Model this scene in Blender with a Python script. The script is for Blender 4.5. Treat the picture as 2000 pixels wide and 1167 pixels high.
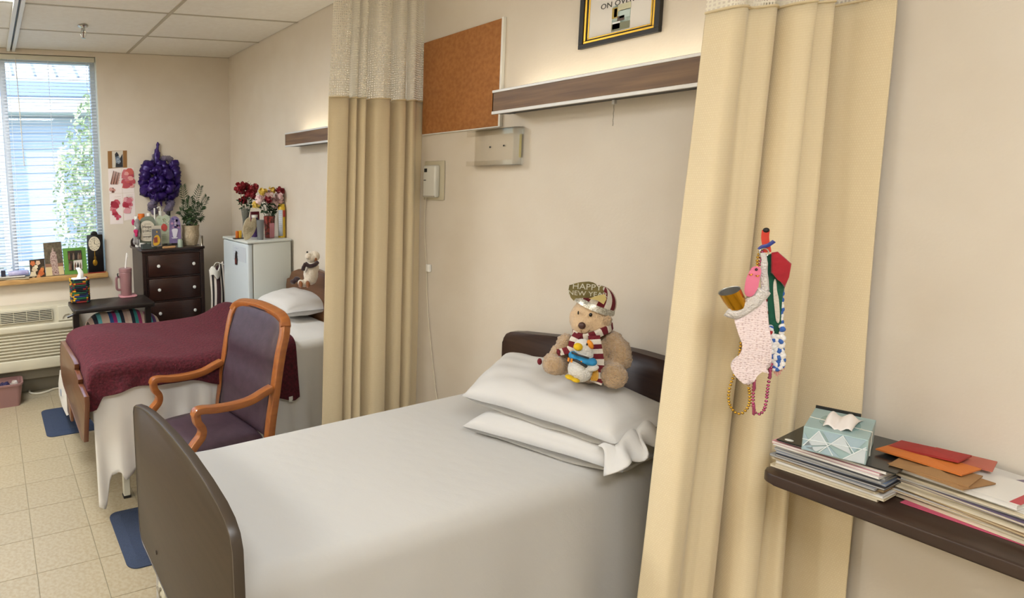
import bpy, bmesh, math, random
from mathutils import Vector, Matrix, noise
random.seed(7)
SC = bpy.context.scene
for _o in list(bpy.data.objects):
    bpy.data.objects.remove(_o)
C = SC.collection
V = Vector
PI = math.pi

# ------------------------------------------------------------------ camera
FPX, PX, PY = 1149.027, 394.869, 498.912          # focal length and principal point in a 2000 x 1167 frame
YAW, PITCH, ROLL, CAMH = .345, .132, -.028, 1.72
fw = V((math.sin(YAW)*math.cos(PITCH), math.cos(YAW)*math.cos(PITCH), -math.sin(PITCH)))
rt = fw.cross(V((0, 0, 1))).normalized()
up = rt.cross(fw)
rt, up = (math.cos(ROLL)*rt + math.sin(ROLL)*up), (-math.sin(ROLL)*rt + math.cos(ROLL)*up)
EYE = V((0, 0, CAMH))
cam_d = bpy.data.cameras.new('camera')
cam = bpy.data.objects.new('camera', cam_d)
C.objects.link(cam)
cam.matrix_world = Matrix(((rt.x, up.x, -fw.x, 0), (rt.y, up.y, -fw.y, 0), (rt.z, up.z, -fw.z, CAMH), (0, 0, 0, 1)))
cam_d.sensor_width = 36
cam_d.lens = FPX/2000*36
cam_d.shift_x = (1000-PX)/2000
cam_d.shift_y = (PY-583.5)/2000
cam_d.clip_start = .05
SC.camera = cam

# ------------------------------------------------------------------ world, sun, exposure
SC.view_settings.view_transform = 'Standard'
SC.view_settings.look = 'None'
SC.view_settings.gamma = 1
SC.view_settings.use_curve_mapping = False
SC.view_settings.exposure = -0.25
world = bpy.data.worlds.new('world')
SC.world = world
world.use_nodes = True
wn = world.node_tree
sky = wn.nodes.new('ShaderNodeTexSky')
sky.sky_type = 'NISHITA'
sky.sun_disc = False
sky.sun_elevation = math.radians(48)
sky.sun_rotation = math.radians(200)
wn.nodes['Background'].inputs['Strength'].default_value = .80
wn.links.new(sky.outputs['Color'], wn.nodes['Background'].inputs['Color'])
sun_d = bpy.data.lights.new('sun', 'SUN')
sun_d.energy = 5
sun_d.angle = math.radians(1)
sun_d.color = (1, .95, .86)
sun = bpy.data.objects.new('sun', sun_d)
C.objects.link(sun)
sun.rotation_euler = (math.radians(42), 0, math.radians(-25))

# ------------------------------------------------------------------ room size
W, D, ZC = 2.068, 4.93, 2.746
XL, YB = -2.6, -1.9


def un(u, v, ax, val):
    """the point of the place that a pixel of the photograph shows on the plane x|y|z = val"""
    d = fw + rt*((u-PX)/FPX) - up*((v-PY)/FPX)
    i = 'xyz'.index(ax)
    return EYE + d*((val-EYE[i])/d[i])


def unp(u, v, p0):
    """the same on the upright plane through p0 that faces the viewer"""
    d = fw + rt*((u-PX)/FPX) - up*((v-PY)/FPX)
    n = V((p0[0], p0[1], 0))
    return EYE + d*((V(p0)-EYE).dot(n)/d.dot(n))


# ------------------------------------------------------------------ materials
def lin(h):
    if not isinstance(h, str):
        return tuple(h)
    h = h.lstrip('#')
    r = []
    for i in (0, 2, 4):
        c = int(h[i:i+2], 16)/255
        r.append(c/12.92 if c <= .04045 else ((c+.055)/1.055)**2.4)
    return tuple(r)


MATS = {}


def mat(name, col, rough=.6, col2=None, scale=20, bump=0, bscale=None, metal=0, spec=.5, stretch=None,
        sheen=0, trans=0, detail=4, contrast=(.35, .65), emit=0, alpha=1, kind='noise', objrand=0, coat=0, subs=0):
    if name in MATS:
        return MATS[name]
    m = bpy.data.materials.new(name)
    m.use_nodes = True
    nt = m.node_tree
    b = nt.nodes['Principled BSDF']
    N, L = nt.nodes.new, nt.links.new
    c1 = lin(col)
    b.inputs['Base Color'].default_value = (*c1, 1)
    b.inputs['Roughness'].default_value = rough
    b.inputs['Metallic'].default_value = metal
    b.inputs['Specular IOR Level'].default_value = spec
    b.inputs['Sheen Weight'].default_value = sheen
    b.inputs['Transmission Weight'].default_value = trans
    b.inputs['Alpha'].default_value = alpha
    b.inputs['Coat Weight'].default_value = coat
    if emit:
        b.inputs['Emission Color'].default_value = (*c1, 1)
        b.inputs['Emission Strength'].default_value = emit
    tc = N('ShaderNodeTexCoord')
    mp = N('ShaderNodeMapping')
    if stretch:
        mp.inputs['Scale'].default_value = stretch
    L(tc.outputs['Object'], mp.inputs['Vector'])
    out = None
    if col2 is not None:
        if kind == 'voronoi':
            t = N('ShaderNodeTexVoronoi'); o = t.outputs['Distance']
        elif kind == 'cells':
            t = N('ShaderNodeTexVoronoi'); o = t.outputs['Color']
        elif kind == 'wave':
            t = N('ShaderNodeTexWave'); o = t.outputs['Fac']
            t.inputs['Distortion'].default_value = 6
            t.inputs['Detail'].default_value = 3
        elif kind == 'checker':
            t = N('ShaderNodeTexChecker'); o = t.outputs['Fac']
        else:
            t = N('ShaderNodeTexNoise'); o = t.outputs['Fac']
            t.inputs['Detail'].default_value = detail
        t.inputs['Scale'].default_value = scale
        L(mp.outputs['Vector'], t.inputs['Vector'])
        rp = N('ShaderNodeValToRGB')
        rp.color_ramp.elements[0].position, rp.color_ramp.elements[1].position = contrast
        rp.color_ramp.elements[0].color = (*c1, 1)
        rp.color_ramp.elements[1].color = (*lin(col2), 1)
        L(o, rp.inputs['Fac'])
        out = rp.outputs['Color']
    if objrand:
        oi = N('ShaderNodeObjectInfo')
        mr = N('ShaderNodeMapRange')
        mr.inputs['To Min'].default_value = 1-objrand
        mr.inputs['To Max'].default_value = 1+objrand
        L(oi.outputs['Random'], mr.inputs['Value'])
        mx = N('ShaderNodeVectorMath'); mx.operation = 'SCALE'
        if out:
            L(out, mx.inputs[0])
        else:
            mx.inputs[0].default_value = c1
        L(mr.outputs['Result'], mx.inputs['Scale'])
        out = mx.outputs['Vector']
    if out:
        L(out, b.inputs['Base Color'])
    if bump:
        t = N('ShaderNodeTexNoise')
        t.inputs['Scale'].default_value = bscale or scale
        t.inputs['Detail'].default_value = 4
        L(mp.outputs['Vector'], t.inputs['Vector'])
        bp = N('ShaderNodeBump')
        bp.inputs['Strength'].default_value = bump
        bp.inputs['Distance'].default_value = .01
        L(t.outputs['Fac'], bp.inputs['Height'])
        L(bp.outputs['Normal'], b.inputs['Normal'])
    MATS[name] = m
    return m


def weave(m, sx, strength=.25, dist=.004, axes=('x', 'z')):
    """a woven relief and faint check on a cloth material"""
    nt = m.node_tree
    N, L = nt.nodes.new, nt.links.new
    b = nt.nodes['Principled BSDF']
    tc = N('ShaderNodeTexCoord')
    sp = N('ShaderNodeSeparateXYZ')
    L(tc.outputs['UV'], sp.inputs[0])
    hs = []
    for k in ('X', 'Y'):
        mu = N('ShaderNodeMath'); mu.operation = 'MULTIPLY'; mu.inputs[1].default_value = sx*2*PI
        L(sp.outputs[k], mu.inputs[0])
        si = N('ShaderNodeMath'); si.operation = 'SINE'
        L(mu.outputs[0], si.inputs[0])
        hs.append(si.outputs[0])
    ad = N('ShaderNodeMath'); ad.operation = 'MAXIMUM'
    L(hs[0], ad.inputs[0]); L(hs[1], ad.inputs[1])
    bp = N('ShaderNodeBump')
    bp.inputs['Strength'].default_value = strength
    bp.inputs['Distance'].default_value = dist
    L(ad.outputs[0], bp.inputs['Height'])
    if b.inputs['Normal'].links:
        L(b.inputs['Normal'].links[0].from_socket, bp.inputs['Normal'])
    L(bp.outputs['Normal'], b.inputs['Normal'])
    return m


# ------------------------------------------------------------------ mesh helpers
def bx(bm, x0, x1, y0, y1, z0, z1, bev=0, seg=2, mi=0, M=None):
    vs = [bm.verts.new((x, y, z)) for z in (z0, z1) for y in (y0, y1) for x in (x0, x1)]
    fs = [bm.faces.new([vs[i] for i in q]) for q in ((0, 2, 3, 1), (4, 5, 7, 6), (0, 1, 5, 4), (2, 6, 7, 3), (0, 4, 6, 2), (1, 3, 7, 5))]
    for f in fs:
        f.material_index = mi
    if bev:
        es = list({e for f in fs for e in f.edges})
        r = bmesh.ops.bevel(bm, geom=es, offset=bev, segments=seg, profile=.5, affect='EDGES')
        for f in r['faces']:
            f.material_index = mi
        vs = list({v for f in r['faces'] for v in f.verts} | {v for v in vs if v.is_valid})
    if M is not None:
        for v in vs:
            v.co = M @ v.co
    return vs


def smooth_path(pts, n=6, closed=False):
    P = [V(p) for p in pts]
    out = []
    m = len(P)
    rng = range(m if closed else m-1)
    for i in rng:
        if closed:
            a, b, c, d = P[(i-1) % m], P[i], P[(i+1) % m], P[(i+2) % m]
        else:
            a, b, c, d = P[max(i-1, 0)], P[i], P[i+1], P[min(i+2, m-1)]
        for k in range(n):
            t = k/n
            out.append(.5*((2*b)+(c-a)*t+(2*a-5*b+4*c-d)*t*t+(3*b-a-3*c+d)*t**3))
    if not closed:
        out.append(P[-1])
    return out


def tube(bm, pts, r, n=8, closed=False, mi=0, flat=None, up0=None, caps=True):
    """r: number or list; flat: (a, b) half sizes across instead of a round section"""
    P = [V(p) for p in pts]
    m = len(P)
    rs = r if isinstance(r, (list, tuple)) else [r]*m
    tang = []
    for i in range(m):
        a = P[(i-1) % m] if (closed or i > 0) else P[i]
        b = P[(i+1) % m] if (closed or i < m-1) else P[i]
        t = b-a
        tang.append(t.normalized() if t.length > 1e-9 else V((0, 0, 1)))
    nrm = V(up0) if up0 else (V((0, 0, 1)) if abs(tang[0].z) < .9 else V((1, 0, 0)))
    rings = []
    for i in range(m):
        t = tang[i]
        nrm = nrm - t*nrm.dot(t)
        if nrm.length < 1e-6:
            nrm = t.orthogonal()
        nrm.normalize()
        bn = t.cross(nrm)
        ring = []
        for k in range(n):
            a = 2*PI*(k+.5)/n
            ca, sa = math.cos(a), math.sin(a)
            if flat:
                fa, fb = flat
                s = rs[i]
                ex = .35 if n >= 8 else 1
                ca = math.copysign(abs(ca)**ex, ca); sa = math.copysign(abs(sa)**ex, sa)
                off = nrm*(fa*ca*s) + bn*(fb*sa*s)
            else:
                off = (nrm*ca+bn*sa)*rs[i]
            ring.append(bm.verts.new(P[i]+off))
        rings.append(ring)
    fs = []
    for i in range(m if closed else m-1):
        A, B = rings[i], rings[(i+1) % m]
        for k in range(n):
            fs.append(bm.faces.new((A[k], A[(k+1) % n], B[(k+1) % n], B[k])))
    if not closed and caps:
        fs.append(bm.faces.new(rings[0][::-1]))
        fs.append(bm.faces.new(rings[-1]))
    for f in fs:
        f.material_index = mi
    return fs


def lathe(bm, prof, c=(0, 0, 0), n=24, mi=0, M=None, ex=(1, 1)):
    rings = []
    vs = []
    for r, z in prof:
        ring = []
        if r < 1e-6:
            v = bm.verts.new((c[0], c[1], c[2]+z)); ring = [v]; vs.append(v)
        else:
            for k in range(n):
                a = 2*PI*k/n
                v = bm.verts.new((c[0]+r*ex[0]*math.cos(a), c[1]+r*ex[1]*math.sin(a), c[2]+z)); ring.append(v); vs.append(v)
        rings.append(ring)
    for A, B in zip(rings, rings[1:]):
        for k in range(n):
            q = [A[k % len(A)], A[(k+1) % len(A)], B[(k+1) % len(B)], B[k % len(B)]]
            u = []
            for v in q:
                if v not in u:
                    u.append(v)
            if len(u) > 2:
                bm.faces.new(u).material_index = mi
    if M is not None:
        for v in vs:
            v.co = M @ v.co
    return vs


def plate(bm, outline, o, U, Vv, th, mi=0, bev=0, seg=2):
    """flat outline (a, b) -> o + aU + bV, given thickness along U x V"""
    U, Vv, o = V(U), V(Vv), V(o)
    n = U.cross(Vv).normalized()
    A = [bm.verts.new(o+U*a+Vv*b) for a, b in outline]
    B = [bm.verts.new(o+U*a+Vv*b+n*th) for a, b in outline]
    m = len(A)
    f1 = bm.faces.new(A[::-1]); f2 = bm.faces.new(B)
    fs = [f1, f2]+[bm.faces.new((A[i], A[(i+1) % m], B[(i+1) % m], B[i])) for i in range(m)]
    for f in fs:
        f.material_index = mi
    if bev:
        es = list({e for f in (f1, f2) for e in f.edges})
        r = bmesh.ops.bevel(bm, geom=es, offset=bev, segments=seg, profile=.5, affect='EDGES')
        for f in r['faces']:
            f.material_index = mi
    return fs


def sph(bm, c, r, M=None, n=12, mi=0):
    r = (r, r, r) if not isinstance(r, (tuple, list)) else r
    T = Matrix.Translation(V(c)) @ (M.to_4x4() if M is not None else Matrix()) @ Matrix.Diagonal((*r, 1))
    res = bmesh.ops.create_uvsphere(bm, u_segments=n*2, v_segments=n, radius=1, matrix=T)
    for v in res['verts']:
        for f in v.link_faces:
            f.material_index = mi
    return res['verts']


def grid(bm, fn, nu, nv, mi=0, wrap=False):
    uvl = bm.loops.layers.uv.verify()
    vs = [[bm.verts.new(fn(i/nu, j/nv)) for j in range(nv+1)] for i in range(nu+(0 if wrap else 1))]
    out = []
    for i in range(nu):
        for j in range(nv):
            i2 = (i+1) % nu if wrap else i+1
            f = bm.faces.new((vs[i][j], vs[i2][j], vs[i2][j+1], vs[i][j+1]))
            f.material_index = mi(i, j) if callable(mi) else mi
            for l, (a, b) in zip(f.loops, ((i, j), (i+1, j), (i+1, j+1), (i, j+1))):
                l[uvl].uv = (a/nu, b/nv)
            out.append(f)
    return vs


def wm(o):
    M = Matrix.LocRotScale(o.location, o.rotation_euler, o.scale)
    return (wm(o.parent) @ o.matrix_parent_inverse @ M) if o.parent else M


def fin(name, bm, mats, parent=None, smooth=35, solid=0, sub=0, label=None, rem=0, loc=None, recalc=True):
    if recalc:
        bmesh.ops.recalc_face_normals(bm, faces=bm.faces)
    if rem:
        bmesh.ops.remove_doubles(bm, verts=bm.verts, dist=rem)
    me = bpy.data.meshes.new(name)
    if loc is not None:
        bmesh.ops.translate(bm, verts=bm.verts, vec=-V(loc))
    bm.to_mesh(me)
    bm.free()
    for m in (mats if isinstance(mats, (list, tuple)) else [mats]):
        me.materials.append(m)
    if smooth:
        me.shade_smooth()
        if smooth < 180:
            me.set_sharp_from_angle(angle=math.radians(smooth))
    ob = bpy.data.objects.new(name, me)
    C.objects.link(ob)
    if loc is not None:
        ob.location = loc
    if parent:
        ob.parent = parent
        ob.matrix_parent_inverse = wm(parent).inverted()
    if solid:
        md = ob.modifiers.new('solid', 'SOLIDIFY'); md.thickness = solid; md.offset = 0
    if sub:
        md = ob.modifiers.new('sub', 'SUBSURF'); md.levels = sub; md.render_levels = sub
    if label:
        ob['label'] = label
    return ob


def tag(o, label, cat, group=None):
    o['label'] = label
    o['category'] = cat
    if group:
        o['group'] = group
    return o


def thing(name, label, cat, loc=(0, 0, 0), group=None):
    o = bpy.data.objects.new(name, None)
    C.objects.link(o)
    o.location = loc
    o.empty_display_size = .05
    return tag(o, label, cat, group)


def struct(o):
    o['kind'] = 'structure'
    return o


def dupe(o, loc, parent=None):
    c = o.copy()
    C.objects.link(c)
    if parent is not None:
        c.parent = parent
        c.matrix_parent_inverse = wm(parent).inverted()
    c.location = loc
    return c


def blob(name, balls, mats, parent=None, vox=.008, fuzz=0, fscale=60, label=None, smooth=180, relax=3):
    """one continuous soft body grown from overlapping ellipsoids (centre, radii, rotation)"""
    bm = bmesh.new()
    for bl in balls:
        sph(bm, bl[0], bl[1], bl[2] if len(bl) > 2 else None, n=10)
    me = bpy.data.meshes.new('tmp')
    bm.to_mesh(me); bm.free()
    t = bpy.data.objects.new('tmp', me)
    C.objects.link(t)
    md = t.modifiers.new('r', 'REMESH'); md.mode = 'VOXEL'; md.voxel_size = vox
    if relax:
        ms = t.modifiers.new('s', 'SMOOTH'); ms.iterations = relax; ms.factor = .5
    dg = bpy.context.evaluated_depsgraph_get()
    me2 = bpy.data.meshes.new_from_object(t.evaluated_get(dg))
    bpy.data.objects.remove(t)
    bpy.data.meshes.remove(me)
    bm = bmesh.new()
    bm.from_mesh(me2)
    bpy.data.meshes.remove(me2)
    if fuzz:
        bm.normal_update()
        for v in bm.verts:
            v.co += v.normal*fuzz*(noise.noise(v.co*fscale)+.5*noise.noise(v.co*fscale*2.3))
    return fin(name, bm, mats, parent, smooth=smooth, label=label)


def text(name, s, o, U, Vv, size, m, parent, ex=.0006, align='CENTER', font=None, shear=0):
    """lettering as a thin raised mesh: o is the centre of the base line"""
    cu = bpy.data.curves.new('t', 'FONT')
    cu.body = s
    cu.size = size
    cu.align_x = align
    cu.extrude = ex
    cu.resolution_u = 2
    cu.shear = shear
    t = bpy.data.objects.new('t', cu)
    C.objects.link(t)
    dg = bpy.context.evaluated_depsgraph_get()
    me = bpy.data.meshes.new_from_object(t.evaluated_get(dg))
    bpy.data.objects.remove(t)
    bpy.data.curves.remove(cu)
    bm = bmesh.new()
    bm.from_mesh(me)
    bpy.data.meshes.remove(me)
    U, Vv = V(U).normalized(), V(Vv).normalized()
    n = U.cross(Vv)
    M = Matrix(((U.x, Vv.x, n.x, o[0]), (U.y, Vv.y, n.y, o[1]), (U.z, Vv.z, n.z, o[2]), (0, 0, 0, 1)))
    bm.transform(M)
    return fin(name, bm, m, parent, smooth=0, recalc=False)


def rrect(w, h, r, n=4, cx=0, cy=0):
    out = []
    for sx, sy, a0 in ((1, -1, -90), (1, 1, 0), (-1, 1, 90), (-1, -1, 180)):
        for k in range(n+1):
            a = math.radians(a0+90*k/n)
            out.append((cx+sx*(w/2-r)+r*math.cos(a), cy+sy*(h/2-r)+r*math.sin(a)))
    return out


def nz(p, s, seed=0):
    return noise.noise(V((p[0]*s+seed, p[1]*s-seed*.7, p[2]*s+seed*1.3)))

# ================================================================== the room
m_wall = mat('wall paint', '#d6ccbc', .55, '#d3c8b7', 6, bump=.05, bscale=120)
m_tile = mat('vinyl tile', '#ab9f86', .36, '#a19377', 60, objrand=.025, bump=.02, bscale=30, contrast=(.4, .62), detail=6)
m_joint = mat('floor joint', '#968b72', .7)
m_ctile = mat('ceiling tile', '#eae6dc', .8, '#e6e1d6', 30, bump=.1, bscale=150)
m_tee = mat('ceiling grid', '#b4ab98', .5)
m_white = mat('white plastic', '#e6e4da', .4)
m_basebd = mat('grey vinyl base', '#857d6c', .5)
m_cream = mat('cream enamel', '#cfc8b2', .45)
m_dark = mat('near black', '#14120f', .5)
m_chrome = mat('chrome', '#c8c8c4', .22, metal=1)
m_alu = mat('satin aluminium', '#d2d0cb', .4, metal=.3)

# floor: slab, then single tiles with joints
TS, XA, YA = .277, .088, 2.525
bm = bmesh.new()
bx(bm, XL, W, YB, D, -.10, -.004)
floor = struct(fin('floor', bm, m_joint, smooth=0))
bm = bmesh.new()
bx(bm, -TS/2+.0012, TS/2-.0012, -TS/2+.0012, TS/2-.0012, -.006, 0, .0006, 1)
tile0 = fin('floor_tile', bm, m_tile, floor, smooth=0)
cells = []
i0 = math.ceil((XL-XA)/TS); i1 = math.floor((W-XA)/TS)
j0 = math.ceil((YB-YA)/TS); j1 = math.floor((D-YA)/TS)
edge = []
for i in range(i0-1, i1+1):
    for j in range(j0-1, j1+1):
        x0, x1, y0, y1 = XA+i*TS, XA+(i+1)*TS, YA+j*TS, YA+(j+1)*TS
        if x0 < XL or x1 > W or y0 < YB or y1 > D:
            edge.append((max(x0, XL), min(x1, W), max(y0, YB), min(y1, D)))
        else:
            cells.append((x0+TS/2, y0+TS/2))
cells.sort(key=lambda c: (c[0]-.25)**2+((c[1]-3.0)*.75)**2)
tile0.location = (*cells[0], 0)
for c in cells[1:290]:
    dupe(tile0, (*c, 0), floor)
bm = bmesh.new()
for c in cells[290:]:
    bx(bm, c[0]-TS/2+.0012, c[0]+TS/2-.0012, c[1]-TS/2+.0012, c[1]+TS/2-.0012, -.006, 0)
for x0, x1, y0, y1 in edge:
    if x1-x0 > .01 and y1-y0 > .01:
        bx(bm, x0+.001, x1-.001, y0+.001, y1-.001, -.006, 0)
fin('outer_floor_tiles', bm, m_tile, floor, smooth=0)['kind'] = 'stuff'

# walls
XW, ZS, ZT = .905, .925, 2.712       # window opening: right jamb, sill, head
XWL = -1.75
bm = bmesh.new(); bx(bm, W, W+.12, YB-.1, D+.12, -.1, ZC+.15); struct(fin('wall_right', bm, m_wall, smooth=0))
bm = bmesh.new(); bx(bm, XL-.12, XL, YB-.1, D+.12, -.1, ZC+.15); struct(fin('wall_left', bm, m_wall, smooth=0))
bm = bmesh.new(); bx(bm, XL, W, YB-.12, YB, -.1, ZC+.15); struct(fin('wall_back', bm, m_wall, smooth=0))
bm = bmesh.new()
bx(bm, XW, W, D, D+.16, -.1, ZC+.15)
bx(bm, XL, XWL, D, D+.16, -.1, ZC+.15)
bx(bm, XWL, XW, D, D+.16, -.1, ZS)
bx(bm, XWL, XW, D, D+.16, ZT, ZC+.15)
struct(fin('wall_window', bm, m_wall, smooth=0))
for nm, (x0, x1, y0, y1) in dict(window=(XL, W, D-.012, D), right=(W-.012, W, YB, D-.012)).items():
    bm = bmesh.new(); bx(bm, x0, x1, y0, y1, 0, .125, .004, 2)
    struct(fin('baseboard_'+nm, bm, m_basebd))

# ceiling: lay-in tiles on a T grid
bm = bmesh.new(); bx(bm, XL, W, YB, D, ZC+.03, ZC+.15)
ceiling = struct(fin('ceiling', bm, m_ctile, smooth=0))
CX = [W-.906*k for k in range(0, 7)]
CX = [x for x in CX if x > XL]+[XL]
CY = [4.925-.61*k for k in range(0, 13)]
CY = [y for y in CY if y > YB]+[YB]
LIGHT_CELLS = {(1, 8), (2, 2), (4, 4), (4, 8), (2, 8)}
for i in range(len(CX)-1):
    for j in range(len(CY)-1):
        x1, x0, y1, y0 = CX[i], CX[i+1], CY[j], CY[j+1]
        if (i, j) in LIGHT_CELLS:
            continue
        bm = bmesh.new(); bx(bm, x0+.004, x1-.004, y0+.004, y1-.004, ZC+.004, ZC+.02, .003, 1)
        fin('ceiling_tile', bm, m_ctile, ceiling, smooth=0)
for x in CX[1:-1]:
    bm = bmesh.new(); bx(bm, x-.012, x+.012, YB, D, ZC, ZC+.012); fin('grid_bar', bm, m_tee, ceiling, smooth=0)
for i in range(len(CX)-1):
    for y in CY[:-1]:
        bm = bmesh.new(); bx(bm, CX[i+1]+.012, CX[i]-.012 if i else W, y-.010, min(y+.010, D), ZC+.001, ZC+.012)
        fin('grid_bar', bm, m_tee, ceiling, smooth=0)

# fluorescent troffers let into the grid (they light the room); two behind the viewer are added fill
m_diff = mat('lit diffuser', '#f6faff', .5, emit=6)
for i, j in sorted(LIGHT_CELLS):
    x1, x0, y1, y0 = CX[i], CX[i+1], CY[j], CY[j+1]
    xm, ym = (x0+x1)/2, (y0+y1)/2
    where = {(1, 8): 'behind the viewer beside the bed wall', (2, 2): 'nearest to the window', (4, 4): 'farthest from the bed wall', (4, 8): 'in the corner behind the viewer', (2, 8): 'above and behind the viewer'}[(i, j)]
    t = thing('ceiling_light', 'flat fluorescent ceiling troffer '+where, 'light', (xm, ym, ZC), 'ceiling troffers')
    bm = bmesh.new()
    for q in ((x0+.004, x1-.004, y0+.004, y0+.03), (x0+.004, x1-.004, y1-.03, y1-.004), (x0+.004, x0+.03, y0+.03, y1-.03), (x1-.03, x1-.004, y0+.03, y1-.03)):
        bx(bm, *q, ZC+.002, ZC+.028)
    fin('frame', bm, m_white, t, smooth=0)
    bm = bmesh.new(); bx(bm, x0+.03, x1-.03, y0+.03, y1-.03, ZC+.012, ZC+.026)
    fin('diffuser', bm, m_diff, t, smooth=0)
    ld = bpy.data.lights.new('troffer_lamp', 'AREA')
    ld.shape = 'RECTANGLE'; ld.size = x1-x0-.08; ld.size_y = y1-y0-.08
    ld.energy = {(1, 8): 15, (2, 2): 62, (4, 4): 40, (4, 8): 28, (2, 8): 26}[(i, j)]
    ld.color = (.93, .965, 1)
    lo = bpy.data.objects.new('troffer_lamp', ld)
    C.objects.link(lo)
    lo.parent = t; lo.matrix_parent_inverse = wm(t).inverted()
    lo.location = (xm, ym, ZC+.008)

# ceiling curtain tracks
m_track = mat('track enamel', '#d6d4ca', .4)


def track(name, a, b, label):
    a, b = V(a), V(b)
    d = (b-a).normalized()
    s = V((-d.y, d.x, 0))
    t = thing(name, label, 'curtain track', (a.x, a.y, ZC-.02))
    for sg in (-1, 1):
        bm = bmesh.new()
        tube(bm, [a+s*sg*.019, b+s*sg*.019], 1, 4, flat=(.011*1.4, .012*1.4), up0=(0, 0, 1))
        fin('rail', bm, m_track, t, smooth=0)
    bm = bmesh.new(); tube(bm, [a+V((0, 0, .008)), b+V((0, 0, .008))], 1, 4, flat=(.006, .010), up0=(0, 0, 1))
    fin('slot', bm, m_dark, t, smooth=0)
    return t


KX = .245
track('curtain_track', (KX, D-.02, ZC-.014), (KX, .98, ZC-.014), 'long white ceiling curtain track running to the window past the sprinkler')
track('curtain_track', (KX+.035, 2.45, ZC-.014), (W-.01, 2.45, ZC-.014), 'white ceiling track carrying the mesh topped curtain between the beds')
track('curtain_track', (KX-.02, .95, ZC-.014), (W-.01, .95, ZC-.014), 'white ceiling track above the gathered curtain beside the near bed')

# sprinkler head
p = un(162, 50, 'z', ZC)
t = thing('sprinkler_head', 'small chrome fire sprinkler head on the ceiling', 'sprinkler', (p.x, p.y, ZC))
bm = bmesh.new(); lathe(bm, [(0, 0), (.034, 0), (.036, -.004), (.030, -.010), (.016, -.012), (0, -.012)], (p.x, p.y, ZC), 20); fin('escutcheon', bm, m_chrome, t)
bm = bmesh.new(); lathe(bm, [(.013, -.010), (.014, -.03), (.010, -.034), (0, -.034)], (p.x, p.y, ZC), 12); fin('body', bm, m_chrome, t)
for sg in (-1, 1):
    bm = bmesh.new()
    tube(bm, smooth_path([(p.x+sg*.011, p.y, ZC-.03), (p.x+sg*.017, p.y, ZC-.05), (p.x+sg*.013, p.y, ZC-.07), (p.x+sg*.003, p.y, ZC-.08)], 4), .003, 6)
    fin('frame_arm', bm, m_chrome, t)
bm = bmesh.new(); lathe(bm, [(0, -.034), (.003, -.035), (.003, -.078), (0, -.079)], (p.x, p.y, ZC), 8); fin('bulb', bm, mat('red bulb', '#6a3a24', .3), t)
bm = bmesh.new(); lathe(bm, [(0, -.079), (.013, -.080), (.014, -.083), (0, -.084)], (p.x, p.y, ZC), 14); fin('deflector', bm, m_chrome, t)

# window: frame, mullion, panes
m_frame = mat('window frame', '#d5dbe2', .4)
m_glass = bpy.data.materials.new('window glass')
m_glass.use_nodes = True
nt = m_glass.node_tree
for n_ in list(nt.nodes):
    nt.nodes.remove(n_)
o_ = nt.nodes.new('ShaderNodeOutputMaterial'); tr = nt.nodes.new('ShaderNodeBsdfTransparent'); gl = nt.nodes.new('ShaderNodeBsdfGlossy'); mx = nt.nodes.new('ShaderNodeMixShader')
tr.inputs['Color'].default_value = (.93, .97, 1, 1)
gl.inputs['Roughness'].default_value = .02
mx.inputs['Fac'].default_value = .05
nt.links.new(tr.outputs[0], mx.inputs[1]); nt.links.new(gl.outputs[0], mx.inputs[2]); nt.links.new(mx.outputs[0], o_.inputs[0])
win = bpy.data.objects.new('window_1', None); C.objects.link(win); win.location = (-.4, D+.1, ZS); win['kind'] = 'structure'
YG = D+.11
mull = [(-1.72, -1.66), (-.80, -.74), (.150, .200), (XW-.045, XW)]
for a, b in [(XWL, -1.72+.03)]+mull[1:]:
    bm = bmesh.new(); bx(bm, a, b, YG-.03, YG+.03, ZS, ZT, .004, 1); fin('mullion', bm, m_frame, win)
for z0, z1 in ((ZS, ZS+.05), (ZT-.05, ZT)):
    bm = bmesh.new(); bx(bm, XWL, XW, YG-.028, YG+.028, z0, z1, .004, 1); fin('frame_rail', bm, m_frame, win)
for a, b in ((-1.69, -.80), (-.74, .150), (.200, XW-.045)):
    bm = bmesh.new(); bx(bm, a, b, YG-.003, YG+.003, ZS+.05, ZT-.05); fin('pane', bm, m_glass, win, smooth=0)
bm = bmesh.new(); bx(bm, XW-.006, XW, D-.001, D+.15, ZS, ZT); fin('jamb_lining', bm, mat('jamb paint', '#dcdccf', .5), win, smooth=0)
# sill board
bm = bmesh.new(); bx(bm, XWL, XW, D-.075, D+.10, ZS-.012, ZS+.03, .006, 2)
struct(fin('trim_1', bm, mat('sill wood', '#c39b62', .45, '#ab8450', 12, kind='noise', stretch=(1, 9, 9))))

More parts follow.
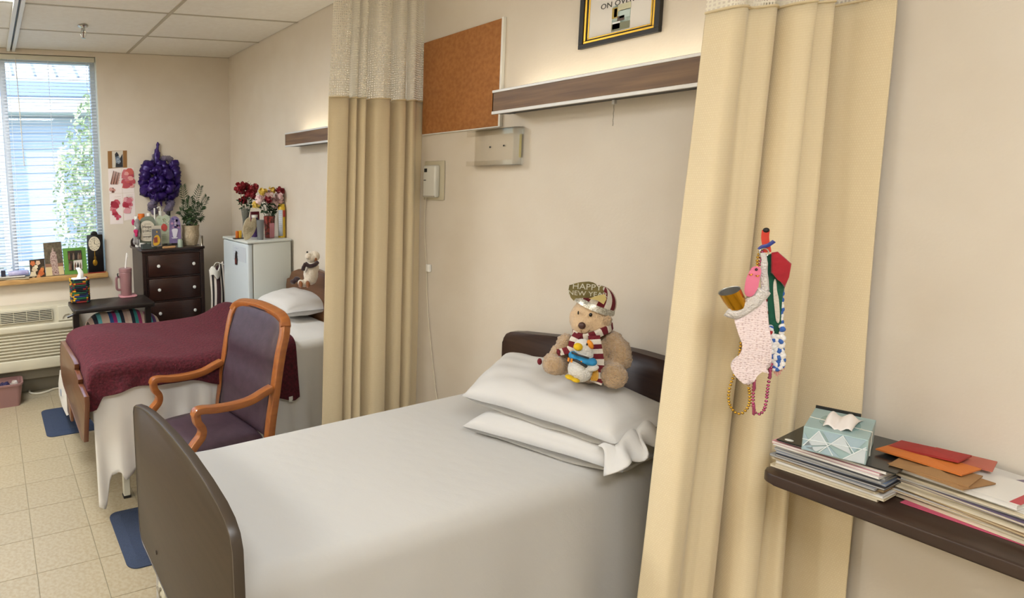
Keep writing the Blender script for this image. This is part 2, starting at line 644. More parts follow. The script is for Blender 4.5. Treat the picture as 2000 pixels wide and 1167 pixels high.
# mini blinds: every slat a part
m_slat = mat('blind slat', '#e9eef2', .45)
m_head = mat('blind headrail', '#c9c6b4', .45)
for x0, x1, lab in ((.162, XW-.012, 'open white mini blind on the window pane beside the wall prints'), (-1.72, .150, 'white mini blind on the leftmost window, cut by the picture edge')):
    t = thing('window_blind', lab, 'blind', ((x0+x1)/2, D+.035, ZS+.03))
    bm = bmesh.new(); bx(bm, x0, x1, D+.012, D+.052, ZT-.042, ZT-.004, .003, 1); fin('head_rail', bm, m_head, t)
    bm = bmesh.new()
    w = x1-x0-.008
    M = Matrix.Rotation(math.radians(14), 4, 'X')
    vs = grid(bm, lambda a, b: M @ V(((a-.5)*w, (b-.5)*.025, .0022*(1-(2*b-1)**2))), 1, 4)
    s0 = fin('slat', bm, m_slat, t, solid=.0006)
    n = 65
    zt, zb = ZT-.055, ZS+.055
    for k in range(n+1):
        loc = ((x0+x1)/2, D+.032, zt+(zb-zt)*k/n)
        if k == 0:
            s0.location = loc
        else:
            dupe(s0, loc, t)
    bm = bmesh.new(); bx(bm, x0+.004, x1-.004, D+.02, D+.044, ZS+.034, ZS+.046, .002, 1); fin('bottom_rail', bm, m_slat, t)
    for fx in (.08, .5, .92):
        for yy in (D+.021, D+.044):
            bm = bmesh.new(); tube(bm, [(x0+w*fx, yy, zt+.02), (x0+w*fx, yy, ZS+.04)], .0012, 5); fin('ladder_cord', bm, m_slat, t)
    bm = bmesh.new(); tube(bm, smooth_path([(x0+.115, D+.008, ZT-.03), (x0+.122, D+.006, 2.2), (x0+.128, D+.006, 1.85)], 3), .004, 6); fin('tilt_wand', bm, mat('wand', '#cdc9bd', .3), t)

# ================================================================== outside
m_roofw = mat('white metal roof', '#f2f2f0', .5)
m_seam = mat('roof seam', '#9aa6bf', .6)
m_fascia = mat('blue fascia', '#93a6d2', .6)
m_siding = mat('pale siding', '#b7c3d8', .6)
m_trimw = mat('white trim', '#f4f4f2', .5)
m_hglass = mat('far glass', '#8b9bb4', .1)
YH = 12.5
bm = bmesh.new(); bx(bm, -14, 14, D+.3, 24, -1.0, -.6)
struct(fin('ground_outside', bm, mat('lawn', '#8f9a72', .9, '#7c8a5c', 8), smooth=0))
h = thing('neighbouring_house', 'pale blue sided house with white seamed roof seen through the window blind', 'house', (0, YH, -.6))
bm = bmesh.new(); bx(bm, -8, 5.5, YH, YH+5, -.6, 3.35); fin('wall', bm, m_siding, h, smooth=0)
for k in range(24):
    bm = bmesh.new(); bx(bm, -8, 5.5, YH-.02, YH, -.5+k*.16, -.5+k*.16+.135, .004, 1); fin('siding_board', bm, m_siding, h, smooth=0)
bm = bmesh.new(); bx(bm, -8.4, 5.9, YH-.62, YH+.05, 3.05, 3.30); fin('soffit', bm, m_trimw, h, smooth=0)
bm = bmesh.new(); bx(bm, -8.4, 5.9, YH-.72, YH-.60, 3.32, 3.62, .02, 1); fin('fascia', bm, m_fascia, h, smooth=0)
R0, R1 = V((0, YH-.70, 3.63)), V((0, YH+3.6, 5.9))
rd = (R1-R0).normalized(); rn = V((1, 0, 0)).cross(rd)
bm = bmesh.new(); plate(bm, [(-8.4, 0), (5.9, 0), (5.9, 4.8), (-8.4, 4.8)], R0, (1, 0, 0), rd, .06); fin('roof', bm, m_roofw, h, smooth=0)
for k in range(36):
    x = -8.2+k*.4
    bm = bmesh.new(); tube(bm, [R0+V((x, 0, 0))+rn*.075, R1+V((x-.0, 0, 0))+rn*.075], .028, 5); fin('roof_seam', bm, m_seam, h)
for x0 in (-3.6, -.9, 1.5, 3.2):
    wdw = None
    bm = bmesh.new(); bx(bm, x0-.1, x0+1.0, YH-.07, YH-.01, .55, 2.35, .01, 1); wdw = fin('window', bm, m_trimw, h, smooth=0)
    for zz in (.65, 1.5):
        bm = bmesh.new(); bx(bm, x0, x0+.9, YH-.085, YH-.06, zz, zz+.75); fin('pane', bm, m_hglass, wdw, smooth=0)
for x in (-2.2, .25, 4.4):
    bm = bmesh.new(); bx(bm, x, x+.2, YH-.75, YH-.55, -.6, 3.3, .01, 1); fin('porch_post', bm, m_trimw, h, smooth=0)
# porch railing
r = thing('porch_railing', 'white wooden porch railing with upright balusters outside the window', 'railing', (0, 8.6, -.6))
bm = bmesh.new(); bx(bm, -5, 3.2, 8.56, 8.66, .55, .61, .01, 1); fin('top_rail', bm, m_trimw, r)
bm = bmesh.new(); bx(bm, -5, 3.2, 8.58, 8.64, -.28, -.22, .01, 1); fin('bottom_rail', bm, m_trimw, r)
bm = bmesh.new(); bx(bm, -.045, .045, -.02, .02, -.25, .57); b0 = fin('baluster', bm, m_trimw, r, smooth=0)
for k in range(44):
    loc = (-4.9+k*.185, 8.61, 0)
    if k == 0:
        b0.location = loc
    else:
        dupe(b0, loc, r)
# small tree and hedge
m_leafp = mat('bright leaf', '#a9bd86', .6, '#d6dfb4', 3)
m_leafd = mat('hedge leaf', '#4f7049', .6, '#86a06c', 4)
m_bark = mat('bark', '#6d5a45', .9)


def foliage(name, n, fn, size, m, parent, seed=1):
    rnd = random.Random(seed)
    bm = bmesh.new()
    for _ in range(n):
        c = V(fn(rnd))
        a = V((rnd.uniform(-1, 1), rnd.uniform(-1, 1), rnd.uniform(-.6, 1))).normalized()
        b = a.orthogonal().normalized()
        b.rotate(Matrix.Rotation(rnd.uniform(0, 6.28), 3, a))
        s = size*rnd.uniform(.6, 1.3)
        k = a.cross(b)
        q = [c-b*s, c+k*s*.45+a*s*.1, c+b*s, c-k*s*.45+a*s*.1]
        bm.faces.new([bm.verts.new(x) for x in q])
    ob = fin(name, bm, m, parent, smooth=0, recalc=False)
    ob['kind'] = 'stuff'
    return ob


tr_ = thing('young_tree', 'young leafy tree with pale sunlit leaves beyond the blind', 'tree', (1.64, 7.95, -.6))
bm = bmesh.new(); tube(bm, smooth_path([(1.64, 7.95, -.62), (1.61, 7.95, .6), (1.69, 7.97, 1.8), (1.59, 7.95, 2.9)], 4), [.05]*4+[.04]*4+[.03]*4+[.015], 8); fin('trunk', bm, m_bark, tr_)


def crown(r):
    while True:
        p = V((r.uniform(-1, 1), r.uniform(-1, 1), r.uniform(-1, 1)))
        if p.length < 1 and p.length > .45:
            break
    z = 1.6+p.z*1.45
    w = .78-.20*p.z
    return (1.62+p.x*w*1.05, 7.95+p.y*.58, z)


foliage('leaves', 3800, crown, .05, m_leafp, tr_, 3)
hd = thing('clipped_hedge', 'dark green hedge below the porch railing outside the window', 'hedge', (0, 6.9, -.6))
bm = bmesh.new(); bx(bm, -4, 2.6, 6.7, 7.2, -.62, .42, .1, 3); fin('core', bm, mat('hedge core', '#2c3d29', .9), hd)
foliage('leaves', 5200, lambda r: (r.uniform(-4, 2.6), 6.66+r.uniform(0, .5), r.uniform(-.6, .50)), .045, m_leafd, hd, 5)

# ================================================================== wall unit under the window
m_ptac = mat('air conditioner plastic', '#c6bfa8', .5)
YP = D-.20
xR = un(140, 600, 'y', YP).x+.06
xLp = xR-1.12
zt, zb = .742, .250
t = thing('air_conditioner', 'cream wall air conditioner with louvred front under the window', 'air conditioner', (xR-.56, YP+.1, zb))
bm = bmesh.new(); bx(bm, xLp, xR, YP+.035, D-.002, zb, zt, .012, 2); fin('cabinet', bm, m_ptac, t)
bm = bmesh.new(); bx(bm, xLp, xR, YP+.02, YP+.06, zb-.02, zb+.075, .012, 3); fin('bottom_lip', bm, m_ptac, t)
bm = bmesh.new(); bx(bm, xLp, xR, YP+.008, YP+.05, .545, .600, .012, 3); fin('front_ledge', bm, m_ptac, t)
for k in range(8):
    z = .345+k*.0255
    bm = bmesh.new()
    prof = [(0, 0), (-.022, .004), (-.024, .010), (0, .020)]
    plate(bm, [(a, b) for a, b in prof], (xLp+.01, YP+.04, z-.01), (0, 1, 0), (0, 0, 1), xR-xLp-.02)
    fin('louvre', bm, m_ptac, t, smooth=0)
# discharge grille and control lid on the sloped top face
gx0, gx1 = xLp+.12, un(95, 615, 'y', YP).x+.03
gz0, gz1 = .625, .715
bm = bmesh.new(); bx(bm, gx0, gx1, YP+.028, YP+.036, gz0, gz1); fin('grille_recess', bm, m_dark, t, smooth=0)
for k in range(7):
    z = gz0+.004+k*(gz1-gz0-.008)/6
    bm = bmesh.new(); bx(bm, gx0, gx1, YP+.018, YP+.030, z-.002, z+.003); fin('grille_bar', bm, m_ptac, t, smooth=0)
for k in range(9):
    x = gx0+k*(gx1-gx0)/8
    bm = bmesh.new(); bx(bm, x-.002, x+.002, YP+.016, YP+.030, gz0, gz1); fin('grille_upright', bm, m_ptac, t, smooth=0)
bm = bmesh.new(); bx(bm, gx1+.045, xR-.05, YP+.024, YP+.036, .607, .728, .003, 1); lid = fin('control_lid', bm, mat('lid', '#ccc6b1', .45), t)
bm = bmesh.new()
xx = gx1+.085
plate(bm, [(0, 0), (.006, .014), (.02, .026), (.05, .03), (.05, .036), (.016, .032), (.001, .018), (-.006, 0)], (xx, YP+.0235, .625), (1, 0, 0), (0, 0, 1), .004)
fin('finger_pull', bm, m_basebd, lid, smooth=0)
# grey skirt
bm = bmesh.new(); bx(bm, xLp, xR, D-.09, D-.013, .13, zb-.01, .004, 1); fin('skirt', bm, m_basebd, t)

# ================================================================== near bed
m_lam = mat('dark laminate', '#382b1d', .45, '#322618', 9, stretch=(1, .6, 6), bump=.03, bscale=60)
m_lamd = mat('headboard laminate', '#3b2820', .4, '#301f18', 10, stretch=(1, .5, 9), bump=.02, bscale=60)
m_edge = mat('edge band', '#3f352b', .35)
m_sheet = mat('white bedspread', '#c2bfb9', .8, sheen=.15, bump=.05, bscale=160)
m_linen = mat('white pillow linen', '#cdcac5', .75, sheen=.1, bump=.05, bscale=40)
m_cfr = mat('cream bed steel', '#cfcbb8', .45)
XF = .452
bed = thing('bed', 'near hospital bed with dark arched footboard and headboard', 'bed', (1.2, 1.56, 0), 'beds')
out = [(2.062, .862), (2.05, .884), (2.02, .902), (1.94, .924), (1.832, .946), (1.70, .964), (1.56, .976), (1.412, .981), (1.29, .975), (1.20, .964), (1.155, .950), (1.128, .930), (1.114, .900),
       (1.108, .80), (1.108, .44), (1.118, .41), (1.145, .395), (1.6, .385), (2.00, .375), (2.025, .385), (2.04, .405), (2.052, .55)]
bm = bmesh.new()
plate(bm, [(-y, z) for y, z in out], (XF+.024, 0, 0), (0, -1, 0), (0, 0, 1), .024, bev=.004)
fb = fin('footboard', bm, m_lam, bed, smooth=50)
# band on the rim
bm = bmesh.new()
ring = [V((XF+.012, y*1.0, z)) for y, z in out]
cen = V((XF+.012, 1.58, .66))
tube(bm, [p+(p-cen).normalized()*.001 for p in ring], 1, 8, closed=True, flat=(.0035, .0135), up0=(0, 0, 1))
fin('edge_band', bm, m_edge, fb)
for yy in (1.80, 1.36):
    bm = bmesh.new(); lathe(bm, [(0, 0), (.007, 0), (.007, .003), (0, .004)], n=12, M=Matrix.Translation((XF-.0005, yy, .465)) @ Matrix.Rotation(-PI/2, 4, 'Y')); fin('screw_cap', bm, m_edge, fb)
XH = 1.988
hb = [un(u, v, 'x', XH) for u, v in ((1000, 646), (1090, 657), (1240, 690), (1337, 712))]
out = [(1.835, .55), (1.835, 1.0), (1.832, 1.02), (1.82, 1.040), (1.80, 1.052), (1.76, 1.060), (hb[1].y, hb[1].z), (1.44, 1.099), (hb[2].y, hb[2].z+.006), (1.15, 1.100), (1.05, 1.085), (.99, 1.07), (.965, 1.045), (.962, 1.0), (.962, .55)]
bm = bmesh.new()
plate(bm, [(-y, z) for y, z in out], (XH+.05, 0, 0), (0, -1, 0), (0, 0, 1), .05, bev=.006)
fin('headboard', bm, m_lamd, bed, smooth=50)
bm = bmesh.new(); bx(bm, XF+.03, XH-.01, 1.27, 1.88, .40, .68, .05, 4); fin('mattress', bm, mat('mattress ticking', '#dfddd6', .8), bed)
bm = bmesh.new()
for y in (1.32, 1.82):
    bx(bm, XF+.04, XH-.01, y-.02, y+.02, .32, .38, .004, 1)
for x in (.60, 1.2, 1.8):
    bx(bm, x-.02, x+.02, 1.32, 1.82, .33, .37, .004, 1)
fin('frame_rails', bm, m_cfr, bed)
for x in (.62, 1.84):
    for y in (1.30, 1.84):
        bm = bmesh.new(); bx(bm, x-.02, x+.02, y-.02, y+.02, .11, .33, .004, 1); lg = fin('leg', bm, m_cfr, bed)
        bm = bmesh.new(); lathe(bm, [(.012, -.013), (.05, -.016), (.055, -.008), (.055, .008), (.05, .016), (.012, .013)], n=20, M=Matrix.Translation((x, y, .056)) @ Matrix.Rotation(PI/2, 4, 'X')); fin('caster', bm, m_basebd, lg)

# bedspread over the near bed
NX = 1.46


def spread(s, tt):
    x = XF+.034+s*NX
    top = .748+.055*max(0, s-.15)
    yf, yn = 1.930-.03*s, 1.205-.035*s
    R = .055
    drop = .53 if True else 0
    wid = yf-yn
    arc = R*PI/2
    tot = drop*2+arc*2+(wid-2*R)
    d = tt*tot
    fl = .02*nz((x*5, 0, 0), 1, 3)+.012*math.sin(x*21)
    if d < drop:
        k = 1-d/drop
        y, z = yf+.03*k+fl*k, top-R-drop*k
    elif d < drop+arc:
        a = (d-drop)/R
        y, z = yf-R+R*math.cos(a), top-R+R*math.sin(a)
    elif d < drop+arc+wid-2*R:
        q = d-drop-arc
        y, z = yf-R-q, top
        z += .006*nz((x*3, y*3, 0), 1, 9)+.004*math.sin(PI*q/(wid-2*R))
    elif d < drop+2*arc+wid-2*R:
        a = (d-drop-arc-(wid-2*R))/R
        y, z = yn+R-R*math.sin(a), top-R+R*math.cos(a)
    else:
        k = (d-drop-2*arc-(wid-2*R))/drop
        y, z = yn-.05*k-fl*k*1.2, top-R-drop*k
    return V((x, y, z))


bm = bmesh.new()
grid(bm, spread, 90, 120)
# foot end hanging behind the footboard
grid(bm, lambda a, b: V((XF+.036+.01*b, 1.955-.74*a, .72-.57*b)), 20, 12)
bs = tag(fin('bedspread', bm, weave(m_sheet, 24, .15, .002), smooth=180, solid=.004), 'plain white woven bedspread on the near bed', 'bedspread')

# pillows from four corners and a thickness


def pillow(name, cor, h, m, parent=None, wr=.006, seed=1, nu=44, nv=36, ears=.05, sag=0, label=None, low=.55):
    A, B, Cc, Dd = [V(c) for c in cor]       # front-left, front-right, back-right, back-left

    def pt(a, b, top):
        u, v = 2*a-1, 2*b-1
        e = ears
        uu = u*(1-e*(1-v*v)*abs(u)**3)
        vv = v*(1-e*(1-u*u)*abs(v)**3)
        a2, b2 = (uu+1)/2, (vv+1)/2
        p = (A*(1-a2)+B*a2)*(1-b2)+(Dd*(1-a2)+Cc*a2)*b2
        k = (max(0, 1-abs(u)**3.4)*max(0, 1-abs(v)**3.0))**.42
        w = wr*(nz((p.x*7, p.y*7, top), 1, seed)+.7*nz((p.x*16, p.y*9, top), 1, seed+4))
        edge = max(0, 1-k)
        w += wr*.9*edge*math.sin(9*u+3*v+seed)*k
        z = h*k*(1 if top else -low)+w*(.4+k)
        return p+V((0, 0, z-sag*(1-b)*k*.3))
    bm = bmesh.new()
    grid(bm, lambda a, b: pt(a, b, 1), nu, nv)
    grid(bm, lambda a, b: pt(a, b, 0) if (0 < a < 1 and 0 < b < 1) else pt(a, b, 1), nu, nv)
    return fin(name, bm, m, parent, smooth=180, rem=.0008, label=label)


lowp = tag(pillow('pillow', [un(903, 832, 'z', .812), un(1215, 922, 'z', .822), (1.945, 1.150, .825), (1.950, 1.62, .84)], .070, m_linen, seed=4),
           'flatter lower white pillow on the near bed under the bear pillow', 'pillow', 'pillows on the near bed')
P1, P4 = un(902, 772, 'z', .912), un(1200, 868, 'z', .900)
tp = thing('pillow', 'plump upper white pillow under the plush bear', 'pillow', (1.77, 1.45, .9), 'pillows on the near bed')
pillow('cushion', [P1, P4, (1.965, 1.12, .94), (1.968, 1.79, .950)], .088, m_linen, tp, seed=9, wr=.010, low=.5)
# open end of the pillow case hanging over the near edge


def flap(a, b):
    # a along the pillow end from front to back, b from the pillow outward and down
    base = P4.lerp(V((1.965, 1.13, .94)), a)+V((-.02*(1-a), .03, .03*math.sin(PI*a)))
    outw = V((.02-.05*(1-a), -.060-.012*math.sin(7*a), 0))
    p = base+outw*b+V((0, 0, -.030*b*b-.02*b-.015*(1-a)))
    p += V((.010*math.sin(19*a+4*b), .012*math.sin(27*a+2)*(.4+b), .012*math.sin(23*a+5*b)*(.3+b)))
    return p


bm = bmesh.new(); grid(bm, flap, 40, 14); fin('case_end', bm, m_linen, tp, smooth=180, solid=.004)

# crank boss showing below the near footboard
q = un(326, 1152, 'x', XF+.03)
bm = bmesh.new(); lathe(bm, [(0, .012), (.012, .012), (.016, .008), (.030, .008), (.034, .004), (.034, -.006), (0, -.006)], n=24, M=Matrix.Translation((XF+.016, q.y, q.z)) @ Matrix.Rotation(-PI/2, 4, 'Y')); cb0 = fin('crank_boss', bm, m_cfr, bed)
bm = bmesh.new()
for k in range(3):
    a = 2*PI*k/3
    tube(bm, [(XF+.003, q.y, q.z), (XF+.003, q.y+.028*math.cos(a), q.z+.028*math.sin(a))], .004, 6)
fin('crank_spokes', bm, m_basebd, cb0)

# ================================================================== curtains
m_curt = mat('tan curtain cloth', '#cdb588', .8, '#c5ab7c', 9, sheen=.2)
m_hem = mat('curtain hem', '#d6c39c', .8)


def curtain_cloth(m, rep_u, rep_v):
    """basket-weave check relief from the cloth's own UV"""
    nt = m.node_tree
    N, L = nt.nodes.new, nt.links.new
    b = nt.nodes['Principled BSDF']
    tc = N('ShaderNodeTexCoord'); mp = N('ShaderNodeMapping'); mp.inputs['Scale'].default_value = (rep_u, rep_v, 1)
    L(tc.outputs['UV'], mp.inputs['Vector'])
    ck = N('ShaderNodeTexBrick')
    ck.inputs['Scale'].default_value = 1
    ck.inputs['Mortar Size'].default_value = .14
    ck.inputs['Mortar Smooth'].default_value = .6
    ck.inputs['Brick Width'].default_value = 1
    ck.inputs['Row Height'].default_value = 1
    ck.inputs['Color1'].default_value = (*lin('#e0cfab'), 1)
    ck.inputs['Color2'].default_value = (*lin('#ddcba6'), 1)
    ck.inputs['Mortar'].default_value = (*lin('#d8c59e'), 1)
    L(mp.outputs['Vector'], ck.inputs['Vector'])
    L(ck.outputs['Color'], b.inputs['Base Color'])
    b.inputs['Subsurface Weight'].default_value = 0
    return m


curtain_cloth(m_curt, 260, 330)
# open mesh heading: a net with real holes
m_mesh = bpy.data.materials.new('curtain mesh net')
m_mesh.use_nodes = True
nt = m_mesh.node_tree
N, L = nt.nodes.new, nt.links.new
b = nt.nodes['Principled BSDF']
b.inputs['Base Color'].default_value = (*lin('#e4dcc8'), 1)
b.inputs['Roughness'].default_value = .8
tc = N('ShaderNodeTexCoord'); mp = N('ShaderNodeMapping'); mp.inputs['Scale'].default_value = (120, 60, 1)
L(tc.outputs['UV'], mp.inputs['Vector'])
vo = N('ShaderNodeTexVoronoi'); vo.feature = 'DISTANCE_TO_EDGE'; vo.voronoi_dimensions = '2D'; vo.inputs['Scale'].default_value = 1; vo.inputs['Randomness'].default_value = .3
L(mp.outputs['Vector'], vo.inputs['Vector'])
gt = N('ShaderNodeMath'); gt.operation = 'LESS_THAN'; gt.inputs[1].default_value = .23
L(vo.outputs['Distance'], gt.inputs[0])
L(gt.outputs[0], b.inputs['Alpha'])


def sheet(plan_top, plan_bot, z0, z1, n_across, n_up, name, m, parent, fold=0, solid=.003, power=1.0, bulge=0):
    A = smooth_path([(x, y, 0) for x, y in plan_top], 10)
    B = smooth_path([(x, y, 0) for x, y in plan_bot], 10)
    k = len(A)-1

    def fn(s, tt):
        i = min(int(s*k), k-1); f = s*k-i
        a = A[i].lerp(A[i+1], f); b_ = B[i].lerp(B[i+1], f)
        q = tt**power
        p = b_.lerp(a, q)
        p.z = z0+(z1-z0)*tt
        p.x += .003*nz((s*30, tt*4, 0), 1, 2)
        p.y += .004*nz((s*30, tt*4, 0), 1, 8)
        return p
    bm = bmesh.new()
    grid(bm, fn, n_across, n_up)
    return fin(name, bm, m, parent, smooth=180, solid=solid)


# --- curtain between the beds, hung from the track at y = 2.45
cur1 = thing('privacy_curtain', 'tan privacy curtain with white mesh heading hanging between the two beds', 'curtain', (1.77, 2.45, .15), 'privacy curtains')
folds1 = [(1.475, 2.39), (1.53, 2.375), (1.585, 2.385), (1.605, 2.47), (1.615, 2.40), (1.635, 2.385), (1.650, 2.47), (1.662, 2.395), (1.685, 2.38), (1.705, 2.45), (1.72, 2.46),
          (1.745, 2.385), (1.79, 2.37), (1.832, 2.385), (1.845, 2.475), (1.875, 2.48), (1.895, 2.405), (1.935, 2.40), (1.962, 2.48), (1.975, 2.41), (2.0, 2.405), (2.035, 2.44), (2.079, 2.450)]
top1 = [(1.54+(x-1.475)*.87, 2.43+(y-2.43)*.55) for x, y in folds1]
mid1 = [(1.497+(x-1.475)*.945, 2.43+(y-2.43)*.8) for x, y in folds1]
bot1 = [(1.445+(x-1.475)*1.03, 2.43+(y-2.43)*1.05) for x, y in folds1]
sheet(mid1, bot1, .15, 2.065, 240, 20, 'cloth', m_curt, cur1, power=1)
sheet(top1, mid1, 2.060, ZC-.045, 240, 14, 'mesh_heading', m_mesh, cur1, solid=0)
bm = bmesh.new()
pth = smooth_path([(x, y-.003, 2.066+.003*math.sin(9*x)) for x, y in mid1], 6)
tube(bm, pth, .004, 5); fin('seam_tape', bm, m_hem, cur1)
for k in range(9):
    x = 1.56+k*.058
    bm = bmesh.new(); tube(bm, smooth_path([(x, 2.45, ZC-.05), (x+.006, 2.45, ZC-.04), (x, 2.45, ZC-.028)], 3), .0025, 5); fin('hook', bm, m_white, cur1)

# --- curtain beside the near bed, gathered against the wall
cur2 = thing('privacy_curtain', 'tan privacy curtain gathered at the near bed with stockings pinned to it', 'curtain', (1.85, .93, .1), 'privacy curtains')
# plan seen from above: front folds, deep fold, broad fold, then the flat panel along the wall
bot2 = [(1.655, 1.045), (1.655, .985), (1.690, .965), (1.735, .978), (1.762, .968), (1.790, .945), (1.835, .952), (1.860, .985), (1.880, .985), (1.842, .915), (1.835, .880), (1.862, .862), (1.890, .880), (1.905, .862), (1.915, .835), (1.940, .845), (1.968, .900), (1.995, .935), (2.018, .905), (2.030, .86), (2.034, .80), (2.036, .745)]
top2 = [(1.765, 1.04), (1.765, .985), (1.790, .968), (1.825, .975), (1.842, .962), (1.862, .945), (1.890, .955), (1.897, .985), (1.906, .985), (1.895, .925), (1.902, .903), (1.920, .892), (1.935, .905), (1.950, .893), (1.962, .880), (1.978, .890), (1.992, .93), (2.008, .95), (2.022, .93), (2.031, .89), (2.035, .85), (2.038, .80)]
zt2 = 2.10
sheet(top2, bot2, .10, zt2, 260, 40, 'cloth', m_curt, cur2, power=.9)
sheet([(x, .94+(y-.94)*.8) for x, y in top2], top2, zt2-.004, ZC-.045, 200, 10, 'mesh_heading', m_mesh, cur2, solid=0)
bm = bmesh.new(); tube(bm, smooth_path([(x-.002, y-.002, zt2+.001) for x, y in top2], 6), .004, 5); fin('seam_tape', bm, m_hem, cur2)
# seam lines down the front folds
for fi in (3.0,):
    pass

# ================================================================== wall fittings of the near bed
m_cork = mat('cork', '#a8703c', .85, '#986232', 60, bump=.12, bscale=200)
m_walnut = mat('walnut laminate', '#80603d', .42, '#563b21', 3.2, kind='noise', stretch=(2, 1.0, 22), detail=8, contrast=(.3, .7), bump=.03, bscale=40)
cb = thing('cork_board', 'plain brown cork board on the wall above the file holder', 'board', (W-.01, 2.19, 1.9))
y0, y1, z0, z1 = 1.962, 2.428, 1.902, 2.339
bm = bmesh.new(); bx(bm, W-.014, W-.001, y0, y1, z0, z1); fin('cork_panel', bm, m_cork, cb, smooth=0)
bm = bmesh.new(); bx(bm, W-.015, W-.001, y0-.010, y0-.0005, z0-.004, z1+.004); fin('edge_trim', bm, m_white, cb, smooth=0)
bm = bmesh.new(); bx(bm, W-.013, W-.001, y0-.0005, y1, z0-.005, z0-.0005); fin('edge_trim', bm, m_white, cb, smooth=0)

m_tube = mat('lamp tube', '#fff0d4', .5, emit=1.5)


def overbed(label, ya, yb, z0, z1, energy):
    t = thing('overbed_lamp', label, 'lamp', (W-.06, (ya+yb)/2, z0), 'overbed wall lamps')
    xf = W-.12
    bm = bmesh.new(); bx(bm, xf, xf+.006, ya, yb, z0+.012, z1-.010); fin('front_panel', bm, m_walnut, t, smooth=0)
    bm = bmesh.new(); bx(bm, xf-.003, xf+.012, ya-.001, yb+.001, z1-.010, z1, .001, 1); fin('top_trim', bm, m_alu, t)
    bm = bmesh.new(); bx(bm, xf-.003, xf+.012, ya-.001, yb+.001, z0, z0+.012, .001, 1); fin('bottom_trim', bm, m_alu, t)
    for y in (ya, yb-.004):
        bm = bmesh.new(); bx(bm, xf, W-.001, y, y+.004, z0+.004, z1-.006); fin('end_cap', bm, m_dark, t, smooth=0)
    bm = bmesh.new(); bx(bm, W-.012, W-.001, ya+.01, yb-.01, z0+.01, z1-.01); fin('back_plate', bm, m_white, t, smooth=0)
    bm = bmesh.new(); bx(bm, xf+.012, W-.012, ya+.01, yb-.01, z0+.018, z0+.024); fin('reflector', bm, m_white, t, smooth=0)
    bm = bmesh.new(); bx(bm, xf+.004, W-.03, ya+.004, yb-.004, z0+.002, z0+.010); fin('lower_louvre', bm, m_dark, t, smooth=0)
    bm = bmesh.new(); tube(bm, [(xf+.055, ya+.02, z0+.045), (xf+.055, yb-.02, z0+.045)], .013, 10); fin('tube', bm, m_tube, t)
    ld = bpy.data.lights.new('uplight', 'AREA'); ld.shape = 'RECTANGLE'; ld.size = .05; ld.size_y = yb-ya-.06; ld.energy = energy; ld.color = (1, .9, .72)
    lo = bpy.data.objects.new('uplight', ld); C.objects.link(lo)
    lo.parent = t; lo.matrix_parent_inverse = wm(t).inverted()
    lo.location = (xf+.055, (ya+yb)/2, z0+.062); lo.rotation_euler = (PI, 0, 0)
    return t


lp = overbed('long wood grain overbed lamp on the wall above the near bed', 1.02, 1.893, 1.940, 2.035, .9)
yc = un(1200, 195, 'x', W-.06).y
bm = bmesh.new(); bx(bm, W-.066, W-.054, yc-.005, yc+.005, 1.926, 1.941, .001, 1); sw = fin('pull_switch', bm, m_alu, lp)
bm = bmesh.new()
for k in range(20):
    sph(bm, (W-.06, yc+.0006*math.sin(k), 1.924-k*.0036), .0016, n=4)
fin('pull_chain', bm, m_chrome, sw)
# two unseen lamps added on the side wall to wash the ceiling with light
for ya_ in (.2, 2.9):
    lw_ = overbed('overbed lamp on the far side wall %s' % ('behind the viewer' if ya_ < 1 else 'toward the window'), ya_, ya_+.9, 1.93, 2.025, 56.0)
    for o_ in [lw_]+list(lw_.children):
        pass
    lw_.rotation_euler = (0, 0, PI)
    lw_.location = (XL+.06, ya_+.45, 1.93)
overbed('short wood grain overbed lamp beside the far curtain', 2.75, 3.668, 1.910, 2.005, 1.1)

# framed notice above the lamp
fy0, fy1, fz0, fz1 = 1.338, 1.613, 2.141, 2.50
fr = thing('framed_notice', 'framed white notice with small photo above the overbed lamp', 'frame', (W-.01, (fy0+fy1)/2, fz0))
m_blackwood = mat('black gilt moulding', '#15120e', .5)
m_gold = mat('gold leaf', '#b38a2c', .32, metal=.8)
for w0, w1, d, m, nm in ((0, .016, .018, m_blackwood, 'outer_moulding'), (.016, .024, .014, m_gold, 'gilt_strip'), (.024, .028, .011, m_blackwood, 'dark_line'), (.028, .033, .010, m_gold, 'inner_gilt')):
    for q in ((fy0+w0, fy1-w0, fz0+w0, fz0+w1), (fy0+w0, fy1-w0, fz1-w1, fz1-w0), (fy0+w0, fy0+w1, fz0+w1, fz1-w1), (fy1-w1, fy1-w0, fz0+w1, fz1-w1)):
        bm = bmesh.new(); bx(bm, W-d, W-.001, *q, .001, 1); fin(nm, bm, m, fr)
bm = bmesh.new(); bx(bm, W-.008, W-.002, fy0+.033, fy1-.033, fz0+.033, fz1-.033); fin('paper', bm, mat('notice paper', '#dcd7cf', .6), fr, smooth=0)
pc = un(1213, 33, 'x', W-.008)
bm = bmesh.new(); bx(bm, W-.0085, W-.0075, pc.y-.031, pc.y+.031, pc.z-.042, pc.z+.042); ph = fin('photo', bm, mat('print of a room', '#6d7f74', .5, '#aebdb5', 30, contrast=(.4, .6)), fr, smooth=0)
for (a0, a1, b0, b1, c) in ((-.031, .031, -.042, -.018, '#76785f'), (-.028, -.002, -.036, -.012, '#dfe2de'), (-.012, .012, -.012, .004, '#4c3b30'), (-.005, .03, -.004, .022, '#b8c9c4'), (-.031, -.012, .0, .036, '#a58d3c'), (-.024, -.014, .004, .032, '#e8ebe6'), (-.012, .031, .02, .042, '#c3c0a0')):
    bm = bmesh.new(); bx(bm, W-.0092, W-.0086, pc.y-a1, pc.y-a0, pc.z+b0, pc.z+b1); fin('print_patch', bm, mat('print '+c, c, .5), ph, smooth=0)
